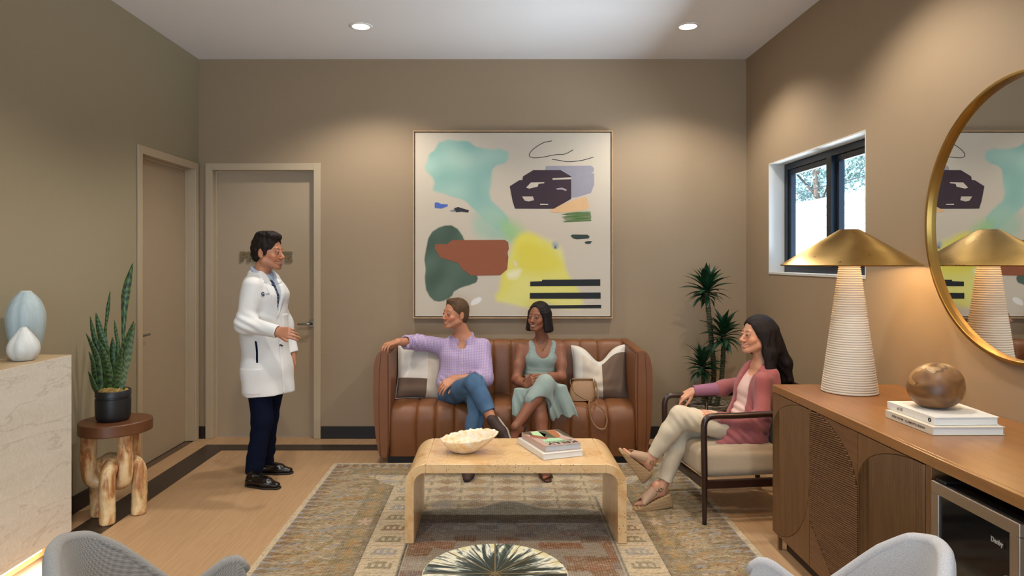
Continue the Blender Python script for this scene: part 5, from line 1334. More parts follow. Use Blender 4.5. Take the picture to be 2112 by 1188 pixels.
Rm = np.stack([np.array([-fdir[0], -fdir[1], 0]), np.array([ldir[0], ldir[1], 0]), np.array([0, 0, 1.])], 1)
cs = ap(0.295, AW/2, 0.362)
blob('seat_cushion', [('u', BX(cs, (0.305, 0.295, 0.094), 0.06, Rm), 0), ('u', EL(cs+np.array([0, 0, 0.04]), (0.27, 0.26, 0.066), Rm), 0.03)], 0.009, M_SEATF, ach, disp=lambda X, Y, Z: 0.002*snoise(X, Y, Z, 14))
cb_ = ap(AD-0.085, AW/2, 0.585); tl_ = 0.2
bn = np.array([-fdir[0], -fdir[1], 0])*math.cos(tl_)+np.array([0, 0, -1.])*math.sin(tl_)*-1*0
Rb = np.array(Matrix.Rotation(0.0, 3, 'Z'))
Rb = np.stack([Rm[:, 0]*math.cos(tl_)-Rm[:, 2]*math.sin(tl_), Rm[:, 1], Rm[:, 2]*math.cos(tl_)+Rm[:, 0]*math.sin(tl_)], 1)
bcush = blob('back_cushion', [('u', BX(cb_, (0.055, 0.28, 0.175), 0.05, Rb), 0)], 0.009, M_BKF, ach)
M_WPIPE = plain('white_piping', '#d9d6cf', 0.7)
for k in (-0.045, 0.045):
    pp = [cb_+Rb@np.array([k, 0.272*a, 0.165*b]) for a, b in smooth_poly([(-1, -1), (1, -1), (1, 1), (-1, 1)], 3)]; obj('piping', MB().tube(pp, 0.005, 8, closed=True), M_WPIPE, bcush if False else ach, smooth=True)
for z in (0.505, 0.56, 0.615):
    pp = [ap(AD-0.10+0.03*(z-0.5), 0.03+AW*0.9*k/6, z+0.006*math.sin(k)) for k in range(7)]

# ================================================================ GREY LOUNGE CHAIRS (foreground, swept shells)
M_TWEED = fabric('grey_tweed', '#8f8d8b', 0.95, 420, 0.1, 0.9, col2='#55534f')
t = NT('grey_herringbone'); v = t.co()
w1_ = t.wave(t.co((1, 1, 1), (0, 0, 0.7)), 110, 'X'); w2_ = t.wave(t.co((1, 1, 1), (0, 0.6, -0.7)), 110, 'X'); zz = t.ramp(t.wave(v, 26, 'Z'), [(0.49, (0, 0, 0, 1)), (0.51, (1, 1, 1, 1))]); hb = t.mix(zz, w1_, w2_)
nn_ = t.noise(v, 330, 3); t.set(Base_Color=t.mix(t.math('MULTIPLY', nn_, 0.6), t.mix(hb, hx('#7d7b78'), hx('#b1afac')), hx('#5d5b58')), Roughness=0.95, Sheen_Weight=0.2); t.bump(t.math('ADD', nn_, t.math('MULTIPLY', hb, 0.4)), 0.4, 0.002); M_HERR = t.m
def lounge(name, label, cx, cy, yaw, mirror, mats):
    """tub chair: inner and outer shell swept round a U plan; tall at the back, dipping along the arms and lifting at their ends"""
    ch = thing(name, label, 'armchair', (cx, cy, 0), 'grey tub chairs in the foreground')
    ca, sa = math.cos(yaw), math.sin(yaw)
    def W(x, y, z): x *= mirror; return (cx+ca*x-sa*y, cy+sa*x+ca*y, z)
    half = spline([(0, -0.305, 0), (0.18, -0.302, 0), (0.285, -0.272, 0), (0.33, -0.17, 0), (0.335, 0.02, 0), (0.322, 0.24, 0)], 10)
    U_ = [np.array([-p[0], p[1]]) for p in half[::-1]]+[np.array([p[0], p[1]]) for p in half[1:]]
    n, m = len(U_), 15
    L_ = np.concatenate([[0], np.cumsum([np.linalg.norm(U_[i+1]-U_[i]) for i in range(n-1)])]); L_ = np.abs(L_-L_[-1]/2); Lm = L_.max()
    def rim(i): return float(np.interp(L_[i], [0, 0.12, 0.22, 0.29, 0.35, 0.42, 0.52, 0.62, Lm-0.06, Lm-0.02, Lm], [0.69, 0.715, 0.765, 0.768, 0.745, 0.685, 0.575, 0.47, 0.545, 0.54, 0.50]))
    def off(i, d):
        t = U_[min(i+1, n-1)]-U_[max(i-1, 0)]; t = t/np.linalg.norm(t); return U_[i]+np.array([t[1], -t[0]])*d
    def mk(o0, o1, sgn):
        vs = []
        for i in range(n):
            for j in range(m):
                q = j/(m-1); z = 0.26+(rim(i)-0.26)*q; x, y = off(i, o0+(o1-o0)*q); vs.append(W(x, y, z))
        fs = [(i*m+j, (i+1)*m+j, (i+1)*m+j+1, i*m+j+1) for i in range(n-1) for j in range(m-1)]
        if sgn*mirror < 0: fs = [f[::-1] for f in fs]
        return vs, fs
    for nm, o0, o1, sg, mt in (('inner_shell', -0.05, 0.03, -1, mats[0]), ('outer_shell', 0.0, 0.07, 1, mats[1])):
        mb = MB(); mb.add(*mk(o0, o1, sg)); obj(nm, mb, mt, ch, smooth=True)
    pp = []
    for i in range(n): x, y = off(i, 0.050); pp.append(W(x, y, rim(i)-0.004))
    obj('rim_roll', MB().tube(pp, 0.0215, 12), mats[0], ch, smooth=True)
    for i in (0, n-1):
        mb = MB(); a = []; b = []
        for j in range(m):
            q = j/(m-1); z = 0.26+(rim(i)-0.26)*q; a.append(W(*off(i, -0.05+0.08*q), z)); b.append(W(*off(i, 0.07*q), z))
        mb.add(a+b, [(j, j+1, m+j+1, m+j) for j in range(m-1)]); obj('arm_front', mb, mats[1], ch, smooth=True)
    pp = []
    for i in range(n): x, y = off(i, 0.070); pp.append(W(x, y, rim(i)-0.014))
    obj('welt', MB().tube(pp, 0.004, 6), mats[1], ch, smooth=True)
    c = np.array(W(0, 0.0, 0.36)); blob('seat_cushion', [('u', EL(c, (0.285, 0.285, 0.10)), 0), ('i', PL(c+np.array([0, 0, 0.075]), (0, 0, 1)), 0.04), ('i', PL(c-np.array([0, 0, 0.08]), (0, 0, -1)), 0.03)], 0.014, mats[0], ch)
    mb = MB().lathe([(0.0005, 0.275), (0.26, 0.275), (0.28, 0.262), (0.22, 0.20), (0.05, 0.19), (0.035, 0.05), (0.24, 0.03), (0.25, 0.0115), (0.0005, 0.0115)], (cx, cy, 0), 40, cap=False); obj('swivel_base', mb, M_DKW, ch, smooth=True, auto=40)
    return ch
M_TWEED_DAYLIT = fabric('daylit_tweed', '#cfcfd2', 0.95, 420, 0.08, 0.8, col2='#9a9aa0')  # grey tweed lightened and cooled, daylight on the right chair put into its colour
lounge('lounge_chair', 'grey herringbone tub chair at the left of the round table, only its rim in view', -0.835, 1.965, math.radians(-50), 1, (M_HERR, M_TWEED))
lounge('lounge_chair', 'grey tweed tub chair at the right of the round table, before the cooler', 0.84, 1.95, math.radians(50), -1, (M_TWEED_DAYLIT, M_TWEED_DAYLIT))
# ================================================================ PEOPLE
def unit(v): v = np.array(v, float); return v/np.linalg.norm(v)
def frame(f, up=(0, 0, 1)):
    """columns: right, forward, up"""
    f = unit(f); r = unit(np.cross(f, np.array(up, float))); u = np.cross(r, f); return np.stack([r, f, u], 1)
class Head:
    def __init__(s, o, f, up=(0, 0, 1), sc=1.0): s.o = np.array(o, float); s.R = frame(f, up); s.s = sc
    def p(s, *q): return s.o+s.R@(s.s*np.array(q, float))
    def el(s, c, r): return EL(s.p(*c), np.array(r)*s.s, s.R)
    def c3(s, a, b, r1, r2=None): return C3(s.p(*a), s.p(*b), r1*s.s, (r1 if r2 is None else r2)*s.s)
    def loc(s, V): return (np.asarray(V)-s.o)@s.R/s.s
    def locxyz(s, X, Y, Z): return s.loc(np.stack([X, Y, Z], -1)).T
MOUTH = [(-0.0275, 0.0790, -0.0600), (-0.0150, 0.0900, -0.0670), (0, 0.0935, -0.0695), (0.0150, 0.0900, -0.0670), (0.0275, 0.0790, -0.0600)]
def head_ops(H, jaw=1.0, smile=1.0, ears=True):
    o = [('u', H.el((0, -0.014, 0.036), (0.0735, 0.094, 0.084)), 0), ('u', H.el((0, 0.030, -0.028), (0.0580, 0.058, 0.080)), 0.03)]
    for s in (1, -1):
        o += [('u', H.c3((s*0.050*jaw, -0.002, -0.056), (s*0.021*jaw, 0.064, -0.094), 0.020, 0.016), 0.026)]
    o += [('u', H.c3((-0.010*jaw, 0.075, -0.0985), (0.010*jaw, 0.075, -0.0985), 0.0150), 0.018)]
    for s in (1, -1): o += [('u', H.el((s*0.040, 0.058, -0.030), (0.021, 0.021, 0.017)), 0.016), ('u', H.el((s*0.034, 0.066, -0.046), (0.015, 0.014, 0.014)), 0.014)]
    o += [('u', H.c3((-0.034, 0.0735, 0.0195), (0.034, 0.0735, 0.0195), 0.011), 0.012)]
    for s in (1, -1): o += [('s', H.el((s*0.031, 0.102, -0.001), (0.0170, 0.020, 0.0105)), 0.012)]
    o += [('u', H.c3((0, 0.082, 0.006), (0, 0.1045, -0.030), 0.0068, 0.0100), 0.012), ('u', H.el((0, 0.1065, -0.034), (0.0112, 0.0108, 0.0092)), 0.007)]
    for s in (1, -1): o += [('u', H.el((s*0.0125, 0.096, -0.038), (0.0070, 0.0085, 0.0065)), 0.006), ('s', H.el((s*0.0062, 0.1035, -0.0445), (0.0034, 0.005, 0.003)), 0.002)]
    # mouth: a bed behind the teeth, then upper and lower lip
    for i in range(4):
        a, b = np.array(MOUTH[i]), np.array(MOUTH[i+1]); q = (0.0040, 0.0058, 0.0062, 0.0058, 0.0040); e = (0.0042, 0.0068, 0.0074, 0.0068, 0.0042)
        o += [('u', H.c3(a+(0, 0, 0.0048), b+(0, 0, 0.0048), q[i], q[i+1]), 0.006), ('u', H.c3(a+(0, -0.002, -0.0080), b+(0, -0.002, -0.0080), e[i], e[i+1]), 0.006)]
    g = (0.0012, 0.0040*smile, 0.0048*smile, 0.0040*smile, 0.0012)
    for i in range(4):
        a, b = np.array(MOUTH[i]), np.array(MOUTH[i+1]); o.append(('s', H.c3(a+(0, 0.004, -0.001), b+(0, 0.004, -0.001), g[i], g[i+1]), 0.0015))
    # lids: a ball over the eye with a narrow almond opening
    for s in (1, -1):
        o += [('u', H.el((s*0.031, 0.0780, -0.001), (0.0152, 0.0135, 0.0125)), 0.005), ('s', H.el((s*0.0315, 0.0940, -0.0018), (0.0128, 0.0125, 0.0034)), 0.0012), ('u', H.c3((s*0.031-0.013, 0.0865, 0.0060), (s*0.031+0.013, 0.0855, 0.0055), 0.0022), 0.004)]
    if ears:
        for s in (1, -1): o += [('u', H.el((s*0.074, -0.014, -0.010), (0.0085, 0.018, 0.030)), 0.006), ('s', H.el((s*0.084, -0.009, -0.005), (0.0060, 0.010, 0.018)), 0.004), ('u', H.el((s*0.075, -0.006, -0.034), (0.006, 0.008, 0.009)), 0.004)]
    return o
def body_blob(ops, H, p, colf, lo=0.0046, hi=0.0021):
    """one skin mesh: the head part is sampled finer than the rest, both run into each other at the neck"""
    up = H.R[:, 2]; P = H.p(0, 0, -0.128); r = 0.22*H.s
    V1, F1 = sculpt(ops+[('i', PL(P-up*0.016, -up), 0)], hi, None, 1, (H.o-r, H.o+r)); F1 = F1[((V1[F1].mean(1)-P)@up) > -0.003]
    V2, F2 = sculpt(ops+[('i', PL(P+up*0.020, up), 0)], lo, None, 1); F2 = F2[((V2[F2].mean(1)-P)@up) < 0.004]
    V = np.concatenate([V2, V1]); F = np.concatenate([F2, F1+len(V2)])
    return quadmesh('body', V, F, M_SKIN, p, col=colf(V))
def head_bits(H, parent, iris='#2b1a10', seed=0):
    for s in (1, -1):
        n = 16; mb = MB(); c = H.p(s*0.031, 0.0772, -0.001); r = 0.0126*H.s; f = unit(H.R[:, 1]); vs = []
        for i in range(n+1):
            th = math.pi*i/n
            for j in range(18):
                ph = 2*math.pi*j/18; vs.append(c+r*(math.cos(th)*f+math.sin(th)*(math.cos(ph)*H.R[:, 0]+math.sin(ph)*H.R[:, 2])))
        fs = [(i*18+j, i*18+(j+1) % 18, (i+1)*18+(j+1) % 18, (i+1)*18+j) for i in range(n) for j in range(18)]
        for q in fs: mb.f.append(q); mb.mi.append(1 if q[0]//18 < 3 else 0)
        mb.v = [tuple(v) for v in vs]; obj('eye', mb, [M_EYE, IRIS[iris]], parent, smooth=True)
    ops = []
    T = [(-0.0225, 0.0800, -0.0630), (-0.0130, 0.0875, -0.0672), (0, 0.0905, -0.0692), (0.0130, 0.0875, -0.0672), (0.0225, 0.0800, -0.0630)]; g = (0.0022, 0.0046, 0.0052, 0.0046, 0.0022)
    for i in range(4): ops.append(('u', H.c3(T[i], T[i+1], g[i], g[i+1]), 0))
    blob('teeth', ops, 0.0018, M_TEETH, parent)
M_EYE = plain('eye_white', '#b5ada5', 0.25, var=0.02); M_TEETH = plain('teeth', '#e9e4da', 0.3, var=0.02)
IRIS = {k: plain('iris_'+k[1:], k, 0.2, var=0.1) for k in ('#1d120b', '#2b1a10', '#3b2c20')}
def skin_mat(name): return attr_mat(name, 0.48, 0.12, 500, sss=0.08, spec=0.4)
M_SKIN = skin_mat('skin')
def skin_col(H, base, lip, brow, blush=0.25, stubble=0.0, extra=None):
    b = np.array(hx(base)[:3]); lp = np.array(hx(lip)[:3]); bw = np.array(hx(brow)[:3]); rd = np.array([b[0]*1.05, b[1]*0.72, b[2]*0.66])
    def f(V):
        q = H.loc(V); x, y, z = q[:, 0], q[:, 1], q[:, 2]; ax = np.abs(x); c = np.tile(b, (len(V), 1))
        n = snoise(V[:, 0], V[:, 1], V[:, 2], 40)[:, None]*0.035; c = c*(1+n)
        def mixm(m, col, a=1.0):
            nonlocal c; m = np.clip(m, 0, 1)[:, None]*a; c = c*(1-m)+col*m
        near = (np.abs(z) < 0.2) & (y > 0.02) & (ax < 0.09)
        mixm(near*np.exp(-(((ax-0.042)/0.020)**2+((z+0.032)/0.018)**2)), rd, blush*1.6)
        mixm(near*np.exp(-((x/0.014)**2+((z+0.034)/0.014)**2))*(y > 0.09), rd, blush)
        if stubble: mixm(near*np.clip((-0.045-z)/0.02, 0, 1)*(z > -0.125)*(1-np.exp(-((z+0.07)/0.01)**2)*(ax < 0.02)), b*np.array([0.62, 0.6, 0.62]), stubble)
        zm = -0.0705+0.0100*(ax/0.0275)**1.7; mixm(near*(y > 0.068)*(ax < 0.030)*np.clip(2.6-2.0*np.abs(z-zm)/(0.0105*np.clip(1.08-(ax/0.030)**2, 0.12, 1)), 0, 1), lp, 0.8)
        zb = 0.0225+0.004*np.cos((ax-0.030)*90)
        mixm(near*(y > 0.055)*np.clip((ax-0.010)/0.004, 0, 1)*np.clip((0.051-ax)/0.012, 0, 1)*np.clip(1.7-np.abs(z-zb)/(0.0036-0.03*np.clip(ax-0.03, 0, 0.1)), 0, 1), bw, 0.62)
        mixm(near*(y > 0.07)*(np.abs(ax-0.031) < 0.0155)*np.exp(-((z-0.0030-0.0*ax)/0.0020)**2), bw*0.5, 0.9)
        mixm(near*(y > 0.07)*np.exp(-(((ax-0.031)/0.016)**2+((z+0.010)/0.005)**2)), b*0.8, 0.5)
        if extra: c = extra(V, c)
        return c
    return f
def hand_ops(w, d, nrm, side, curl=(0.4, 0.45, 0.5, 0.55), spread=0.06, thumb=(0.75, 0.65, -0.25), tcurl=0.3, s=1.0, k=0.005):
    """w wrist, d direction of the knuckles, nrm normal of the back of the hand, side +1/-1 where the thumb sits"""
    x = unit(d); z = unit(np.array(nrm, float)-np.dot(nrm, x)*x); y = np.cross(z, x)*side; w = np.array(w, float)
    P = lambda a, b, c: w+s*(a*x+b*y+c*z)
    ops = []; kn = [(0.088, 0.030), (0.092, 0.0105), (0.087, -0.0095), (0.079, -0.0275)]; L = [0.072, 0.080, 0.074, 0.058]; rr = [0.0090, 0.0092, 0.0086, 0.0076]
    for i, (kx, ky) in enumerate(kn):
        ops.append(('u', C3(P(0.004, ky*0.62, 0.0), P(kx, ky, 0.0), 0.0155*s, 0.0108*s), 0.012*s))
        a = 0.0; p = np.array([kx, ky, 0.0]); sp = (1.5-i)*spread
        for j, fr in enumerate((0.46, 0.30, 0.24)):
            a += curl[i]*(0.95, 1.15, 0.75)[j]; dirv = np.array([math.cos(a)*math.cos(sp), math.sin(sp)*math.cos(a), -math.sin(a)]); q = p+dirv*L[i]*fr
            r0 = rr[i]*(1.0, 0.93, 0.86)[j]; ops.append(('u', C3(P(*p), P(*q), r0*s, r0*0.9*s), 0.002 if j else k)); p = q
    t0 = np.array([0.018, 0.020, -0.006]); dv = unit(thumb); q = t0+dv*0.040
    ops.append(('u', C3(P(*t0), P(*q), 0.0155*s, 0.0115*s), 0.008*s)); dv2 = unit(dv+np.array([tcurl, -tcurl*0.6, -tcurl*0.3])); q2 = q+dv2*0.032; ops.append(('u', C3(P(*q), P(*q2), 0.0108*s, 0.0096*s), 0.003))
    dv3 = unit(dv2+np.array([tcurl, -tcurl*0.4, 0])); q3 = q2+dv3*0.024; ops.append(('u', C3(P(*q2), P(*q3), 0.0094*s, 0.0078*s), 0.002))
    return ops
def limb(pts, rad, k=0.02): return [('u', C3(pts[i], pts[i+1], rad[i], rad[i+1]), k) for i in range(len(pts)-1)]
def foot_frame(A, d, u): 
    d = unit(d); u = unit(np.array(u, float)-np.dot(u, d)*d); s = np.cross(u, d); return np.array(A, float), d, u, s
def shoe_ops(A, d, u, L=0.29, wd=1.0, h=0.075):
    """closed shoe; A is the point of the sole under the ankle"""
    A, d, u, s = foot_frame(A, d, u); P = lambda a, b, c: A+a*d+b*s+c*u; k = L/0.29; R = np.stack([d, s, u], 1)
    return [('u', C3(P(-0.045*k, 0, 0.035), P(-0.03*k, 0, h), 0.034*wd, 0.036*wd), 0), ('u', EC(P(-0.03*k, 0, 0.036), P(0.10*k, 0, 0.034), (0.035*wd, 0.036), (0.044*wd, 0.034), s), 0.02), ('u', EC(P(0.08*k, 0, 0.032), P(0.175*k, 0, 0.022), (0.045*wd, 0.034), (0.030*wd, 0.020), s), 0.02),
            ('u', EC(P(0.0, 0, h), P(0.08*k, 0, 0.05), (0.034*wd, 0.02), (0.030*wd, 0.022), s), 0.02), ('i', PL(P(0, 0, 0.002), -u), 0.002)]
def sole_ops(A, d, u, L=0.29, wd=1.0, th=0.012, grow=0.004):
    A, d, u, s = foot_frame(A, d, u); P = lambda a, b, c: A+a*d+b*s+c*u; k = L/0.29
    return [('u', EC(P(-0.038*k, 0, 0.0), P(0.09*k, 0, 0.0), (0.038*wd+grow, 0.05), (0.047*wd+grow, 0.05), s, cap=0.042*wd+grow), 0), ('u', EC(P(0.08*k, 0, 0.0), P(0.178*k, 0, 0.0), (0.047*wd+grow, 0.05), (0.030*wd+grow, 0.05), s, cap=0.026), 0.01), ('i', PL(P(0, 0, 0.0005), -u), 0), ('i', PL(P(0, 0, th), u), 0)]
def foot_ops(A, d, u, s_=1.0):
    """bare foot, A on the sole under the ankle"""
    A, d, u, s = foot_frame(A, d, u); P = lambda a, b, c: A+s_*(a*d+b*s+c*u)
    o = [('u', C3(P(0, 0, 0.085), P(-0.02, 0, 0.03), 0.032*s_, 0.028*s_), 0.02), ('u', EC(P(-0.01, 0, 0.045), P(0.11, 0, 0.022), (0.03*s_, 0.034*s_), (0.040*s_, 0.017*s_), s), 0.02), ('u', C3(P(0.01, 0, 0.075), P(0.08, 0, 0.035), 0.026*s_, 0.02*s_), 0.02)]
    for i, b in enumerate((-0.028, -0.012, 0.002, 0.015, 0.027)):
        L = 0.172-0.012*i; o.append(('u', C3(P(0.12, b, 0.016), P(L, b*1.05, 0.012), 0.0105*s_, (0.0105-0.0012*i)*s_), 0.004))
    return o
def hair_disp(H, amp=0.003, freq=90, o=0):
    def f(X, Y, Z):
        x, y, z = H.locxyz(X, Y, Z); a = np.arctan2(x, y+0.02)
        return 0.55*amp*(np.sin(a*freq*0.30+y*120+snoise(x, y, z, 30, 6, o)*2.2)*0.5+np.sin(a*freq*0.9+y*260+snoise(x, y, z, 55, 6, o+5)*2)*0.5)+0.25*amp*snoise(x, y, z, 160, 8, o+3)+(0.0017*snoise(x, y, z, 70, 8, o+11)-0.0012 if amp > 0.0032 else 0)
    return f
def hair_mat(name, ca, cb):
    t = NT(name); n = t.noise(t.co((60, 60, 8)), 4, 4, 0.6, 0.6); t.set(Base_Color=t.mix(n, hx(ca), hx(cb)), Roughness=0.55, Specular_IOR_Level=0.22); t.bump(n, 0.6, 0.004); return t.m
def short_hair(H, tuft=1.0, back=1.0):
    o = [('u', H.el((0, -0.016, 0.040), (0.0780, 0.099, 0.086)), 0), ('u', H.el((0, -0.050, -0.002), (0.071, 0.062, 0.075)), 0.02), ('u', H.el((0.008, 0.040, 0.104), (0.054, 0.044, 0.024*tuft)), 0.03), ('u', H.el((0.01, -0.02, 0.115), (0.058, 0.06, 0.018*tuft)), 0.03), ('u', H.el((0.0, 0.068, 0.098), (0.040, 0.018, 0.016*tuft)), 0.015)]
    for s in (1, -1): o.append(('u', H.el((s*0.073, 0.010, 0.005), (0.009, 0.018, 0.035)), 0.01))
    o += [('s', H.el((0, 0.120, -0.035), (0.096, 0.086, 0.126)), 0.006)]
    for s in (1, -1): o += [('s', H.el((s*0.088, -0.010, -0.030), (0.028, 0.026, 0.045)), 0.006), ('s', H.el((s*0.08, 0.05, -0.055), (0.05, 0.05, 0.055)), 0.006)]
    o += [('s', H.el((0, 0.02, -0.13), (0.10, 0.095, 0.085)), 0.01), ('i', PL(H.p(0, 0, -0.085), -H.R[:, 2]), 0.02)]
    return o

# ---------------------------------------------------------------- doctor, standing
def doctor():
    p = thing('person', 'standing man in a white lab coat, navy trousers and striped tie by the back door', 'person', (-1.7, 4.95, 0))
    f = unit((0.88, -0.47, 0)); rt = unit(np.cross(f, (0, 0, 1))); up = np.array([0, 0, 1.])
    H = Head(at(553, 520, 4.95), (0.985, -0.16, -0.02), (0.05, 0, 1), 1.10)
    nb = at(540, 571, 4.96); ch = at(546, 612, 4.96); wa = at(545, 690, 4.96); hp = at(551, 760, 4.96); hem = at(556, 816, 4.96)
    shR, elR, wrR = at(520, 592, 4.80), at(505, 668, 4.74), at(572, 684, 4.68); shL, elL, wrL = at(561, 592, 5.12), at(586, 668, 5.21), at(604, 727, 5.17)
    kR, aR = at(541, 865, 4.86), at(524, 960, 4.86); kL, aL = at(553, 860, 5.06), at(548, 945, 5.10)
    hR, hL = hp-rt*-0.0+rt*0.09+np.array([0, 0, 0.02]), hp-rt*0.09+np.array([0, 0, 0.02])
    ops = head_ops(H, 1.06)
    ops += [('u', C3(H.p(0, -0.022, -0.06), nb+np.array([0, 0, 0.03]), 0.056, 0.058), 0.03), ('u', EC(nb-up*0.05, ch, (0.115, 0.05), (0.155, 0.095), rt), 0.04), ('u', EC(ch, wa, (0.155, 0.095), (0.145, 0.10), rt), 0.04), ('u', EC(wa, hp, (0.145, 0.10), (0.16, 0.11), rt), 0.04)]
    ops += limb([shR, elR, wrR], [0.05, 0.042, 0.028], 0.03)+limb([shL, elL, wrL], [0.05, 0.042, 0.028], 0.03)+limb([hR, kR, aR], [0.075, 0.05, 0.038], 0.03)+limb([hL, kL, aL], [0.075, 0.05, 0.038], 0.03)
    ops += hand_ops(wrR, unit(at(612, 688, 4.62)-wrR), (-0.15, -0.75, 0.35), -1, (0.35, 0.45, 0.6, 0.7), 0.03, (0.85, 0.45, 0.15), 0.1, 1.06)
    ops += hand_ops(wrL, unit(at(609, 768, 5.15)-wrL), (0.75, 0.35, 0.1), -1 if False else -1, (0.30, 0.36, 0.42, 0.48), 0.03, (0.8, 0.35, -0.35), 0.2, 1.05)
    body_blob(ops, H, p, skin_col(H, '#b27a5c', '#a05a4e', '#2a1c14', 0.35, 0.35))
    head_bits(H, p, '#2b1a10')
    blob('hair', short_hair(H, 1.15), 0.0035, hair_mat('hair_dark_brown', '#0d0907', '#251a14'), p, disp=hair_disp(H, 0.0035, 80))
    # shirt with collar, tie
    M_SHIRT = fabric('pale_blue_shirt', '#a9b4c6', 0.8, 500, 0.05, 0.2)
    tc = lambda X, Y, Z: ((X-ch[0])*rt[0]+(Y-ch[1])*rt[1], (X-ch[0])*f[0]+(Y-ch[1])*f[1], Z)
    so = [('u', EC(nb-up*0.03, ch, (0.14, 0.075), (0.172, 0.113), rt), 0), ('u', EC(ch, wa, (0.172, 0.113), (0.152, 0.108), rt), 0.04)]
    cpath = [nb+f*0.055-up*0.02, nb+f*0.05+rt*0.045+up*0.012, nb+rt*0.066+up*0.040, nb-f*0.05+rt*0.04+up*0.062, nb-f*0.055-rt*0.03+up*0.062, nb-rt*0.066+up*0.040, nb+f*0.05-rt*0.045+up*0.012, nb+f*0.055-up*0.02]
    cp = spline(cpath, 3); so += [('u', C3(cp[i], cp[i+1], 0.015), 0.006) for i in range(len(cp)-1)]
    shirt = blob('shirt', so, 0.005, M_SHIRT, p)
    t = NT('striped_tie'); st = t.wave(t.co((1, 1, 1), (0.6, 0.6, 0)), 10, 'Z'); t.set(Base_Color=t.ramp(st, [(0.6, hx('#10192f')), (0.68, hx('#6f8bb0')), (0.8, hx('#6f8bb0')), (0.88, hx('#10192f'))]), Roughness=0.5); 
    bpy.context.view_layer.update()
    def onshirt(z):
        c = nb+(ch-nb)*np.clip((nb[2]-z)/(nb[2]-ch[2]), 0, 1) if z > ch[2] else ch+(wa-ch)*np.clip((ch[2]-z)/(ch[2]-wa[2]), 0, 1); c = np.array([c[0], c[1], z]); o = c+f*0.5-parent_loc(p)
        ok, loc, nn, _ = shirt.ray_cast(Vector(o), Vector(-f)); return np.array(loc)+parent_loc(p) if ok else c+f*0.1
    zs = np.linspace(nb[2]-0.022, wa[2]+0.05, 16); mb = MB(); vs = []
    for i, z in enumerate(zs):
        q = onshirt(z)+f*(0.011 if i < 3 else 0.007); wd_ = (0.016, 0.021, 0.017, 0.016)[i] if i < 4 else 0.016+0.020*min(1, (i-3)/9)
        vs += [q-rt*wd_-f*0.006, q-rt*wd_*0.5, q+rt*wd_*0.5, q+rt*wd_-f*0.006]
    mb.add(vs, [(4*i+j, 4*i+j+1, 4*i+j+5, 4*i+j+4) for i in range(15) for j in range(3)]); obj('tie', mb, t.m, p, smooth=True, solid=0.004)
    # coat
    zb, zt = at(0, 655, 4.9)[2], nb[2]+0.03
    def wedge(X, Y, Z):
        a, ff, z = tc(X, Y, Z); w = 0.050*np.clip((z-zb)/(zt-zb), 0, 1.4)**0.8; return np.maximum(np.abs(a+0.004)-w, np.maximum(-(ff-0.0), zb-z))
    co = [('u', EC(nb-up*0.045, ch, (0.16, 0.095), (0.192, 0.128), rt), 0), ('u', EC(ch, wa, (0.192, 0.128), (0.178, 0.134), rt), 0.05), ('u', EC(wa, hp, (0.178, 0.134), (0.198, 0.148), rt), 0.05), ('u', EC(hp, hem+up*-0.06, (0.198, 0.148), (0.208, 0.168), rt), 0.04)]
    co += [('u', C3(nb-f*0.045+up*0.028-rt*0.05, nb-f*0.045+up*0.028+rt*0.05, 0.024), 0.02), ('u', C3(nb-f*0.04+up*0.02+rt*0.06, nb+f*0.03-up*0.01+rt*0.075, 0.022, 0.018), 0.02), ('u', C3(nb-f*0.04+up*0.02-rt*0.06, nb+f*0.03-up*0.01-rt*0.075, 0.022, 0.018), 0.02)]
    co += limb([shR+up*0.005, elR, wrR+unit(elR-wrR)*0.012], [0.064, 0.060, 0.046], 0.055)+limb([shL+up*0.002, elL, wrL+unit(elL-wrL)*0.012], [0.064, 0.058, 0.045], 0.055)
    wd = unit(wrR-elR); wl = unit(wrL-elL)
    co += [('s', C3(wrR-wd*0.03, wrR+wd*0.12, 0.036), 0.003), ('s', C3(wrL-wl*0.03, wrL+wl*0.12, 0.036), 0.003), ('s', BX(wrR+wd*0.055, (0.05, 0.06, 0.06), 0.004, frame(wd)[:, [1, 0, 2]]), 0), ('s', BX(wrL+wl*0.055, (0.05, 0.06, 0.06), 0.004, frame(wl, (1, 0, 0))[:, [1, 0, 2]]), 0)]
    co += [('s', FN(wedge, nb-0.3+np.array([0, 0, -0.2]), nb+0.35), 0.004), ('i', PL((0, 0, at(0, 814, 4.86)[2]), (0, 0, -1)), 0.004), ('s', EC(hp-up*0.15, hem-up*0.2, (0.16, 0.11), (0.198, 0.158), rt), 0.01)]
    def cdisp(X, Y, Z):
        a, ff, z = tc(X, Y, Z); w = 0.050*np.clip((z-zb)/(zt-zb), 0, 1.4)**0.8
        d = np.zeros_like(X)
        lap = (ff > 0) & (z > zb-0.01) & (np.abs(a)-w < 0.055*np.clip((z-zb)/0.22, 0, 1)*np.clip((zt+0.03-z)/0.05, 0.3, 1)); notch = (np.abs(z-(zt-0.085)-0.25*(np.abs(a)-w)) < 0.006)
        d -= 0.006*(lap & ~notch)
        d += 0.006*((ff > 0) & (z < zb) & (np.abs(a+0.006) < 0.004))                      # front closing
        sd = a-0.0                                                                        # near side patch pocket
        pk = (ff > -0.03) & (ff < 0.125) & (a > 0.02) & (z < 0.83) & (z > 0.655); d -= 0.005*pk
        ck = (ff > 0) & (a > -0.14) & (a < -0.05) & (z < 1.20) & (z > 1.09); d -= 0.004*ck
        # creases at the elbow and sides
        e = np.exp(-(((X-elR[0]-0.02)/0.10)**2+((Z-elR[2])/0.07)**2))*(Y < ch[1]-0.08); d += e*0.006*np.sin((X*0.6+Z*1.2)*95)
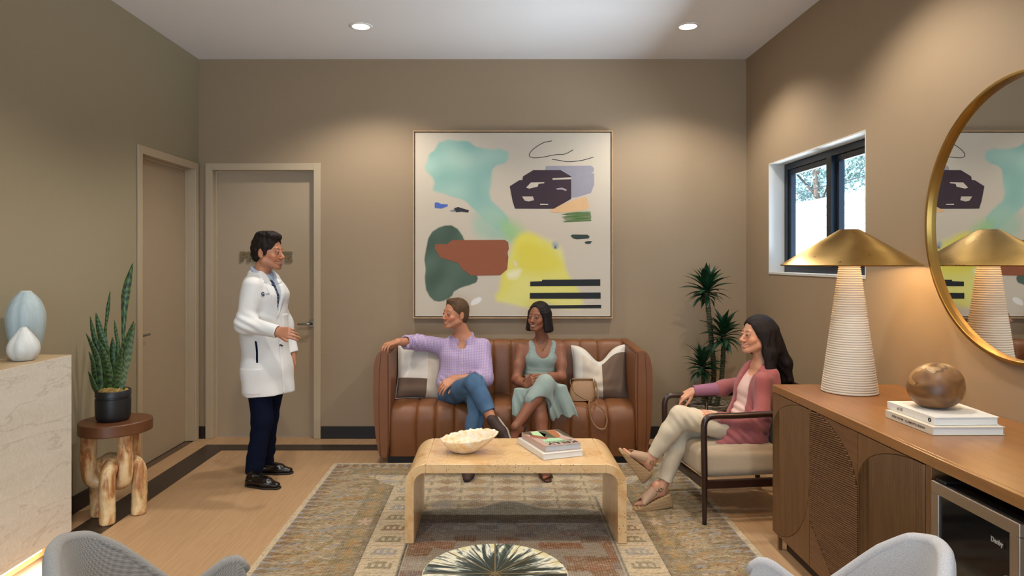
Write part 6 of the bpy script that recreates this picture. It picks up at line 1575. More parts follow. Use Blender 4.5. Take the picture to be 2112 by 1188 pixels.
        d += 0.0032*snoise(X, Y, Z*0.4, 20, 8, 3)*np.clip((1.15-Z)/0.3, 0.3, 1)
        return d
    M_COAT = plain('white_cotton', '#d9d9d8', 0.75, var=0.015, bump=0.15, bscale=400)
    coat = blob('lab_coat', co, 0.0055, M_COAT, p, disp=cdisp)
    # trousers, shoes, belt slit
    M_NAVY = plain('navy_wool', '#0b1226', 0.85, bump=0.2, bscale=300, Specular_IOR_Level=0.1)
    tr = limb([hR+up*0.03, kR, aR-up*0.035], [0.098, 0.072, 0.062], 0.03)+limb([hL+up*0.03, kL, aL-up*0.03], [0.098, 0.070, 0.060], 0.03)+[('i', PL((0, 0, 0.075), (0, 0, -1)), 0.004)]
    blob('trousers', tr, 0.006, M_NAVY, p, disp=lambda X, Y, Z: 0.003*snoise(X, Y, Z*1.6, 26, 8, 5)*np.clip((0.5-Z)/0.3+0.3, 0, 1))
    M_SHOE = plain('dark_leather_shoe', '#130d0b', 0.22, var=0.2, bump=0.05)
    for nm, A, d in (('shoe', at(527, 1003, 4.80)*np.array([1, 1, 0]), (1, -0.28, 0)), ('shoe', at(551, 975, 5.10)*np.array([1, 1, 0]), (1, -0.05, 0))):
        A[2] = 0.0025; s = blob(nm, shoe_ops(A, d, up, 0.285, 0.97), 0.004, M_SHOE, p, disp=lambda X, Y, Z: 0.0015*np.sin(Z*260)*(Z > 0.05))
        blob('sole', sole_ops(A, d, up, 0.285, 0.97, 0.012), 0.004, M_BASE, s)
        A_, d_, u_, s_ = foot_frame(A, d, up)
        for i in range(4):
            c = A_+d_*(0.045+0.018*i)+u_*(0.083-0.0085*i); obj('lace', MB().tube([c-s_*0.018, c+u_*0.004, c+s_*0.018], 0.0022, 6), M_BASE, s, smooth=True)
    # stuck-on bits found by casting onto the coat: side slit, pocket pens, chest logo, buttons
    bpy.context.view_layer.update()
    def hit(px, py):
        o = np.array([0, 0, EYE]); d = unit(at(px, py, 4.9)-o); L = Vector(o-parent_loc(p)); ok, loc, nn, _ = coat.ray_cast(L, Vector(d))
        return (np.array(loc)+parent_loc(p), np.array(nn)) if ok else (None, None)
    pts = [hit(x, y) for x, y in ((527, 703), (529, 715), (530, 728), (530, 740), (530.5, 749))]
    pts = [a+n*0.0005 for a, n in pts if a is not None]
    if len(pts) > 2: obj('side_slit', MB().tube(spline(pts, 4), [0.002]+[0.007]*(len(spline(pts, 4))-2)+[0.002], 10), M_NAVY, p, smooth=True)
    a, n = hit(578, 713)
    if a is not None:
        mb = MB().tube([a-np.array([0.018, 0, 0.002]), a+np.array([0, 0, 0.006]), a+np.array([0.018, 0, -0.002])], 0.006, 8); obj('pocket_pen', mb, M_BASE, p, smooth=True)
    a, n = hit(541, 607)
    if a is not None:
        n = n/np.linalg.norm(n); r_ = unit(np.cross((0, 0, 1), n)); u_ = np.cross(n, r_); M_LOGO = plain('logo_blue', '#1b2c52', 0.6); M_LOGO2 = plain('logo_grey', '#7d7f92', 0.6)
        text('logo', 'G', 0.036, M_LOGO, p, a+n*0.007, r_, u_, 0.0005, 0.0022); b, n2 = hit(550, 607)
        if b is not None: text('logo', 'Gattis', 0.020, M_LOGO2, p, b+n*0.008+u_*0.002, r_, u_, 0.0005, 0.0002, width=0.034)
doctor()

# ---------------------------------------------------------------- man on the sofa
def cloth_disp(amp=0.004, f=22, o=0, zf=1.0): return lambda X, Y, Z: amp*snoise(X, Y, Z*zf, f, 8, o)
def sofa_man():
    p = thing('person', 'man in a checked lilac shirt and jeans, arm along the sofa arm', 'person', (-0.25, 5.55, 0.46))
    up = np.array([0, 0, 1.]); rt = np.array([-1, 0.08, 0]); rt = unit(rt); f = unit((-0.06, -1, 0))
    H = Head(at(939, 647, 5.63), (-0.80, -0.60, 0.04), (0.02, 0, 1), 1.06)
    nb = at(957, 698, 5.69); ch = at(953, 735, 5.68); wa = at(947, 790, 5.64); pv = at(950, 820, 5.62)
    shR, elR, wrR = at(909, 714, 5.68), at(862, 706, 5.60), at(820, 705, 5.40); shL, elL, wrL = at(995, 716, 5.68), at(1001, 781, 5.53), at(936, 781, 5.40)
    hR, kR, aR = at(928, 816, 5.57), at(980, 791, 5.10), at(1013, 862, 4.99); hL, kL, aL = at(978, 818, 5.57), at(984, 822, 5.18), at(970, 960, 5.01)
    ops = head_ops(H, 1.05)+[('u', C3(H.p(0, -0.022, -0.06), nb+up*0.02, 0.055, 0.06), 0.03), ('u', EC(nb-up*0.03, ch, (0.14, 0.07), (0.165, 0.10), rt), 0.05), ('u', EC(ch, pv, (0.165, 0.10), (0.16, 0.11), rt), 0.05)]
    ops += limb([shR, elR, wrR], [0.05, 0.045, 0.029], 0.03)+limb([shL, elL, wrL], [0.05, 0.045, 0.029], 0.03)+limb([hR, kR, aR], [0.08, 0.052, 0.036], 0.03)+limb([hL, kL, aL], [0.08, 0.052, 0.036], 0.03)
    ops += hand_ops(wrR, unit((-0.72, -0.62, -0.16)), (-0.1, -0.12, 1), -1, (0.62, 0.58, 0.55, 0.55), 0.05, (0.75, 0.5, -0.5), 0.2, 1.08)
    ops += hand_ops(wrL, unit(at(913, 796, 5.33)-wrL), (-0.25, -0.75, 0.6), 1, (0.42, 0.40, 0.40, 0.42), 0.05, (0.8, 0.5, -0.3), 0.2, 1.08)
    fd = unit((0.40, -0.60, -0.52)); fu = unit((-0.62, -0.05, 0.6)); Am = aR-fu*0.07
    ops += foot_ops(Am, fd, fu, 0.76)
    body_blob(ops, H, p, skin_col(H, '#bb8061', '#ad6256', '#5d432c', 0.45, 0.15))
    head_bits(H, p, '#3b2c20')
    hr = [('u', H.el((0, -0.018, 0.040), (0.079, 0.099, 0.086)), 0), ('u', H.el((0, -0.052, -0.01), (0.072, 0.058, 0.075)), 0.02), ('u', H.el((0, 0.045, 0.100), (0.045, 0.028, 0.016)), 0.03)]
    hr += [('s', H.el((0, 0.130, -0.02), (0.105, 0.100, 0.118)), 0.008)]
    for s in (1, -1): hr += [('s', H.el((s*0.088, -0.012, -0.030), (0.028, 0.024, 0.045)), 0.006), ('s', H.el((s*0.08, 0.05, -0.055), (0.05, 0.052, 0.06)), 0.006)]
    hr += [('s', H.el((0, 0.02, -0.13), (0.10, 0.095, 0.085)), 0.01), ('i', PL(H.p(0, 0, -0.085), -H.R[:, 2]), 0.02)]
    blob('hair', hr, 0.0035, hair_mat('hair_light_brown', '#3a2a1c', '#6b5038'), p, disp=hair_disp(H, 0.0022, 90, 4))
    # checked shirt
    t = NT('checked_shirt'); v = t.co((1, 1, 1), (0.06, 0.04, 0.1)); wx = t.ramp(t.wave(v, 36, 'X'), [(0.3, (0, 0, 0, 1)), (0.65, (1, 1, 1, 1))]); wz = t.ramp(t.wave(v, 36, 'Z'), [(0.3, (0, 0, 0, 1)), (0.65, (1, 1, 1, 1))])
    c = t.mix(t.math('MULTIPLY', wx, 0.8), hx('#cdc2d6'), hx('#8a77b4')); c = t.mix(t.math('MULTIPLY', wz, 0.6), c, hx('#94698f')); t.set(Base_Color=c, Roughness=0.85); t.bump(t.noise(t.co(), 40, 3), 0.15, 0.004); M_CHK = t.m
    tc = lambda X, Y, Z: ((X-ch[0])*rt[0]+(Y-ch[1])*rt[1], (X-ch[0])*f[0]+(Y-ch[1])*f[1], Z)
    sh = [('u', EC(nb-up*0.045, ch, (0.155, 0.085), (0.188, 0.120), rt), 0), ('u', EC(ch, wa, (0.188, 0.120), (0.178, 0.128), rt), 0.05), ('u', EC(wa, pv-up*0.01, (0.178, 0.128), (0.19, 0.135), rt), 0.05)]
    cf = elR+(wrR-elR)*0.62; cl = elL+(wrL-elL)*0.30
    sh += limb([shR, elR, cf], [0.072, 0.060, 0.050], 0.035)+limb([shL, elL, cl], [0.074, 0.064, 0.056], 0.035)
    dR = unit(wrR-elR); dL = unit(wrL-elL)
    sh += [('u', C3(cf-dR*0.035, cf-dR*0.005, 0.056), 0.006), ('u', C3(cl-dL*0.03, cl, 0.060), 0.006)]
    sh += [('s', C3(cf, cf+dR*0.12, 0.042, 0.05), 0.003), ('s', BX(cf+dR*0.055, (0.05, 0.07, 0.07), 0.004, frame(dR)[:, [1, 0, 2]]), 0), ('s', C3(cl+dL*0.01, cl+dL*0.12, 0.05), 0.003), ('s', BX(cl+dL*0.06, (0.05, 0.07, 0.07), 0.004, frame(dL)[:, [1, 0, 2]]), 0)]
    cpath = [nb+f*0.080-up*0.040+rt*0.040, nb+f*0.06+rt*0.05+up*0.0, nb+rt*0.072+up*0.03, nb-f*0.045+rt*0.045+up*0.045, nb-f*0.045-rt*0.045+up*0.045, nb-rt*0.072+up*0.03, nb+f*0.06-rt*0.05, nb+f*0.080-up*0.040-rt*0.040]
    cp = spline(cpath, 3); sh += [('s', C3(H.p(0, -0.02, -0.08), nb+f*0.085-up*0.06, 0.062, 0.030), 0.004)]; sh += [('u', C3(cp[i], cp[i+1], 0.0125), 0.004) for i in range(len(cp)-1)]
    def sd(X, Y, Z):
        a, ff, z = tc(X, Y, Z); d = -0.003*((ff > 0) & (np.abs(a+0.005*np.sin(z*9)) < 0.016) & (z < nb[2]-0.05))
        d = d+0.005*snoise(X, Y, Z, 19, 8, 2)*np.clip((1.02-Z)/0.12, 0.3, 1); e = np.exp(-((X-cf[0]-0.06)/0.07)**2)*(X < ch[0]-0.15)
        d = d+0.004*e*np.sin(X*150+Z*40)
        d = d+0.006*np.exp(-((Z-wa[2]-0.02)/0.05)**2)*np.sin((Z*1.0+X*0.5)*120)*(np.abs(a) < 0.17)
        return d
    shirt = blob('shirt', sh, 0.005, M_CHK, p, disp=sd)
    for k in range(4):
        q = nb+f*(0.10+0.006*k)-up*(0.075+0.055*k); bpy.context.view_layer.update()
        o = np.array([q[0], 4.9, q[2]]); ok, loc, nn, _ = shirt.ray_cast(Vector(o-parent_loc(p)), Vector((0, 1, 0)))
        if ok: l = np.array(loc)+parent_loc(p); obj('button', MB().tube([l, l-np.array([0, 0.003, 0])], 0.0055, 10), M_TEETH, shirt, smooth=True)
    # jeans
    t = NT('denim'); n = t.noise(t.co(), 9, 4); g = t.noise(t.co((200, 200, 60)), 2, 2); t.set(Base_Color=t.mix(t.math('MULTIPLY', g, 0.4), t.mix(n, hx('#274463'), hx('#5b81a6')), hx('#1b2c42')), Roughness=0.85); t.bump(g, 0.3, 0.002); M_DENIM = t.m
    eR = aR+unit(kR-aR)*0.05; eL = aL+up*0.02
    je = [('u', EC(pv-up*0.02, pv-up*0.05+f*0.05, (0.175, 0.12), (0.17, 0.12), rt), 0)]+limb([hR, kR, eR], [0.100, 0.070, 0.054], 0.03)+limb([hL, kL, eL], [0.098, 0.070, 0.062], 0.02)
    je += [('s', BX(eR+unit(aR-kR)*0.05, (0.05, 0.07, 0.07), 0.004, frame(unit(aR-kR))[:, [1, 0, 2]]), 0)]
    def jd(X, Y, Z):
        e = np.exp(-(((X-kR[0])/0.12)**2+((Y-kR[1]-0.03)/0.10)**2)); return 0.004*snoise(X, Y, Z, 21, 8, 7)+0.004*e*np.sin((X*1.4-Z*0.6+Y)*80)
    blob('jeans', je, 0.0055, M_DENIM, p, disp=jd)
    M_LOAF = plain('brown_suede', '#35211a', 0.7, bump=0.3); M_WSOLE = plain('white_sole', '#a59d90', 0.6)
    for A, d, u in ((Am, fd, fu), (np.array([aL[0], aL[1]-0.0, 0.0135]), (-0.12, -1, 0), up)):
        lift = 0.0 if u is up else 0.0
        s = blob('shoe', shoe_ops(A, d, u, 0.262, 0.98, 0.066), 0.0042, M_LOAF, p); blob('sole', sole_ops(A-unit(u)*0.010, d, u, 0.262, 0.92, 0.010, 0.0025), 0.004, M_WSOLE, s)
        A_, d_, u_, s_ = foot_frame(A-unit(u)*0.014, d, u)
        blob('tread', [('u', EC(A_-d_*0.035, A_+d_*0.09, (0.036, 0.05), (0.045, 0.05), s_, cap=0.038), 0), ('u', EC(A_+d_*0.08, A_+d_*0.175, (0.045, 0.05), (0.028, 0.05), s_, cap=0.022), 0.01), ('i', PL(A_-u_*0.0, -u_), 0), ('i', PL(A_+u_*0.006, u_), 0)], 0.004, M_BASE, s) if u is not up else None
sofa_man()

# ---------------------------------------------------------------- woman on the sofa
def sofa_woman():
    p = thing('person', 'woman in a sage green sleeveless dress, hands clasped on crossed knees', 'person', (0.37, 5.55, 0.46))
    up = np.array([0, 0, 1.]); rt = unit((-1, 0.0, 0)); f = unit((0, -1, 0))
    H = Head(at(1111, 653, 5.60), (-0.56, -0.82, 0.02), (0.03, 0, 1), 1.0)
    nb = at(1118, 702, 5.68); ch = at(1116, 735, 5.67); wa = at(1112, 785, 5.66); pv = at(1115, 815, 5.61)
    shR, elR, wrR = at(1077, 718, 5.68), at(1065, 783, 5.57), at(1086, 796, 5.33); shL, elL, wrL = at(1156, 718, 5.68), at(1158, 778, 5.57), at(1112, 777, 5.40)
    hL, kL, aL = at(1136, 820, 5.56), at(1124, 792, 5.13), at(1064, 880, 5.00); hR, kR, aR = at(1095, 820, 5.56), at(1110, 812, 5.17), at(1122, 958, 5.02)
    ops = head_ops(H, 0.93, 1.1)+[('u', C3(H.p(0, -0.022, -0.06), nb+up*0.02, 0.046, 0.050), 0.025), ('u', EC(nb-up*0.035, ch, (0.115, 0.05), (0.135, 0.085), rt), 0.05), ('u', C3(shR, shL, 0.044), 0.04), ('u', EC(ch, wa, (0.135, 0.085), (0.115, 0.085), rt), 0.05), ('u', EC(wa, pv, (0.115, 0.085), (0.155, 0.10), rt), 0.05)]
    ops += limb([shR, shR*0.45+elR*0.55, elR, elR*0.6+wrR*0.4, wrR], [0.047, 0.045, 0.036, 0.036, 0.023], 0.025)+limb([shL, shL*0.45+elL*0.55, elL, elL*0.6+wrL*0.4, wrL], [0.047, 0.045, 0.036, 0.036, 0.023], 0.025)
    ops += limb([hL, kL, kL*0.65+aL*0.35, aL], [0.082, 0.054, 0.050, 0.032], 0.02)+limb([hR, kR, kR*0.65+aR*0.35, aR], [0.082, 0.055, 0.055, 0.034], 0.02)
    ops += hand_ops(wrR, unit(at(1100, 783, 5.27)-wrR), (-0.35, -0.75, 0.35), 1, (0.55, 0.6, 0.65, 0.7), 0.04, (0.8, 0.4, 0.1), 0.2, 0.93)
    ops += hand_ops(wrL, unit(at(1088, 782, 5.32)-wrL), (0.1, -0.62, 0.75), -1, (0.5, 0.55, 0.6, 0.65), 0.05, (0.8, 0.4, -0.1), 0.2, 0.93)
    fL = unit((-0.62, -0.42, -0.66)); fLu = unit((-0.45, -0.45, 0.77)); AL = aL-fLu*0.075
    AR = np.array([aR[0], aR[1], 0.028]); fR = unit((0.1, -1, -0.0))
    ops += foot_ops(AL, fL, fLu, 0.92)+foot_ops(AR, fR, up, 0.92)
    body_blob(ops, H, p, skin_col(H, '#8a5840', '#7f4038', '#140c08', 0.2))
    head_bits(H, p, '#1d120b')
    # bob hair, parted, tucked behind the ears line
    ho = [('u', H.el((0, -0.017, 0.040), (0.084, 0.102, 0.0885)), 0)]
    for s in (1, -1):
        ho += [('u', EC(H.p(s*0.070, -0.015, 0.03), H.p(s*0.086, -0.02, -0.105), (0.052*H.s, 0.026*H.s), (0.060*H.s, 0.030*H.s), H.R[:, 1]), 0.025)]
    ho += [('u', EC(H.p(0, -0.075, 0.02), H.p(0, -0.085, -0.110), (0.070*H.s, 0.035*H.s), (0.085*H.s, 0.035*H.s), H.R[:, 0]), 0.03)]
    ho += [('s', H.el((0, 0.108, -0.018), (0.068, 0.088, 0.113)), 0.006), ('s', H.el((0, 0.03, -0.115), (0.050, 0.085, 0.07)), 0.012), ('s', H.el((0.0, 0.085, -0.10), (0.09, 0.06, 0.09)), 0.01), ('i', PL(H.p(0, 0, -0.132), -H.R[:, 2]), 0.02)]
    blob('hair', ho, 0.004, hair_mat('hair_black', '#0b0808', '#241a17'), p, disp=hair_disp(H, 0.003, 70, 8))
    # dress
    t = NT('sage_jersey'); n = t.noise(t.co(), 6, 3); t.set(Base_Color=t.mix(n, hx('#808f89'), hx('#95a39c')), Roughness=0.8, Sheen_Weight=0.1); t.bump(t.noise(t.co(), 400, 2), 0.2, 0.001); M_SAGE = t.m
    do = [('u', EC(ch+up*0.03, ch, (0.125, 0.085), (0.142, 0.097), rt), 0), ('u', EC(ch, wa, (0.142, 0.097), (0.123, 0.096), rt), 0.04), ('u', EC(wa, pv, (0.123, 0.096), (0.168, 0.115), rt), 0.05), ('u', EL(ch+f*0.055+rt*0.055-up*0.015, (0.055, 0.05, 0.05)), 0.03), ('u', EL(ch+f*0.055-rt*0.055-up*0.015, (0.055, 0.05, 0.05)), 0.03)]
    for s in (1, -1):
        pth = spline([ch+rt*s*0.085+f*0.085+up*0.0, nb+rt*s*0.092+f*0.05-up*0.035, nb+rt*s*0.088-up*0.012, nb+rt*s*0.085-f*0.06-up*0.045], 4)
        do += [('u', EC(pth[i], pth[i+1], (0.020, 0.012), (0.020, 0.012), rt), 0.01) for i in range(len(pth)-1)]
    do += [('s', EL(nb+f*0.06-up*0.055, (0.060, 0.09, 0.095)), 0.008)]
    for s in (1, -1): do += [('s', EL((shR if s > 0 else shL)+rt*s*0.02-up*0.02, (0.055, 0.09, 0.085)), 0.008)]
    blob('bodice', do, 0.0045, M_SAGE, p, disp=lambda X, Y, Z: 0.0022*np.sin(Z*190+X*12)*np.exp(-((Z-wa[2]-0.05)/0.05)**2)+0.002*snoise(X, Y, Z, 22, 8, 1))
    sk = [('u', EC(pv+up*0.01, pv-up*0.03+f*0.06, (0.172, 0.12), (0.175, 0.10), rt), 0)]+limb([hL+up*0.01, kL+up*0.004], [0.098, 0.068], 0.03)+limb([hR+up*0.0, kR], [0.096, 0.066], 0.03)
    sk += [('u', C3(kL+up*0.004, kL*0.62+aL*0.38, 0.068, 0.066), 0.02)]
    # the free hem hanging on the right, and the panel on the left
    sk += [('u', EC(at(1150, 800, 5.27), at(1162, 874, 5.225), (0.075, 0.035), (0.120, 0.026), (1, 0, 0)), 0.03), ('u', EC(at(1128, 800, 5.09), at(1138, 862, 5.12), (0.03, 0.03), (0.045, 0.022), (1, 0, 0)), 0.03), ('u', EC(at(1075, 805, 5.32), at(1066, 872, 5.25), (0.06, 0.03), (0.05, 0.022), (1, 0, 0)), 0.03)]
    sk += [('s', C3(aL-unit(kL-aL)*0.1, aL*0.66+kL*0.34, 0.2, 0.05), 0.004), ('s', BX(aL*0.74+kL*0.26, (0.060, 0.09, 0.12), 0.004, frame(unit(kL-aL))[:, [1, 0, 2]]), 0), ('s', EC(at(1113, 838, 5.08), at(1113, 900, 5.05), (0.085, 0.12), (0.085, 0.14), (1, 0, 0)), 0.004), ('i', PL((0, 0, at(0, 860, 5.22)[2]), (0, 0, -1)), 0.004)]
    def skd(X, Y, Z):
        low = np.clip((0.58-Z)/0.15, 0, 1); u = X+0.35*(Z-0.5)
        return 0.010*low*np.sin(u*95+1.5*np.sin(u*31))+0.0012*low*np.sin(u*230+2*np.sin(u*60))+0.003*snoise(X, Y, Z, 20, 8, 4)
    blob('skirt', sk, 0.005, M_SAGE, p, disp=skd)
    # sandals and necklace
    M_SAND = plain('brown_sandal', '#4a2a1d', 0.5)
    for A, d, u in ((AL, fL, fLu), (AR, fR, up)):
        s = blob('sandal_sole', sole_ops(A-unit(u)*0.014, d, u, 0.25, 0.9, 0.016, 0.002), 0.004, M_SAND, p); A_, d_, u_, s_ = foot_frame(A, d, u)
        for (a, h, w, z0) in ((-0.0, 0.085, 0.036, 0.085), (0.085, 0.052, 0.044, 0.0), (0.125, 0.038, 0.046, 0.0)):
            ring = [A_+d_*a+s_*w*math.cos(q)*0.92+u_*(z0+(h-z0)*max(0, math.sin(q))) + (d_*0.032*math.sin(q) if z0 else 0) for q in np.linspace(0, 2*math.pi if z0 else math.pi, 21)]
            obj('strap', MB().tube(ring, 0.006, 8, flat=(0.5, 1.2)), M_SAND, s, smooth=True)
    M_GOLD = plain('gold_chain', '#b08a45', 0.3, 1.0)
    bpy.context.view_layer.update(); body_ = [c for c in p.children if c.name.startswith('body')][0]; nk = []
    for q in np.linspace(-1, 1, 17):
        o = nb+rt*0.052*q+up*(0.012-0.075*(1-abs(q)**1.6))+f*0.4; ok, loc, nn, _ = body_.ray_cast(Vector(o-parent_loc(p)), Vector(-f))
        if ok: nk.append(np.array(loc)+parent_loc(p)+f*0.002)
    obj('necklace', MB().tube(nk, 0.0018, 6), M_GOLD, p, smooth=True); mb = MB().lathe([(0.0005, -0.008), (0.006, -0.004), (0.006, 0.004), (0.0005, 0.008)], tuple(nk[len(nk)//2]+f*0.004-up*0.008), 12); obj('pendant', mb, M_GOLD, p, smooth=True)
sofa_woman()

# ---------------------------------------------------------------- woman in the armchair
def chair_woman():
    p = thing('person', 'woman with long dark hair, rose cardigan and cream trousers seated sideways', 'person', (1.6, 4.4, 0.46))
    up = np.array([0, 0, 1.]); f = unit((-0.95, -0.30, 0)); rt = unit(np.cross(f, up))       # rt points away from the camera
    H = Head(at(1562, 691, 4.42), (-0.985, -0.16, 0.05), (0.04, 0, 1), 1.03)
    nb = at(1569, 755, 4.43); ch = at(1562, 800, 4.43); wa = at(1545, 862, 4.42); pv = at(1540, 895, 4.42)
    shL, elL, wrL = at(1573, 783, 4.27), at(1570, 868, 4.22), at(1484, 862, 4.26); shR, elR, wrR = at(1551, 784, 4.60), at(1490, 801, 4.73), at(1428, 806, 4.735)
    hL, kL, aL = at(1530, 888, 4.33), at(1402, 860, 4.30), at(1343, 946, 4.36); hR, kR, aR = at(1530, 893, 4.50), at(1408, 884, 4.42), at(1366, 1004, 4.37)
    ops = head_ops(H, 0.92, 1.0)+[('u', C3(H.p(0, -0.022, -0.06), nb+up*0.02, 0.045, 0.048), 0.025), ('u', EC(nb-up*0.03, ch, (0.11, 0.05), (0.135, 0.085), rt), 0.05), ('u', EC(ch, wa, (0.135, 0.085), (0.115, 0.08), rt), 0.05), ('u', EC(wa, pv, (0.115, 0.08), (0.15, 0.10), rt), 0.05)]
    ops += limb([shL, elL, wrL], [0.042, 0.034, 0.023], 0.025)+limb([shR, elR, wrR], [0.042, 0.034, 0.023], 0.025)+limb([hL, kL, aL], [0.075, 0.048, 0.031], 0.02)+limb([hR, kR, aR], [0.075, 0.048, 0.031], 0.02)
    ops += hand_ops(wrL, unit(at(1452, 852, 4.27)-wrL), (-0.1, -0.35, 0.9), -1, (0.3, 0.35, 0.4, 0.45), 0.04, (0.8, 0.45, -0.1), 0.2, 0.95)
    ops += hand_ops(wrR, unit(at(1407, 818, 4.72)-wrR), (-0.55, -0.35, 0.7), 1, (0.30, 0.75, 0.85, 0.9), 0.03, (0.75, 0.4, -0.4), 0.3, 0.98)
    dL = unit((-0.78, -0.05, 0.10)); uL = unit((0.30, 0, 0.95)); dL = unit(at(1292, 930, 4.36)-at(1340, 968, 4.36)); uL = unit(np.cross(np.array([0, 1., 0]), -dL)); uL = uL if uL[2] > 0 else -uL
    AL = aL-uL*0.075; AR = at(1362, 1026, 4.36); dR = unit(at(1318, 1046, 4.33)-AR); uR = unit(np.cross(np.array([0, 1., 0]), dR)); uR = uR if uR[2] > 0 else -uR
    ops += limb([aL, AL+uL*0.06], [0.031, 0.033], 0.02)+foot_ops(AL, dL, uL, 0.95)+foot_ops(AR, dR, uR, 0.95)
    body_blob(ops, H, p, skin_col(H, '#c28d70', '#b76a62', '#1c120e', 0.35))
    head_bits(H, p, '#1d120b')
    b1, b2, b3 = at(1592, 700, 4.44), at(1606, 745, 4.46), at(1612, 785, 4.46)
    ho = [('u', H.el((0, -0.017, 0.040), (0.085, 0.103, 0.090)), 0), ('u', EC(H.p(0, -0.075, 0.03), b2, (0.082, 0.050), (0.105, 0.050), rt), 0.03), ('u', EC(b2, b3, (0.105, 0.050), (0.10, 0.034), rt), 0.03), ('u', EC(b3, at(1618, 800, 4.46), (0.09, 0.034), (0.07, 0.02), rt), 0.03)]
    for s in (1, -1): ho += [('u', EC(H.p(s*0.068, -0.02, 0.03), H.p(s*0.075, -0.05, -0.11), (0.050, 0.024), (0.048, 0.028), H.R[:, 1]), 0.025)]
    ho += [('u', EC(H.p(-0.075, -0.05, -0.10), at(1590, 800, 4.31), (0.045, 0.028), (0.022, 0.016), H.R[:, 1]), 0.03)]
    ho += [('s', H.el((0, 0.120, -0.020), (0.10, 0.098, 0.105)), 0.01), ('s', H.el((0, 0.075, -0.12), (0.10, 0.085, 0.09)), 0.012)]
    blob('hair', ho, 0.004, hair_mat('hair_long_dark', '#0a0708', '#221816'), p, disp=lambda X, Y, Z: 0.0022*np.sin((Y*1.0+0.35*X)*190+1.8*snoise(X, Y, Z, 14, 6, 3))+0.0014*np.sin((X*0.6+Y)*420+2.2*snoise(X, Y, Z, 22, 6, 8)))
    # blush top
    M_BLUSH = plain('blush_jersey', '#cfae a6'.replace(' ', ''), 0.8, bump=0.15, bscale=350)
    tc = lambda X, Y, Z: ((X-ch[0])*rt[0]+(Y-ch[1])*rt[1], (X-ch[0])*f[0]+(Y-ch[1])*f[1], Z)
    to = [('u', EC(nb-up*0.05, ch, (0.115, 0.065), (0.142, 0.098), rt), 0), ('u', EC(ch, wa, (0.142, 0.098), (0.128, 0.098), rt), 0.05), ('u', EC(wa, pv, (0.128, 0.098), (0.155, 0.11), rt), 0.05), ('u', EL(ch+f*0.06-up*0.02, (0.10, 0.06, 0.06), np.stack([rt, f, up], 1)), 0.03), ('s', C3(H.p(0, -0.02, -0.08), nb+f*0.05-up*0.02, 0.056, 0.05), 0.006)]
    blob('top', to, 0.005, M_BLUSH, p, disp=lambda X, Y, Z: 0.004*np.sin((Z+0.6*X)*110)*np.exp(-((Z-wa[2]-0.06)/0.09)**2))
    # cardigan
    t = NT('rose_knit'); n = t.noise(t.co(), 7, 3); k = t.wave(t.co(), 150, 'X'); t.set(Base_Color=t.mix(n, hx('#8d4a4d'), hx('#a55f5f')), Roughness=0.9, Sheen_Weight=0.15); t.bump(t.math('ADD', k, t.noise(t.co(), 300, 2)), 0.25, 0.0015); M_ROSE = t.m
    M_LILAC = plain('lilac_cuff', '#8e5c72', 0.85, bump=0.2, bscale=300)
    cu = elR+(wrR-elR)*0.06
    co = [('u', EC(nb-up*0.035, ch, (0.145, 0.078), (0.160, 0.113), rt), 0), ('u', EC(ch, wa, (0.160, 0.113), (0.150, 0.115), rt), 0.05), ('u', EC(wa, pv, (0.150, 0.115), (0.172, 0.135), rt), 0.05)]
    co += limb([shL, elL, wrL-unit(wrL-elL)*0.0], [0.052, 0.049, 0.036], 0.05)+limb([shR, elR, elR*0.94+wrR*0.06], [0.052, 0.046, 0.045], 0.05)
    co += [('u', EC(at(1558, 895, 4.27), at(1508, 899, 4.26), (0.085, 0.05), (0.066, 0.045), (0, 0, 1)), 0.04), ('u', EC(at(1520, 908, 4.25), at(1476, 916, 4.245), (0.045, 0.045), (0.016, 0.03), (0, 0, 1)), 0.03), ('u', EL(at(1545, 905, 4.30), (0.10, 0.08, 0.055)), 0.04), ('i', PL(at(0, 923, 4.2)*np.array([0, 0, 1]), (0, 0, -1)), 0.01)]
    cpath = spline([ch+f*0.10-rt*0.06-up*0.03, nb+f*0.05-rt*0.066-up*0.015, nb-rt*0.060+up*0.022, nb-f*0.05-rt*0.03+up*0.03, nb-f*0.05+rt*0.03+up*0.03, nb+rt*0.060+up*0.022, nb+f*0.05+rt*0.066-up*0.015, ch+f*0.10+rt*0.06-up*0.03], 4)
    def open_(X, Y, Z):
        a, ff, z = tc(X, Y, Z); w = 0.052+0.02*np.clip((ch[2]-z)/0.2, -0.3, 1); return np.maximum(np.abs(a)-w, -(ff+0.01))
    co += [('s', FN(open_, pv-np.array([0.35, 0.3, 0.05]), nb+np.array([0.2, 0.3, 0.12])), 0.008), ('s', C3(H.p(0, -0.02, -0.08), nb+f*0.06-up*0.02, 0.058, 0.055), 0.006)]+[('u', C3(cpath[i], cpath[i+1], 0.013), 0.01) for i in range(len(cpath)-1)]
    co += [('s', C3(wrL, wrL+unit(wrL-elL)*0.1, 0.03), 0.003)]
    def cd(X, Y, Z):
        low = np.exp(-((Z-0.50)/0.06)**2)*(Y < ch[1]); return 0.0042*low*np.sin((X*0.9+Z*0.9)*105+2*snoise(X, Y, Z, 14))+0.0035*snoise(X, Y, Z, 20, 8, 6)+0.004*np.exp(-(((X-elL[0])/0.08)**2+((Z-elL[2])/0.06)**2))*np.sin((X+Z)*120)
    blob('cardigan', co, 0.005, M_ROSE, p, disp=cd)
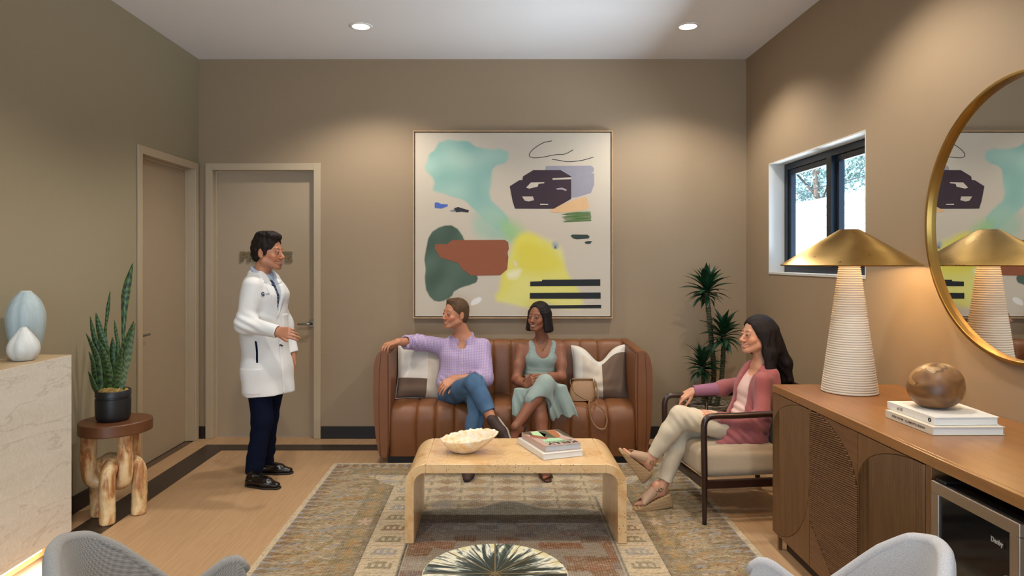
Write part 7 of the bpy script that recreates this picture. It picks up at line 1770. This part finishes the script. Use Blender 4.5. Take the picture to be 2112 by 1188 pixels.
    dR2 = unit(wrR-elR); blob('cuff', [('u', C3(elR-dR2*0.0, wrR+dR2*0.01, 0.0455, 0.036), 0), ('s', C3(wrR-dR2*0.05, wrR+dR2*0.08, 0.028), 0.0), ('s', BX(wrR+dR2*0.042, (0.05, 0.06, 0.06), 0.004, frame(dR2)[:, [1, 0, 2]]), 0)], 0.005, M_LILAC, p, disp=lambda X, Y, Z: 0.003*np.sin(X*140)*np.exp(-((X-elR[0]+0.02)/0.03)**2))
    # trousers
    M_CREAM = plain('cream_twill', '#c6b9a2', 0.85, bump=0.2, bscale=350)
    eL = aL+unit(kL-aL)*0.03; eR = aR+unit(kR-aR)*0.04
    tro = [('u', EC(pv-up*0.0, pv-up*0.02+f*0.04, (0.16, 0.12), (0.155, 0.11), rt), 0)]+limb([hL, kL, kL*0.6+eL*0.4, eL], [0.094, 0.064, 0.060, 0.046], 0.025)+limb([hR, kR, kR*0.6+eR*0.4, eR], [0.090, 0.066, 0.062, 0.050], 0.012)
    for e, k in ((eL, kL), (eR, kR)): d = unit(e-k); tro += [('s', BX(e+d*0.05, (0.05, 0.07, 0.07), 0.004, frame(d)[:, [1, 0, 2]]), 0)]
    blob('trousers', tro, 0.005, M_CREAM, p, disp=lambda X, Y, Z: 0.003*snoise(X, Y, Z, 24, 8, 9)+0.004*np.exp(-(((X-kL[0]-0.04)/0.09)**2+((Z-kL[2]+0.02)/0.08)**2))*np.sin((X*1.1+Z*0.8)*105))
    # wedge sandals
    M_TAN = plain('nude_leather', '#a88a70', 0.55, bump=0.05); t = NT('jute_wedge'); wv = t.wave(t.co((1, 1, 1)), 42, 'Z', 1.0); t.set(Base_Color=t.mix(wv, hx('#8f7350'), hx('#b99a72')), Roughness=0.9); t.bump(wv, 0.5, 0.003); M_JUTE = t.m
    for A, d, u in ((AL, dL, uL), (AR, dR, uR)):
        A_, d_, u_, s_ = foot_frame(A, d, u); P = lambda a, b, c: A_+a*d_+b*s_+c*u_
        fl = -1 if True else 1
        wops = [('u', EC(P(-0.035, 0, -0.005), P(0.165, 0, -0.005), (0.036, 0.10), (0.040, 0.10), s_, cap=0.036), 0), ('i', PL(P(0, 0, 0.006), u_), 0.002)]
        # underside: the plane the shoe stands on, tilted against the foot
        gn = unit(P(0.15, 0, -0.024)-P(-0.06, 0, -0.086)); gnn = np.cross(s_, gn); gnn = gnn if gnn@u_ < 0 else -gnn
        wops += [('i', PL(P(0.15, 0, -0.024), gnn), 0.003)]
        wd_ = blob('wedge_sole', wops, 0.004, M_JUTE, p)
        up_ = [('u', EC(P(0.03, 0, 0.052), P(0.125, 0, 0.020), (0.036, 0.040), (0.045, 0.024), s_), 0), ('s', EC(P(0.02, 0, 0.046), P(0.16, 0, 0.012), (0.031, 0.034), (0.038, 0.018), s_), 0.003), ('s', C3(P(0.16, 0, 0.03), P(0.2, 0, 0.03), 0.036), 0.006), ('s', C3(P(-0.01, 0, 0.07), P(-0.02, 0, 0.02), 0.045), 0.006), ('i', PL(P(0, 0, 0.004), -u_), 0)]
        blob('upper', up_, 0.0035, M_TAN, wd_)
        ring = [P(-0.005+0.030*math.cos(q), 0.036*math.sin(q), 0.070-0.012*math.cos(q)) for q in np.linspace(0, 2*math.pi, 25)[:-1]]
        ring = [P(-0.004+0.040*math.cos(q), 0.037*math.sin(q), 0.062+0.006*math.cos(q)) for q in np.linspace(0, 2*math.pi, 25)[:-1]]
        obj('ankle_strap', MB().tube(ring, 0.008, 8, closed=True, flat=(1.2, 0.4)), M_TAN, wd_, smooth=True)
        c = P(-0.004, -0.040 if (P(0, -1, 0)[1] < P(0, 1, 0)[1]) else 0.040, 0.062); obj('buckle', MB().tube([c+0.011*(math.cos(q)*d_+math.sin(q)*u_) for q in np.linspace(0, 2*math.pi, 13)[:-1]], 0.0028, 6, closed=True), plain('buckle_metal', '#9a8464', 0.3, 1.0), wd_, smooth=True)
chair_woman()
